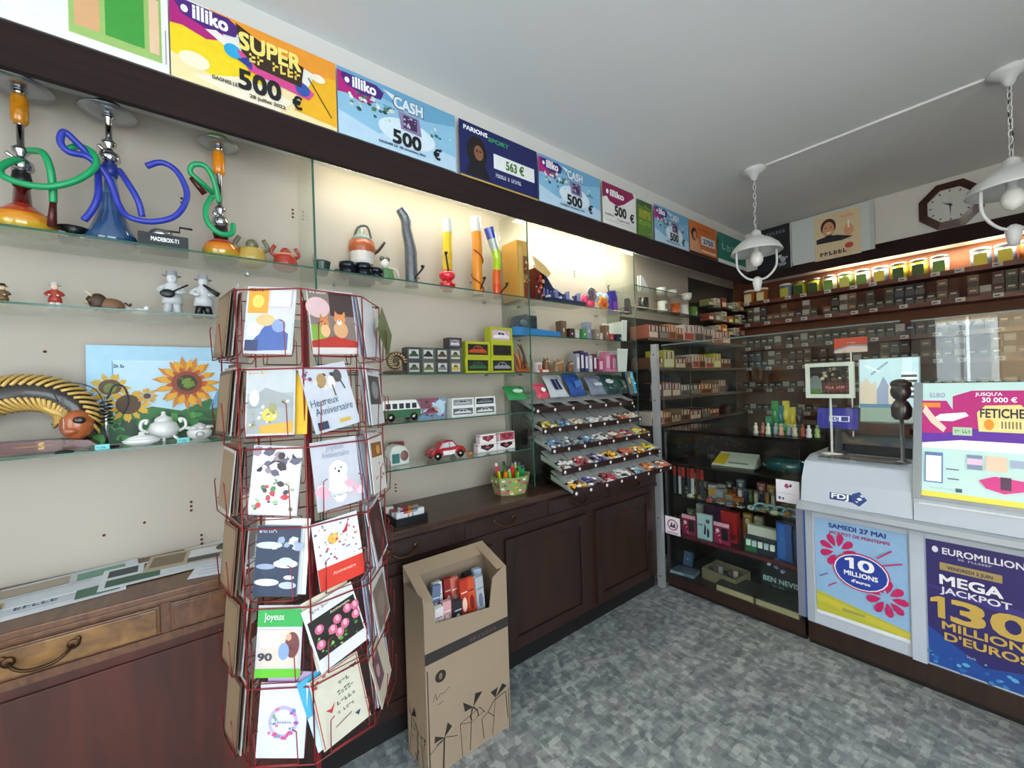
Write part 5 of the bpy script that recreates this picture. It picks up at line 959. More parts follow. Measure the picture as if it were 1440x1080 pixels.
def card(face, row, lab, ops, base='#b9b9bf', w=.118, h=.166, tilt=0, dep=.012, lean=-6, off=0, name='greeting_card', up=0.0, group=None, cat='card'):
    az = azs[face]+AZ0; z = ROWZ[row]+.004+up; r = RR-dep
    rr_ = Vector((math.cos(az), math.sin(az))); tg = Vector((-math.sin(az), math.cos(az)))
    p = Vector((RX0, RY0_))+rr_*r+tg*off
    b = MB(); b.box(-w/2, 0, 0, w/2, .0022, h, base); draw(b, w, h, ops, -.0003, .00022, x0=-w/2)
    m = Matrix.Translation((p.x, p.y, z+abs(math.sin(R(tilt)))*w*.3)) @ Matrix.Rotation(az+Q, 4, 'Z') @ Matrix.Rotation(R(lean), 4, 'X') @ Matrix.Rotation(R(tilt), 4, 'Y')
    o = b.build(name); o.matrix_world = m; tag(o, lab, cat, group); return o
# faces: 0 = front right, 7 = front left, 1 = right side, 6 = left side
FRT, FLT, RSD, LSD = 0, 7, 1, 6
sc = lambda x, z, s, w, c='#3a4a68', h=.07: ('t', x, z, h, s, w, c)
card(FLT, 0, 'birthday card with an orange corner photo and blue figures, top left of the spinner', [('r', .04, .6, .45, .97, '#d8902a'), ('e', .24, .78, .12, .1, '#e8b85a'), ('r', .04, .04, .96, .6, '#b8c4dc'), ('p', [(.1, .1), (.5, .5), (.9, .3), (.9, .06), (.1, .04)], '#3a5a9a'), ('e', .42, .5, .2, .09, '#d8a878'), ('e', .2, .35, .14, .1, '#e8ecf0'), ('e', .7, .42, .14, .1, '#7a92c0'), ('r', .04, .04, .3, .2, '#2a3a60'), ('t', .05, .93, .05, '~JOYEUX', .3, '#3a2010'), ('r', .5, .7, .92, .95, '#c0c0cc')], tilt=3)
card(FRT, 0, 'card with two tan dogs before dark trees, top right of the spinner', [('r', .02, .1, .98, .98, '#7a6a62'), ('r', .45, .6, .98, .98, '#3c2c28'), ('e', .2, .72, .25, .16, '#c8a8a8'), ('r', .02, .2, .35, .45, '#7aa03a'), ('p', [(.0, .1), (1, .1), (1, .2), (.5, .28), (0, .2)], '#a82a20'), ('e', .3, .48, .1, .09, '#c07a48'), ('p', [(.2, .55), (.24, .63), (.28, .56)], '#c07a48'), ('p', [(.33, .56), (.38, .63), (.4, .54)], '#c07a48'), ('e', .64, .55, .13, .08, '#c8804a'), ('p', [(.53, .6), (.55, .68), (.62, .61)], '#c8804a'), ('p', [(.68, .61), (.76, .68), (.77, .6)], '#c8804a'), ('e', .64, .38, .16, .13, '#c8986a'), ('e', .62, .5, .05, .04, '#f0e4d8'), ('e', .3, .36, .1, .1, '#d8a878'), ('e', .62, .52, .018, .014, INK), ('e', .3, .46, .016, .012, INK), ('r', 0, 0, 1, .1, '#c8c0bc'), ('t', .05, .93, .05, '~Une pensee', .35, '#e8e4e4')], tilt=-2)
card(FLT, 1, 'card with a misty landscape and a yellow flower, second row left', [('r', .03, .03, .97, .97, '#949ca2'), ('r', .03, .62, .97, .97, '#aab2b8'), ('p', [(.03, .5), (.4, .7), (.97, .55), (.97, .4), (.03, .4)], '#8a9498'), ('p', [(.3, .03), (.97, .03), (.97, .2), (.3, .14)], '#c89a3a'), ('e', .5, .3, .16, .1, '#c8b848'), ('e', .55, .4, .08, .07, '#8a8a60'), ('e', .18, .55, .1, .12, '#dfe3e6'), ('d', .05, .05, .9, .5, 22, .02, ['#e8e8e8', '#7a8060', '#a8a070']), ('t', .06, .9, .05, '~Bonne Fete', .4, '#c8a030')], tilt=0)
card(FLT, 1, 'plain yellow envelope behind the misty landscape card', [], '#c8a018', w=.11, h=.15, tilt=0, dep=.02, off=.03, name='envelope', cat='envelope')
dogs = [('d', .3, .62, .9, .9, 9, .04, ['#8a6a4a', '#c8c4c0', '#3a3430']), ('e', .4, .78, .1, .1, '#a08050'), ('e', .6, .72, .08, .1, '#d8d8d8'), ('e', .76, .8, .09, .1, '#4a4444'), ('l', [(.6, .68), (.62, .5)], .02, '#5a4a40'), ('l', [(.8, .72), (.86, .58)], .02, '#3a3434')]
card(FRT, 1, 'white Heureux Anniversaire card with dogs, tilted in the second row right', dogs+[('t', .05, .4, .12, 'Heureux', .6, '#2c5a70', .0), ('t', .1, .26, .12, 'Anniversaire', .82, '#2c5a70', .0), ('r', .55, .08, .8, .13, '#c8a030'), ('r', .08, .04, .3, .16, '#2a3048'), ('d', .02, .8, .2, .97, 8, .02, ['#a83a50', '#48486a'])], tilt=-11, base='#b8bbc4')
card(FLT, 2, 'card of black and white leaves with a pale green plant, third row left', [('r', .03, .03, .97, .97, '#c8c8ce'), ('d', .05, .6, .95, .95, 26, .06, ['#2a2a34', '#e8e8ee', '#55556a', '#8a7a8a']), ('e', .5, .35, .32, .22, '#eceef0'), ('d', .1, .08, .9, .5, 26, .035, ['#4a7a50', '#e8e8e8', '#8ab090', '#b83a4a', '#3a3a44'])], tilt=4)
card(FRT, 2, 'white puppy card with pink flowers, third row right', [('r', .03, .02, .97, .98, '#b8b9c2'), ('e', .5, .36, .2, .3, '#eeeeee'), ('e', .52, .55, .17, .13, '#f2f2f2'), ('e', .38, .54, .06, .09, '#dadada'), ('e', .67, .54, .06, .09, '#dadada'), ('e', .46, .57, .018, .014, INK), ('e', .59, .57, .018, .014, INK), ('e', .53, .52, .028, .02, INK), ('d', .05, .15, .35, .35, 7, .05, ['#e0a8b8', '#f0c8d0']), ('d', .7, .15, .95, .35, 7, .05, ['#e0a8b8', '#f0c8d0']), ('t', .3, .85, .08, 'Joyeux', .4, '#9098b0', 0.0), ('t', .2, .74, .09, 'Anniversaire', .6, '#9098b0', 0.0), ('t', .35, .16, .06, '~bisous', .3, '#6a6a70', 0.0)], tilt=-3, h=.172)
card(FLT, 3, 'navy card with white clouds, fourth row left', [('r', 0, 0, 1, 1, '#22344e'), ('d', .02, .7, .98, .8, 8, .05, ['#c8d0dc', '#8a9ab4']), ('e', .3, .72, .3, .05, '#b8c4d4'), ('e', .7, .46, .28, .06, '#d8dfe8'), ('e', .7, .5, .16, .05, '#b0bccc'), ('e', .25, .42, .22, .04, '#8898b0'), ('e', .3, .2, .28, .05, '#c8d2de'), ('e', .78, .16, .2, .05, '#a8b4c8'), ('e', .8, .27, .12, .03, '#e0e4ec'), ('t', .06, .9, .06, '~Bonne route', .4, '#c8d0dc')], tilt=3, w=.105)
card(FLT, 3, 'tall white card standing behind the navy card', [('l', [(.9, 0), (.9, 1)], .01, '#b0b4ac')], '#dcdfdc', w=.11, h=.18, tilt=3, dep=.022, off=.014)
card(FRT, 3, 'white confetti card with a broad orange-red band, fourth row right', [('r', 0, 0, 1, .32, '#c8301c'), ('d', .05, .36, .95, .96, 46, .014, ['#3a3a48', '#c84a3a', '#d8a030', '#7a8ab0', '#a83050']), ('e', .4, .7, .12, .08, '#d8a848'), ('p', [(.36, .72), (.5, .8), (.46, .68)], '#e0b858'), ('p', [(.6, .72), (.78, .9), (.72, .74)], '#b82a2a'), ('t', .3, .17, .05, 'Anniversaire', .5, '#e89888')], tilt=-4, base='#d4d3d8')
card(FLT, 4, 'green headed card with a family photo, fifth row left', [('r', 0, .7, 1, .95, '#2c9a4a'), ('r', 0, 0, 1, .12, '#5ab02a'), ('r', .05, .15, .95, .66, '#c8bab0'), ('r', .1, .42, .5, .64, '#dcdce4'), ('e', .8, .45, .16, .18, '#6a3a3c'), ('e', .62, .36, .12, .12, '#7a94b8'), ('e', .72, .56, .06, .05, '#c89a80'), ('t', .15, .8, .1, 'Joyeux', .45, '#e8f4e8', 0.0), ('t', .06, .24, .1, '90', .3, '#3a3a48')], tilt=2, w=.108)
card(FRT, 4, 'white card with pink tulips on black, tilted in the fifth row right', [('r', .04, .2, .97, .8, '#17140f'), ('d', .1, .22, .92, .5, 26, .02, ['#5a8a3a', '#8ab05a', '#3a6a2a'])]+[('e', x, z_, .085, .07, '#c8607e') for x, z_ in ((.2, .62), (.42, .5), (.55, .6), (.66, .47), (.78, .66), (.9, .5), (.15, .4), (.52, .4), (.93, .64))]+[('e', x, z_+.02, .04, .045, '#e8a0b4') for x, z_ in ((.2, .62), (.42, .5), (.55, .6), (.66, .47), (.78, .66), (.9, .5), (.15, .4), (.52, .4), (.93, .64))]+[('t', .12, .9, .06, '~Pour toi', .35, '#4a4a40'), ('t', .45, .75, .04, 'Anniversaire', .4, '#b8a890')], tilt=-13, w=.13, h=.165, base='#cfcdcc')
card(FRT, 4, 'cream card edge showing behind the tulip card', [], '#cfc8b0', tilt=-9, dep=.024, off=-.01, h=.175)
card(FLT, 5, 'white card with a wreath of pastel flowers, bottom row left', [('e', .52, .48, .31, .215, '#a8a0c0'), ('e', .52, .48, .24, .165, '#c4c6d8'), ('d', .24, .3, .4, .66, 9, .02, ['#c06a90', '#5a7ab0', '#7aa070']), ('d', .64, .3, .8, .66, 9, .02, ['#c06a90', '#5a7ab0', '#8a50a0']), ('d', .36, .26, .68, .34, 9, .022, ['#c04a78', '#7a80b0']), ('t', .36, .46, .05, '~Felicitations', .34, '#5a6a90', 0.0)], base='#c4c6d8', tilt=3, w=.115, h=.17)
card(FLT, 5, 'lilac card peeking above the flower wreath card', [], '#b8a0c4', w=.105, h=.19, tilt=5, dep=.022)
card(FRT, 5, 'cream card with handwritten words, red corners and swallows, bottom row right', [('l', [(.03, .02), (.03, .98), (.97, .98), (.97, .02)], .012, '#a83028'), ('t', .5, .72, .09, '~une', .25, '#5a6a50', 0.0), ('t', .45, .58, .09, '~belle', .35, '#5a6a50', 0.0), ('t', .4, .46, .09, '~annee', .4, '#5a6a50', 0.0), ('t', .38, .34, .08, '~a vous', .35, '#7a6a50', 0.0), ('l', [(.3, .2), (.65, .25)], .012, '#7a2a28'), ('p', [(.18, .5), (.28, .42), (.38, .54), (.28, .48)], '#b83028'), ('p', [(.78, .88), (.86, .82), (.96, .88), (.86, .87)], '#2a3a30'), ('p', [(.7, .2), (.76, .14), (.82, .2)], '#2a3a50'), ('d', .05, .86, .3, .96, 8, .015, ['#a83028'])], tilt=-8, w=.125, h=.178, base='#c4beac')
card(FRT, 5, 'sky blue card behind the cream handwritten card', [('r', 0, 0, 1, .5, '#c8d8e4')], '#48a4c8', tilt=-12, dep=.024, w=.13, h=.185, off=-.008)
# right side face
card(RSD, 0, 'olive green envelope card turned on its point at the right of the spinner', [('p', [(.1, .1), (.5, .55), (.9, .1)], '#4c5c34'), ('e', .5, .5, .1, .07, '#28341e')], '#566438', w=.11, h=.11, tilt=45, up=.02, dep=0, off=.03, name='envelope_card')
card(RSD, 1, 'card with a black and white photo at the right side, second row', [('r', .08, .35, .92, .85, '#4a4a4c'), ('e', .5, .6, .25, .16, '#8a8a8c'), ('t', .1, .9, .06, '~Bonne', .4, '#3a3a40')], '#cfcfd2', tilt=2)
card(RSD, 2, 'white card with brown horses at the right side, third row', [('r', .1, .6, .9, .85, '#8a5a30'), ('e', .6, .72, .15, .08, '#d89a48'), ('d', .1, .2, .9, .5, 8, .02, ['#3a3030', '#7a6a60'])], '#dcd6d0', tilt=4)
card(RSD, 3, 'card with a dark red-brown cover at the right side, fourth row', [('r', .1, .05, .95, .95, '#4a2e2c'), ('e', .5, .5, .2, .2, '#5e3e3a')], '#c8c4c8', tilt=-10)
card(RSD, 4, 'grey-brown card with a white border at the right side, fifth row', [('r', .1, .05, .95, .8, '#7a6a60'), ('e', .5, .4, .25, .2, '#8a7c70')], '#c8c4c0', tilt=-8)
card(RSD, 5, 'beige card with a mauve photo strip at the right side, bottom row', [('r', .1, .3, .55, .9, '#6a4c54'), ('e', .3, .6, .1, .12, '#b88a90')], '#c4b8a4', tilt=-16)
rn = ['top', 'second', 'third', 'fourth', 'fifth', 'bottom']
for i in range(6):
    for j in range(2 if i % 2 else 3):
        card(RSD, i, f'{["white", "grey", "lilac"][j]} card at the back of the {rn[i]} right side pocket', [], ['#d4d2d6', '#9a9aa0', '#b4aec4'][j], tilt=random.uniform(-5, 5), dep=.02+.006*j, off=-.01*j, h=.17)
    for j in range(4):
        card(LSD, i, f'{["tan", "brown", "white", "rust"][j]} edged card seen edge-on in the {rn[i]} left side pocket', [('r', .05, .05, .95, .95, ['#86725a', '#52392e', '#a0a0a0', '#6a3a28'][j])], ['#6e5c46', '#503c30', '#a8a4a0', '#6a4434'][(j+i) % 4], tilt=random.uniform(-4, 4), dep=.002+.007*j, off=.004*j, h=.16+.01*(j % 3))
    card(5, i, f'pale card facing the counter in the {rn[i]} rear left pocket', [('r', .1, .3, .9, .9, ['#7a8a9a', '#9a7a6a', '#6a8a6a'][i % 3])], '#d8d6d2', tilt=random.uniform(-3, 3)); card(2, i, f'card facing the shelves in the {rn[i]} rear right pocket', [('r', .1, .1, .9, .7, ['#9a7a8a', '#7a9a8a', '#8a8a6a'][i % 3])], '#d0d0d4', tilt=random.uniform(-3, 3))
# ============================================================ glass showcase below the screen
t = thing('display_showcase', 'glass fronted black showcase of smoking accessories at the back left corner', 'showcase', (.425, 2.72, 0)); SWD = .852; DK = M('#14110f', .4)
b = MB(); b.box(0, .02, 0, SWD, .42, .03, M('#070505', .7)); b.box(0, 0, .03, SWD, .45, .095, MAHOG); b.build('plinth', t)
MB().box(0, 0, 1.12, SWD, .45, 1.14, M('#0c0c0e', .12)).build('top_panel', t)
b = MB(); b.box(0, .44, .095, SWD, .45, 1.12, DK); b.box(0, .01, .095, .008, .44, 1.12, DK); b.build('back_panel', t)
MB().box(.004, .001, .095, SWD-.003, .006, 1.12, GLASS).build('glass_front', t)
for z, d0, nm in ((.40, .012, 'shelf'), (.655, .07, 'shelf'), (.90, .0, 'shelf')):
    MB().box(.01, d0+.012, z-.008, SWD-.004, .44, z, SHELFG if z < .8 else M('#15130f', .25)).build(nm, t)
MB().box(.0, .002, .385, SWD, .0008+.012, .405, M('#4a1420', .3)).build('price_rail', t)
FX0, FY0 = .425, 2.72
def item(px, py, y, z, w, h, d, c, lab, ops=None, name='gift_box', cat='box', rz=0, rx=0, extra=None, **k):
    """box shaped article standing on z at depth y, seen at column px"""
    x = bx_(px, y, z); b = MB(); b.box(-w/2, -d/2, 0, w/2, d/2, h, c)
    if ops: draw(b, w, h, ops, -d/2-.0003, .0004, x0=-w/2)
    return tag(b.build(name, None, (x, y, z), (R(rx), 0, R(rz)), **k), lab, cat)
# shelf z .90: silver case, teal bag
t = thing('lighter_tray_case', 'white and silver case with a yellow corner on the upper showcase shelf', 'case', (bx_(1034, 2.86, .9), 2.86, .9002), (0, 0, R(4)))
b = MB(); b.box(-.13, -.06, 0, .13, .09, .014, STEEL); b.add([(-.13, -.06, .014), (.13, -.06, .014), (.12, .09, .085), (-.12, .09, .085), (-.13, .09, .0142), (.13, .09, .0142)], [(0, 1, 2, 3), (1, 5, 2), (0, 3, 4), (4, 3, 2, 5)], M('#d4d8d0', .3)); b.build('case', t)
b = MB(); b.add([(-.125, -.045, .0235), (-.05, -.045, .0235), (-.05, .07, .078), (-.118, .07, .078)], [(0, 1, 2, 3)], '#d8b820'); b.add([(-.035, -.03, .031), (.09, -.03, .031), (.085, -.015, .038), (-.035, -.015, .038)], [(0, 1, 2, 3)], '#8a8c8a'); b.build('yellow_label', t)
t = thing('foil_bag', 'shiny teal foil bag right of the silver case', 'bag', (bx_(1103, 2.84, .9), 2.86, .9)); b = MB(); b.ell((0, 0, .055), (.13, .08, .055), M('#0c4a50', .15, .3, .2, 0, 60, .5)); b.ell((-.05, .02, .07), (.05, .05, .03), M('#0f5a5c', .12, .3)); b.build('pouch', t)
t = thing('pipe_stand', 'grey curved wooden pipe lying behind the silver case', 'pipe', (bx_(1000, 3.05, .9), 3.05, .9002)); b = MB(); b.lathe([(.014, 0), (.022, .012), (.024, .04), (.018, .042), (.012, .02)], M('#5a544c', .3)); b.build('bowl', t); b = MB(); b.tube([(.015, 0, .01), (.07, 0, .02), (.12, 0, .045)], .006, M('#3a3430', .3), smooth=3); b.build('stem', t)
# hanging red-topped blister strips at left
for i in range(7):
    x = .46+.034*i; t = thing('blister_strip', f'narrow strip pack with a red header hanging {["at the far left", "second", "third", "fourth", "fifth", "sixth", "seventh"][i]} in the showcase', 'pack', (x, 2.80+.012*(i % 2), .665), 0, 'red headed strip packs'); b = MB(); b.box(-.012, 0, .13, .012, .003, .2, ['#a02020', '#8a1a1c'][i % 2]); b.build('header', t); b = MB(); b.box(-.011, 0, 0, .011, .003, .13, ['#2a3240', '#a8b0b8', '#1c1c22'][i % 3]); b.build('strip', t)
# shelf z .655
cols = [('grey', '#8a8c88'), ('orange', '#b8682a'), ('white', '#c8ccd0'), ('olive', '#5a5c3a'), ('silver', '#9a9ca0'), ('dark grey', '#3a3c40'), ('amber', '#a8742a'), ('pale blue', '#8aa4b8')]
L_ = [(968, .70, 1, 2), (978, .70, 3, 0), (990, .70, 2, 3), (1002, .7, 4, 1), (1012, .7, 0, 3), (1022, .7, 6, 1), (1030, .7, 1, 2)]
for i, px in enumerate([966, 978, 990, 1003, 1015, 1027, 1038]):
    cn, c = cols[[2, 1, 3, 4, 0, 6, 1][i]]; item(px, 0, 2.93, .6552, .05, [.035, .05, .04, .09, .07, .045, .03][i], .05, c, f'{cn} small carton, {["first", "second", "third", "fourth", "fifth", "sixth", "seventh"][i]} from the left on the middle showcase shelf', [('r', .1, .2, .9, .8, cols[(i+3) % 8][1])], rz=[10, -8, 5, 12, -6, 4, -10][i])
for i in range(9):
    x = .80+.034*i; c = ['#a82a30', '#e0e0e4', '#24346a', '#5a7a4a', '#c8c8c0', '#3a3a70', '#b8a04a', '#d8d8dc', '#7a2a3a'][i]; t = thing('lighter', f'{["red", "white", "navy", "green", "cream", "indigo", "gold", "pale grey", "maroon"][i]} lighter in the upright row on the middle showcase shelf', 'lighter', (x, 2.99, .6552), 0, None)
    MB().box(-.010, -.006, 0, .010, .006, .065, c).build('body', t); MB().box(-.009, -.005, .0652, .009, .005, .082, STEEL).build('cap', t)
t = thing('bracelet_tray', 'pale blue tray of curved plastic pieces at the right of the middle showcase shelf', 'tray', (1.10, 2.87, .6552)); b = MB(); b.box(-.11, -.04, 0, .15, .06, .012, '#8ab0c4'); b.build('tray', t); b = MB()
for k in range(4): b.tube([(-.09+.055*k+.035*math.cos(a), -.01+.02*math.sin(a), .02+.012*math.sin(a)) for a in [q*.45 for q in range(9)]], .007, M('#9ccbe0', .2), smooth=0)
b.build('pieces', t)
# shelf z .40
arts = [(945, '#20181a', 'black', .05, .12), (953, '#3a1a22', 'dark maroon', .03, .1), (961, '#7a2030', 'crimson', .04, .11)]
for i, (px, c, cn, w, h) in enumerate(arts): item(px, 0, 2.83, .4002, w*.8, h, .04, c, f'{cn} upright pack near the left end of the lower showcase shelf', [('r', .2, .2, .8, .6, '#8a7a6a')])
PK = '#a82a5c'
item(970, 0, 2.775, .4002, .1, .14, .02, '#8a1f4a', 'magenta pack with a dark oval, left of the pale blue pack', [('r', 0, .82, 1, 1, '#d8a0b8'), ('r', .5, .2, .9, .75, '#1a141c'), ('e', .25, .6, .12, .1, '#e8c0d0'), ('d', .1, .1, .45, .5, 6, .03, ['#e07098'])])
item(992, 0, 2.775, .4002, .1, .17, .02, '#a8c0cc', 'pale blue pack printed with two dark bottle shapes', [('p', [(.45, .2), (.6, .2), (.62, .5), (.55, .65), (.5, .5)], '#14181e'), ('p', [(.68, .12), (.82, .12), (.84, .35), (.75, .5), (.68, .4)], '#14181e'), ('e', .75, .75, .14, .08, '#3a4654'), ('r', .05, .52, .4, .6, '#6a8a9a')])
item(1016, 0, 2.775, .4002, .1, .14, .02, '#8a1f4a', 'magenta pack with a dark oval, right of the pale blue pack', [('r', 0, .82, 1, 1, '#d8a0b8'), ('r', .5, .2, .9, .75, '#1a141c'), ('e', .25, .6, .12, .1, '#e8c0d0'), ('d', .1, .1, .45, .5, 6, .03, ['#e07098'])])
item(1028, 0, 2.86, .4002, .10, .20, .05, '#9a1418', 'bright red upright carton behind the magenta packs', [('r', .1, .1, .9, .3, '#6a0e10')])
item(1010, 0, 2.9, .4002, .16, .21, .03, '#3a1838', 'dark purple carton behind the pale blue pack', [('r', .1, .2, .9, .6, '#4a2850')])
t = thing('lighter_rack_box', 'white topped rack of green and white lighters on the lower showcase shelf', 'display box', (bx_(1071, 2.80, .4), 2.81, .4002), (0, 0, 0)); b = MB(); b.box(-.085, -.03, 0, .085, .06, .09, '#1c2238'); b.box(-.09, .02, .09, .09, .06, .15, '#c8ccc8'); b.box(-.085, -.031, 0, -.02, -.0301, .08, '#1f6a40'); b.build('rack', t); b = MB()
for k in range(5): b.box(-.075+.034*k, -.045, .04, -.052+.034*k, -.031, .075, ['#d8e8e0', '#b8ccd8'][k % 2])
b.build('lighter_tops', t)
item(1107, 0, 2.80, .4002, .09, .22, .05, '#1c4a9a', 'bright blue carton near the right end of the lower showcase shelf', [('r', .1, .05, .5, .95, '#2a62b8')])
item(1125, 0, 2.80, .4002, .06, .22, .05, '#122c60', 'dark navy carton at the right end of the lower showcase shelf', [('r', .2, .1, .7, .9, '#1a3a78')])
for i in range(9):
    x = .62+.07*i; tag(MB().box(-.025, 0, 0, .025, .002, .016, ['#d8d0d8', '#c04048', '#e0dce0'][i % 3]).build('price_card', None, (x, 2.7305, .3872)), f'{["white", "red", "pale grey"][i % 3]} price card on the maroon rail of the showcase', 'price card', 'price cards on the showcase rail')
# more small stock filling the two middle shelves
SN = [('copper', '#8a5a3a'), ('ivory', '#b8b09c'), ('charcoal', '#2c2e32'), ('rose', '#9a4a5c'), ('sage', '#6a7a5c'), ('steel blue', '#4a6280'), ('ochre', '#9a7028'), ('pearl', '#b4b8bc')]
NUM = ['first', 'second', 'third', 'fourth', 'fifth', 'sixth', 'seventh', 'eighth', 'ninth', 'tenth', 'eleventh', 'twelfth']
for z, yb_, h0, nm_ in ((.6552, 3.06, .09, 'middle'), (.4002, 3.0, .12, 'lower')):
    rnd = random.Random(int(z*1000))
    for k in range(12):
        cn, c = SN[(k*3+int(z*10)) % 8]; x = .475+.067*k; h = h0*rnd.uniform(.7, 1.5)
        b = MB(); b.box(-.026, -.02, 0, .026, .02, h, c); draw(b, .052, h, [('r', .1, .1, .9, .45, SN[(k+2) % 8][1]), ('e', .5, .7, .25, .12, '#c8c4bc'), ('l', [(.1, .9), (.9, .9)], .03, '#d8d4d0')], -.0203, .0003, x0=-.026)
        tag(b.build('stock_carton', None, (x, yb_+.01*(k % 2), z), (0, 0, R(rnd.uniform(-8, 8)))), f'{cn} carton, {NUM[k]} from the left in the rear row of the {nm_} showcase shelf', 'carton')
for k in range(10):
    cn, c = SN[(k*5+1) % 8]; x = .58+.066*k; b = MB(); b.ell((0, 0, .016), (.026, .02, .016), c); b.box(-.02, -.015, 0, .02, .015, .01, SN[(k+4) % 8][1]); b.tube([(.018, 0, .015), (.034, -.01, .03)], .004, SN[(k+2) % 8][1])
    tag(b.build('smoking_pipe', None, (x, 2.80+.02*(k % 2), .6552), (0, 0, k*.9)), f'{cn} small pipe, {NUM[k]} from the left along the front of the middle showcase shelf', 'pipe')
# bottom of showcase
t = thing('wicker_tray', 'beige rectangular wicker tray holding small dark articles in the bottom of the showcase', 'tray', (bx_(1018, 2.88, .1), 2.90, .0952), (0, 0, R(-6))); WK = M('#7a7058', .7, 0, .4, 0, 150); b = MB(); b.box(-.12, -.08, 0, .12, .1, .008, WK); b.box(-.12, -.08, .008, .12, -.07, .075, WK); b.box(-.12, .09, .008, .12, .1, .085, WK); b.box(-.12, -.07, .008, -.11, .09, .08, WK); b.box(.11, -.07, .008, .12, .09, .08, WK); b.build('tray', t)
for i in range(6): item(1000+7*i, 0, 2.9, .1042, .028, .06+.012*(i % 3), .02, ['#3a3440', '#6a4048', '#8a8a90', '#2a3a4a', '#5a3a3a', '#a8a0a0'][i], f'{["violet-grey", "plum", "silver", "slate", "brown", "light grey"][i]} small article standing in the beige wicker tray', rz=5*i)
item(962, 0, 2.82, .0952, .18, .02, .12, '#5a6c80', 'flat blue-grey blister pack on the showcase floor at the left', [('r', .1, .1, .6, .9, '#8a9aa8')], 'blister_pack', 'pack', rz=8)
item(960, 0, 2.94, .0952, .14, .10, .03, '#3c5a7c', 'slate blue carton standing behind the flat blister pack', [('r', .2, .2, .6, .5, '#1a2430'), ('d', .4, .1, .9, .6, 6, .06, ['#a83a40', '#8a9ab0'])], rx=-15)
for i, (px, w) in enumerate([(1040, .24), (1096, .24)]):
    x = bx_(px, 2.8, .1); t = thing('cigar_box', ['dark lidded wooden cigar box, left of the pair on the showcase floor', 'dark lidded wooden cigar box, right of the pair on the showcase floor'][i], 'box', (x, 2.83, .0952)); MB().box(-w/2, -.09, 0, w/2, .09, .035, M('#a89a7a', .6)).build('box', t); MB().box(-w/2-.002, -.088, .0352, w/2+.002, .092, .048, M('#2a2824', .35)).build('lid', t)
t = thing('gift_tin', 'tall dark blue carton lettered BEN NEVIS at the right of the showcase', 'carton', (bx_(1101, 2.95, .2), 2.97, .0952)); b = MB(); b.box(-.12, -.03, 0, .1, .04, .27, '#0e1c2c'); draw(b, .22, .27, [('t', .05, .3, .12, 'BEN NEVIS', .9, '#a8d0dc'), ('d', .2, .55, .6, .95, 10, .035, ['#8a9ad0', '#5a6aa8', '#c8d0e8']), ('t', .3, .2, .05, '~10 ANS', .3, '#7aa8b8')], -.0305, x0=-.12); b.build('carton', t)
# stickers on the glass
def sticker(px0, px1, z0, z1, lab, ops):
    x0, x1 = bx_(px0, 2.72, z0), bx_(px1, 2.72, z0); b = MB(); b.box(0, -.0008, 0, x1-x0, 0, z1-z0, '#dcdce6'); draw(b, x1-x0, z1-z0, ops, -.0009, .0002); tag(b.build('sticker', None, (x0, 2.7195, z0)), lab, 'sticker')
sticker(1092, 1125, .765, .895, 'white square notice with red and black marks on the right of the glass', [('r', .4, .65, .52, .85, '#a84070'), ('r', .36, .7, .62, .78, '#a84070'), ('r', .6, .72, .68, .85, '#2a3a5a'), ('r', .1, .12, .2, .24, '#3a4a6a'), ('r', .26, .12, .34, .22, '#3a4a6a'), ('r', .1, .4, .8, .42, '#b0a8c0')])
sticker(936, 957, .39, .515, 'white no-entry sticker with a red ring low on the left of the glass', [('e', .5, .55, .36, .32, '#c04a5a'), ('e', .5, .55, .28, .25, '#dcdce6'), ('p', [(.3, .4), (.45, .75), (.5, .5), (.65, .7), (.7, .4)], '#4a3a48'), ('r', .1, .06, .9, .14, '#b89aa8')])
# ============================================================ upright glass screen on the counter
t = thing('glass_screen', 'tall clear protective glass screen standing on the showcase and lottery counter', 'screen', (.44, 2.712, 1.142)); 
MB().box(0, .001, 0, 1.27, .006, .60, GLASS).build('pane', t); MB().box(0, 0, .60, 1.27, .007, .608, M('#5f706c', .2)).build('top_edge', t)
t = thing('glass_screen', 'clear protective glass screen behind the backlit scratch card display', 'screen', (1.72, 2.935, .955))
MB().box(0, .001, 0, 1.1, .006, .80, GLASS).build('pane', t); MB().box(0, 0, .80, 1.1, .007, .808, M('#5f706c', .2)).build('top_edge', t); MB().box(.19, -.004, 0, .2, 0, .8, PLEXI).build('joint_strip', t)
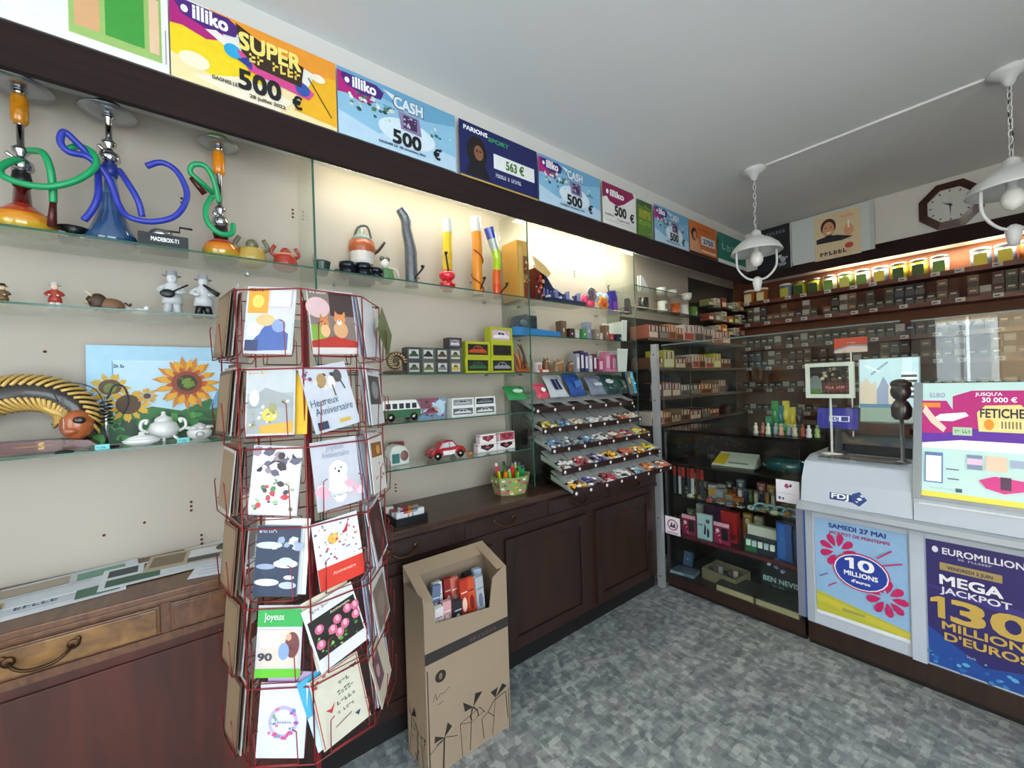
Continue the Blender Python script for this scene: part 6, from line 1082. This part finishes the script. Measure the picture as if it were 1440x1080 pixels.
# articles on the showcase top
def topitem(px, y, w, h, d, c, lab, name='carton', cat='carton', ops=None): return item(px, 0, y, 1.1402, w, h, d, c, lab, ops, name, cat)
for i, (px, c, h) in enumerate([(1082, '#0f7a5a', .10), (1090, '#14803c', .2), (1097, '#106a78', .17), (1104, '#c0b030', .2), (1112, '#b8a428', .16), (1120, '#2a2c30', .16)]):
    x = bx_(px, 2.95, 1.14); t = thing('key_ring_card', f'{["teal", "green", "blue-green", "yellow", "mustard", "black"][i]} hanging novelty on the counter stand behind the glass', 'novelty', (x, 2.95+.01*i, 1.1402)); b = MB(); b.box(-.018, -.006, 0, .018, .006, h, c); b.build('card', t); MB().ell((0, -.012, h*.55), (.014, .008, h*.2), M(c, .2)).build('pouch', t)
for i in range(10):
    x = 1.02+.035*i; c = ['#c8b8b0', '#b86a5a', '#d8d0cc', '#9aa0b0', '#c08a7a', '#8a98b0', '#b8b0a0', '#a04a3a', '#c8c8d0', '#8a9a5a'][i]; z = 1.1402
    t = thing('trinket', f'{["beige", "brick", "white", "grey-blue", "tan", "blue", "stone", "rust", "pale grey", "moss"][i]} trinket in the row on the black showcase top', 'trinket', (x, 2.80+.02*(i % 2), z)); MB().lathe([(.012, 0), (.016, .01), (.01, .03), (.014, .045), (.004, .06)], M(c, .25)).build('body', t); MB().ell((0, 0, .065), (.008, .008, .008), M(c, .25)).build('top', t)
x = bx_(1101, 2.9, 1.14); tag(MB().ell((0, 0, .035), (.03, .02, .035), M('#1e9a4a', .1, 0, .1, 0, 30, .6)).build('green_ball', None, (x, 2.885, 1.1402)), 'glossy green rounded novelty behind the trinket row', 'novelty')
# ============================================================ lottery counter
t = thing('lottery_counter', 'white lottery counter with two posters on its front', 'counter', (1.295, 2.70, 0)); LW = 1.6; WH = M('#b9c4d2', .35, 0, .03); LG = M('#a4adb6', .35, 0, .03)
b = MB(); b.box(0, .03, 0, LW, .58, .03, M('#070505', .7)); b.box(0, .012, .03, LW, .58, .125, MAHOG); b.build('plinth', t)
b = MB(); b.box(0, .02, .125, LW, .58, .76, WH); b.box(0, .008, .13, .03, .02, .76, LG); b.box(.425, .004, .125, .475, .02, .76, WH); b.build('cabinet', t)
b = MB(); b.extx([(-.075, .765), (-.085, .775), (-.08, .80), (-.06, .81), (.57, .81), (.57, .76), (-.05, .76)], -.01, LW, LG); b.build('ledge', t)
b = MB(); b.extx([(-.055, .81), (-.03, .93), (.03, 1.02), (.12, 1.045), (.57, 1.045), (.57, .81)], 0, .45, WH); b.build('terminal_housing', t, bevel=.004)
b = MB(); b.extx([(-.058, .812), (-.05, .90), (-.04, .91), (.25, .95), (.25, .812)], .452, LW, WH); b.build('display_base', t); b = MB(); b.box(.47, -.062, .893, LW, -.05, .899, '#e8ecee'); b.build('light_strip', t)
b = MB(); lx = .13; sl = Matrix.Translation((lx, -.0487, .835)) @ Matrix.Rotation(R(-12), 4, 'X')
b.T = sl; draw(b, .15, .06, [('r', 0, .15, .62, .85, '#12306e'), ('t', .06, .3, .42, 'FDJ', .46, '#e8eef4'), ('p', [(.62, .15), (.82, -.1), (1.02, .5), (.82, 1.1), (.62, .85)], '#1c3f86'), ('p', [(.74, .5), (.82, .36), (.9, .5), (.82, .64)], '#e8eef4'), ('p', [(.82, .8), (.88, .9), (.94, .72), (.88, .66)], '#c8d4e4'), ('p', [(.7, .3), (.76, .16), (.8, .3)], '#c8d4e4')], -.001); b.build('printed_logo', t)
b = MB(); b.box(.10, .08, 1.046, .40, .2, 1.049, M('#5a4a44', .4)); b.box(.06, .03, 1.03, .38, .034, 1.065, PLEXI); b.box(.06, .034, 1.045, .38, .1, 1.047, PLEXI); b.build('ticket_tray', t)
CX, CY = 1.295, 2.70
# posters on front
def cposter(x0, x1, z0, z1, lab, base, ops):
    b = MB(); b.box(0, -.0015, 0, x1-x0, 0, z1-z0, base); draw(b, x1-x0, z1-z0, ops, -.0016, .0003); return tag(b.build('poster', None, (x0, 2.7165, z0)), lab, 'poster')
FL = '#c21a62'
def petals(cx, cz, n=8, a0=0, a1=360, r=.17, cc=FL):
    o = []
    for i in range(n):
        a = R(a0+(a1-a0)*i/n); c, s_ = math.cos(a), math.sin(a); P = []
        for u, v in ((.25, .0), (.55, .16), (.85, .2), (1, .1), (1.03, 0), (1, -.1), (.85, -.2), (.55, -.16)): P.append((cx+(r*(u*c-v*s_))*1.25, cz+r*(u*s_+v*c)))
        o.append(('p', P, cc))
    return o
cposter(1.338, 1.712, .19, .715, 'light blue draw poster with pink flowers and a blue 10 badge', '#8fb8de', [('p', [(0, .02), (1, .02), (1, .09), (.4, .14), (0, .23)][:3]+[(1, .1), (0, .24)], '#b8b83a'), ('r', 0, 0, 1, .035, '#e0e6ee'), ('p', [(0, .14), (0, .2), (1, .09), (1, .03)], '#c8c040'), ('r', .3, .1, .55, .13, '#9aa050'), ('t', .17, .925, .045, 'SAMEDI 27 MAI', .62, '#1a3a8a'), ('t', .17, .865, .03, 'JACKPOT DE PRINTEMPS', .66, '#a8306a')]+petals(.27, .7, 9)+petals(.78, .36, 9)+
  [('e', .52, .54, .31, .185, FL), ('e', .52, .54, .295, .172, '#e8eef8'), ('e', .52, .54, .28, .163, '#1f3fa0'), ('t', .5, .56, .11, '0', .16, '#f4f6fa', .015), ('p', [(.4, .56), (.45, .56), (.45, .67), (.41, .67), (.35, .65), (.35, .63), (.4, .64)], '#f4f6fa'), ('t', .34, .49, .045, 'MILLIONS', .36, '#f4f6fa'), ('t', .42, .43, .03, "d'euros", .2, '#f4f6fa')]+[('l', [(.75, .66), (.95, .72)], .012, FL), ('l', [(.7, .72), (.85, .82)], .012, FL), ('l', [(.15, .45), (.05, .4)], .01, '#5a4aa0'), ('l', [(.25, .38), (.15, .32)], .01, FL), ('t', .8, .26, .02, '~4 000 000', .12, '#5a6a90')])
cposter(1.775, 2.115, .135, .715, 'dark purple EUROMILLIONS MEGA JACKPOT poster with gold figures', '#2a2468', [('p', [(0, .0), (1, 0), (1, .18), (.5, .1), (.25, .2), (0, .3)], '#1a4a9c'), ('d', 0, 0, 1, .14, 30, .012, ['#3a8ac8', '#2a6ab0', '#1a3a80', '#5ab0d8']), ('p', [(0, .62), (1, .52), (1, .60), (0, .64)], '#3a3080'), ('e', .09, .93, .03, .025, '#e8e8f0'), ('t', .16, .905, .05, 'EUROMILLIONS', .76, '#e8e8f0', .012), ('t', .3, .875, .018, '~MY MILLION', .3, '#b8b4d0'), ('r', .13, .775, .68, .835, '#a8935a'), ('t', .2, .79, .025, 'VENDREDI 2 JUIN', .4, '#3a3050'),
  ('t', .13, .665, .075, 'MEGA', .55, '#f0f0f4', .018), ('t', .13, .595, .05, 'JACKPOT', .62, '#e4e4ee', .012), ('t', .24, .39, .175, '30', .68, '#c8a850', .018), ('p', [(.1, .39), (.17, .39), (.17, .56), (.11, .56), (.03, .53), (.03, .5), (.1, .515)], '#c8a850'), ('t', .14, .31, .062, 'MILLIONS', .8, '#c8a850', .014), ('t', .16, .225, .062, "D'EUROS", .72, '#c8a850', .014), ('t', .36, .14, .02, '~fdj.fr', .08, '#c8d0e0')])
b = MB(); b.box(0, -.002, 0, .02, 0, .62, '#1c5ca8'); b.box(-.035, -.006, 0, 0, 0, .62, M('#8a8fa6', .35, .4)); tag(b.build('metal_strip', None, (1.285, 2.7165, .14)), 'narrow lavender metal and blue strip between the showcase and the lottery counter', 'panel')
# backlit scratch-card display
t = thing('backlit_game_display', 'large backlit scratch card display with a magenta header and grey frame', 'display', (CX+.445, CY-.03, .905), (R(-16), 0, 0)); W_, H_ = .56, .56; FRM = M('#8f979c', .35, .2)
b = MB(); b.box(0, 0, 0, W_, .05, H_, FRM); b.box(0, -.012, 0, .03, 0, H_, FRM); b.box(W_-.03, -.012, 0, W_, 0, H_, FRM); b.box(.03, -.012, 0, W_-.03, 0, .02, FRM); b.build('frame', t, bevel=.002)
E_ = .28; g = lambda c: M(c, .3, 0, .02, E_)
b = MB(); b.box(.031, -.004, .021, W_-.031, -.001, H_-.004, g('#b8d8d4'))
mg, pu, ye, wt = g('#b02474'), g('#5c2c9a'), g('#d8d04a'), g('#eef4f4')
ops = [('r', 0, 0, 1, .045, ye), ('r', 0, .42, 1, .5, wt), ('p', [(0, .5), (1, .5), (1, .62), (0, .62)], pu), ('p', [(0, .46), (.25, .5), (0, .6)], pu), ('p', [(0, .55), (0, .84), (.16, .84), (.22, .72), (.15, .55)], mg), ('p', [(.12, .56), (.2, .7), (.2, .88), (.32, .93), (1, .93), (1, .6)], mg), ('p', [(.2, .5), (.6, .54), (1, .48), (1, .6), (.2, .6)], pu), ('r', 0, .78, .12, .82, g('#e88a2a')),
  ('p', [(.05, .66), (.12, .72), (.28, .74), (.3, .71), (.2, .66), (.1, .66)], wt), ('p', [(.0, .74), (.06, .64), (.14, .56), (.16, .6), (.08, .7), (.02, .8)], g('#e8c8b8')), ('r', .2, .54, .32, .61, g('#a8c8a8')), ('t', .21, .56, .03, '~50 000', .1, g('#4a6a50')),
  ('t', .05, .87, .04, 'ILLIKO', .1, g('#9a9ab8')), ('t', .34, .885, .028, "JUSQU'A", .16, wt, .008), ('t', .38, .83, .04, '30 000 \u20ac', .2, wt, .01), ('p', [(.36, .58), (.35, .74), (.4, .8), (.6, .81), (.64, .76), (.64, .58)], g('#e0d088')), ('t', .37, .7, .075, 'FETICHE', .25, g('#2c2438'), .015), ('e', .42, .64, .03, .045, g('#e8902a')), ('r', .48, .6, .62, .68, g('#f0dca0'))]+[('r', .49+.02*i, .61, .5+.02*i, .67, g('#8a7440')) for i in range(6)]+[
  ('r', .02, .12, .14, .38, g('#5a78a8')), ('r', .03, .13, .13, .35, wt), ('r', .16, .24, .24, .25, g('#5a6a80')), ('r', .17, .16, .24, .17, g('#5a6a80')), ('r', .29, .26, .38, .38, g('#7a8aa8')), ('r', .29, .3, .38, .35, g('#d8b8d0')), ('r', .4, .26, .52, .38, g('#d8c0a8')), ('r', .54, .3, .7, .36, g('#9aa8c0')), ('p', [(.36, .18), (.45, .22), (.62, .2), (.66, .14), (.5, .09), (.4, .12)], g('#c83080')), ('r', .48, .12, .54, .22, g('#4a2a48')), ('r', .22, .06, .26, .09, g('#3a5060')), ('t', .06, .07, .02, '~jouer comporte des risques', .14, g('#8aa8b0')), ('r', .68, .08, .95, .24, g('#a8c8d8'))]
draw(b, W_-.062, H_-.025, ops, -.0042, .0003, x0=.031, z0=.021); b.build('backlit_panel', t)
# plexi sheet beside + screens behind
t = thing('terminal_screen', 'small tilted screen showing a white logo on purple', 'screen', (bx_(1178, 2.93, 1.2), 2.93, 1.046)); b = MB(); b.lathe([(.05, 0), (.05, .01), (.02, .02), (.014, .15)], M('#3a3c44', .4)); b.build('stand', t)
b = MB(); b.T = Matrix.Translation((-.105, 0, .135)) @ Matrix.Rotation(R(-14), 4, 'X'); b.box(0, 0, 0, .2, .02, .13, BLACK); g2 = M('#2c2a80', .3, 0, .02, .5); draw(b, .19, .12, [('r', 0, 0, 1, 1, g2), ('r', .3, .35, .8, .62, M('#b8b8d8', .3, 0, .02, .7)), ('t', .33, .4, .17, 'FDJ', .2, '#2a2a6a'), ('r', .6, .38, .77, .59, '#3a3a8a')], -.0005, x0=.005, z0=.005); b.build('display', t)
t = thing('lottery_terminal', 'dark grey lottery terminal with a glossy black top behind the ticket tray', 'terminal', (CX+.05, CY+.30, 1.046)); b = MB(); b.extx([(-.04, 0), (-.03, .05), (.12, .1), (.2, .1), (.2, 0)], 0, .38, M('#23262c', .15)); b.build('body', t, bevel=.004); b = MB(); b.extx([(.12, .1), (.16, .16), (.2, .16), (.2, .1)], .05, .33, M('#5a3426', .25)); b.build('printer_cover', t)
# white framed screen on a stalk
t = thing('advert_screen', 'white framed advert screen on a thin stalk above the counter', 'screen', (bx_(1166, 2.86, 1.4), 2.86, 1.046)); MB().tube([(0, .02, 0), (0, .02, .34)], .006, WHITE).build('stalk', t); MB().lathe([(.05, 0), (.05, .006), (.01, .01)], WHITE, (0, .02, 0)).build('foot', t)
z0 = 1.515-1.046; b = MB(); fw, fh = .225, .2
for a, b_, c_, d_ in ((0, 0, fw, .022), (0, fh-.022, fw, fh), (0, .022, .022, fh-.022), (fw-.022, .022, fw, fh-.022)): b.box(-fw/2+a, 0, z0-.15+b_, -fw/2+c_, .02, z0-.15+d_, WHITE)
b.build('frame', t); b = MB(); b.box(-fw/2+.02, .006, z0-.13, fw/2-.02, .018, z0+.03, '#1c1412'); draw(b, fw-.044, fh-.044, [('r', .35, .08, 1, .42, '#6a1418'), ('t', .4, .2, .1, '~MAXI TIME', .5, '#c8a8a0'), ('d', .3, .5, 1, .95, 26, .05, ['#6a4a34', '#a08060', '#3a2a24', '#c8b8a0']), ('p', [(.0, .1), (.0, .55), (.08, .68), (.2, .68), (.3, .5), (.32, .05)], '#7a8084'), ('e', .1, .78, .09, .1, '#2a1c1a'), ('p', [(.02, 0), (.3, 0), (.3, .18), (.02, .2)], '#5a7a3a')], .0055, .0004, x0=-fw/2+.022, z0=z0-.128); b.build('display', t)
# pale pane with the street reflection painted in glowing colours
t = thing('street_reflection_pane', 'tall pale pane with a painted glowing street reflection and a striped list', 'screen', (bx_(1249, 3.2, 1.4), 3.21, 1.046)); MB().box(-.12, 0, 0, .12, .06, .012, LG).box(-.02, .03, .012, .02, .05, .3, LG).build('stand', t); b = MB(); b.T = Matrix.Translation((-.14, .012, .16)) @ Matrix.Rotation(R(-4), 4, 'X'); b.box(0, 0, 0, .27, .02, .38, '#c8d4dc'); e = lambda c: M(c, .2, 0, .05, .75)
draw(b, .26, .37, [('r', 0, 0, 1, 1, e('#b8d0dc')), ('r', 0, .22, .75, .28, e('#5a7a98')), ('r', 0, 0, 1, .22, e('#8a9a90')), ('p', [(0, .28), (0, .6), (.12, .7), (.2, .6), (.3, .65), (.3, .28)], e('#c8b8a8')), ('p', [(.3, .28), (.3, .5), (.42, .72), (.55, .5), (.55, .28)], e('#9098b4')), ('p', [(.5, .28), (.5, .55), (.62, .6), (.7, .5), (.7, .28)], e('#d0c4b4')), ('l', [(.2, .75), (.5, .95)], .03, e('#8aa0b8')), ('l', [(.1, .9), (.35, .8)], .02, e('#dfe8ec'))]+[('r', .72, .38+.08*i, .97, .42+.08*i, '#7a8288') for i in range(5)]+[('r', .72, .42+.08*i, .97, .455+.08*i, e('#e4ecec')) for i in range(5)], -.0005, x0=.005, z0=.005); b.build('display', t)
x = bx_(1197, 2.99, 1.5); b = MB(); b.box(-.075, 0, 0, .075, .003, .085, '#c8401c'); b.box(-.003, .004, -.48, .003, .01, 0, WHITE); draw(b, .15, .085, [('p', [(0, 0), (1, 0), (1, .35), (.5, .42), (0, .15)], '#e0c0b8'), ('p', [(0, .15), (.5, .42), (1, .35), (1, .45), (.5, .52), (0, .25)], '#8a90b0'), ('t', .4, .6, .18, '~vuse', .25, '#f0d8c8')], -.0005, x0=-.075); o = b.build('orange_sign', None, (x, 2.99, 1.62)); tag(o, 'orange sign with pale waves above the white framed screen', 'sign')
o = thing('carved_figurine', 'dark brown carved head figurine beside the large scratch card display', 'figurine', (bx_(1266, 2.80, 1.3), 2.83, 1.046)); o.location.z = 1.0452; DB = M('#2e1a16', .3, coat=.4); MB().lathe([(.03, 0), (.03, .004), (.008, .01), (.008, .215)], STEEL).build('stand', o); b = MB(); b.T = Matrix.Translation((0, 0, .13)) @ Matrix.Scale(.85, 4)
b.lathe([(.03, .1), (.045, .12), (.048, .17), (.036, .2), (.024, .22)], DB); b.ell((0, -.006, .265), (.048, .05, .055), DB); b.ell((0, -.056, .258), (.009, .01, .012), DB); b.build('body', o); b = MB(); b.T = Matrix.Translation((0, 0, .13)) @ Matrix.Scale(.85, 4); b.ell((0, .006, .31), (.05, .05, .032), M('#1c1010', .4)); b.build('hair', o); b = MB(); b.T = Matrix.Translation((0, 0, .13)) @ Matrix.Scale(.85, 4); b.ell((-.01, -.034, .15), (.018, .008, .018), '#c8b0a8'); b.build('pale_collar', o)
# white stacks / cartons seen through the screen at right
for i, (px, w, h, c, lab) in enumerate([(1312, .16, .07, '#d8c8b8', 'cream carton behind the right glass screen, nearest the scratch card display'), (1345, .1, .06, '#e0dcd8', 'white carton in the middle behind the right glass screen'), (1378, .14, .10, '#b8a890', 'tan carton behind the right glass screen beside the dark lamp'), (1425, .12, .08, '#c8b8b0', 'pinkish carton at the right edge behind the glass screen')]):
    x = bx_(px, 3.4, 1.3); tag(MB().box(-w/2, 0, 0, w/2, .1, h, c).box(-w/2+.01, -.001, h*.4, w/2-.01, 0, h*.7, '#8a7a70').build('carton', None, (x, 3.4, 1.1605)), lab, 'carton')
t = thing('back_counter', 'dark brown work surface behind the lottery counter', 'counter', (.9, 3.34, 0)); MB().box(0, .0, 1.12, 2.0, .34, 1.16, MAHOG).build('top', t); MB().box(.02, .02, 0, 1.98, .32, 1.12, DK).build('body', t)
# ============================================================ tobacco shelves on the back wall
RW = [2.272, 2.045, 1.79, 1.577, 1.35, 1.12]
rown = ['top', 'second', 'third', 'fourth', 'fifth', 'sixth']
shelf_objs = []
def pack(w, h, d, c, band, name):
    b = MB(); b.box(0, -d, 0, w, 0, h, c); draw(b, w, h, [('r', 0, 0, 1, .45, band), ('r', .2, .6, .8, .74, '#b8a898'), ('l', [(0, .5), (1, .5)], .02, '#8a867e')], -d-.0002, .0003); return b
PC = [('dark grey', '#24262a', '#4a4440'), ('maroon', '#4a1a1c', '#5a4a44'), ('brown', '#4a3024', '#3a3430'), ('black', '#101114', '#5a544c'), ('tan', '#7a5a3c', '#4a3c34'), ('navy', '#1a2038', '#4a4a50'), ('white', '#a8a49c', '#5a4e48'), ('olive', '#44482c', '#3a3830')]
protos = {}
for r_, z in enumerate(RW):
    t = thing('tobacco_shelf', f'{rown[r_]} brown wooden tobacco shelf on the back wall', 'shelf', (.12, YB-.002, z)); MB().box(0, -.2, -.018, 3.0, 0, 0, SHELFW).build('board', t); MB().box(0, -.206, -.02, 3.0, -.2, .018, SHELFW).build('front_lip', t)
    b0 = None
    for k in range(16 if r_ < 4 else 10):
        x = .1+.172*k+.02*((k*7) % 3); p = MB().box(-.026, -.2085, -.012, .026, -.2065, .018, '#c8c4bc').box(-.02, -.2088, -.004, .008, -.2086, .006, '#5a4a44').build('price_tag', t) if b0 is None else cp(b0, parent=t)
        b0 = b0 or p; p.location = (x, 0, 0)
    x = .15; k = 0; rnd = random.Random(r_+3)
    while x < (2.75 if r_ < 3 else 2.2):
        ci = rnd.randrange(8); cn, c, bd = PC[ci]
        if r_ == 0:
            ci = rnd.randrange(5); cn, c, bd = [('green', '#5a8a3a', '#b8c86a'), ('white', '#d0d0c4', '#6a9a4a'), ('blue', '#7a90b0', '#c8c84a'), ('yellow', '#b8b83a', '#3a5a30'), ('orange', '#b86a2c', '#e0d0a0')][ci]
            key = ('tin', ci)
            if key not in protos:
                o = thing('tobacco_tin', 'x', 'tin', (0, 0, 0)); b = MB(); b.lathe([(.055, 0), (.055, .14)], M(c, .3), n=18); b.box(-.035, -.0565, .02, .035, -.048, .115, bd); b.build('body', o); MB().lathe([(.057, .14), (.057, .158), (.045, .162)], STEEL if ci % 2 else WHITE, n=18).build('lid', o); protos[key] = (o, [0])
            o, n_ = protos[key]; lab = f'{cn} round tobacco tin on the brightly lit top shelf'; gp = f'{cn} tobacco tins on the top shelf'
            if rnd.random() < .18: x += .1; continue
            if n_[0]: o = cp(o)
            n_[0] = 1; o.location = (x+.06, YB-.10, z); tag(o, lab, 'tin', gp); x += .122
        else:
            w, h = (.058, .09) if r_ != 2 else (.058, .115); key = (ci, r_ == 2)
            if key not in protos:
                o = pack(w, h, .024, c, bd, 'p').build('tobacco_pack'); protos[key] = (o, [0])
            o, n_ = protos[key]
            if rnd.random() < .03: x += .04; continue
            if n_[0]: o = cp(o)
            n_[0] = 1; o.location = (x, YB-.165, z); tag(o, f'{cn} upright tobacco pack on the {rown[r_]} back wall shelf', 'pack', f'{cn} packs on the {rown[r_]} back shelf'); x += w+.005
            if r_ in (1, 3) and rnd.random() < .6:
                o2 = cp(o); o2.location = (x-w-.005+.002, YB-.165, z+h+.0004); tag(o2, f'{cn} tobacco pack stacked upon another on the {rown[r_]} back wall shelf', 'pack', f'stacked {cn} packs on the {rown[r_]} back shelf')
for y0_, z0_, y1_, z1_, lb in ((2.83, 1.12, 3.93, 2.03, 'dark sheet standing in for shade behind the cartons on the left wall'), (3.94, 1.12, 4.94, 2.5, 'dark sheet standing in for shade in the back left corner')):
    tag(MB().box(.001, y0_, z0_, .0018, y1_, z1_, M('#3a3630', .6, 0, .15, scale=6)).build('shade_sheet'), lb, 'panel')  # thin dark sheets put the shade of the recess onto the cream wall
# cigar boxes along the left wall behind the post
for z, n, lab, hh in [(1.823, 9, 'upper', .1), (1.587, 9, 'second', .09), (1.352, 8, 'third', .085), (1.14, 7, 'lowest', .07)]:
    t = thing('wall_shelf', f'{lab} dark shelf of cartons on the left wall behind the metal post', 'shelf', (.002, 2.82, z), Q); MB().box(0, -.26, -.014, 1.75, 0, 0, M('#2a2220', .3)).build('board', t); MB().box(0, -.264, -.016, 1.75, -.26, .006, M('#5a4a44', .3)).build('edge_strip', t)
    rnd = random.Random(int(z*100)); y = 2.85
    for k in range(n):
        cn, c, c2 = [('white and red', '#c0b8b0', '#9a3428'), ('tan', '#8a6a50', '#5a3028'), ('grey', '#8a8884', '#4a4040'), ('brown', '#5a3a2c', '#a88a6a'), ('amber', '#b8702c', '#5a3420'), ('black', '#1c1c20', '#7a7470'), ('yellow', '#b8b03c', '#d0ccb0'), ('brick', '#8a4a38', '#c8b8a8')][rnd.randrange(8)]
        w = rnd.uniform(.1, .2); h = min(.17, hh*rnd.uniform(.9, 1.7))
        if y+w > 4.45: break
        b = MB(); b.box(0, -.12, 0, w, .05, h, c); draw(b, w, h, [('r', .05, .1, .95, .5, c2)]+[('r', .06+.15*q, .55, .16+.15*q, .92, ['#c8beb4', '#7a3a30', '#d8d0c8'][q % 3]) for q in range(6)], -.1203, .0004)
        tag(b.build('carton', None, (.13, y, z+.0002), Q), f'{cn} carton, number {["one", "two", "three", "four", "five", "six", "seven", "eight", "nine"][k]} from the metal post on the {lab} left wall shelf', 'carton'); y += w+.012
for z, lab in [(2.2, 'upper'), (2.06, 'middle'), (1.93, 'lower')]:
    t = thing('corner_shelf', f'{lab} short glass shelf in the back left corner', 'shelf', (.003, 3.97, z), Q); MB().box(0, -.2, -.006, .95, 0, 0, SHELFG).build('pane', t); MB().box(0, -.203, -.006, .95, -.2, 0, EDGE).build('polished_edge', t)
    for k in range(6):
        cn, c, c2 = [('cream', '#b8b4a0', '#6a6a50'), ('grey', '#8a8c84', '#c8c8b8'), ('red', '#9a4030', '#d8c8b8'), ('white', '#c8c8bc', '#8a8a7a'), ('olive', '#6a6c40', '#c0bc90'), ('orange', '#b8702c', '#e0d0b0')][(k*5+int(z*100)) % 6]; h = .07+.02*(k % 3)
        b = MB(); b.box(0, -.06, 0, .1, .03, h, c); draw(b, .1, h, [('r', .1, .2, .9, .6, c2), ('r', .1, .7, .5, .85, '#4a4038')], -.0603, .0004); tag(b.build('small_carton', None, (.1, 4.02+.14*k, z+.0002), Q), f'{cn} small carton, {["first", "second", "third", "fourth", "fifth", "last"][k]} toward the corner on the {lab} corner shelf', 'carton')
tag(MB().box(0, -.13, 0, 1.5, .06, 1.1, M('#100e10', .3)).box(.25, -.131, 1.02, .36, -.13, 1.05, '#a8a8ac').build('till_cabinet', None, (.08, 3.22, 0), Q), 'black cabinet with a small white label under the left wall cartons', 'cabinet')
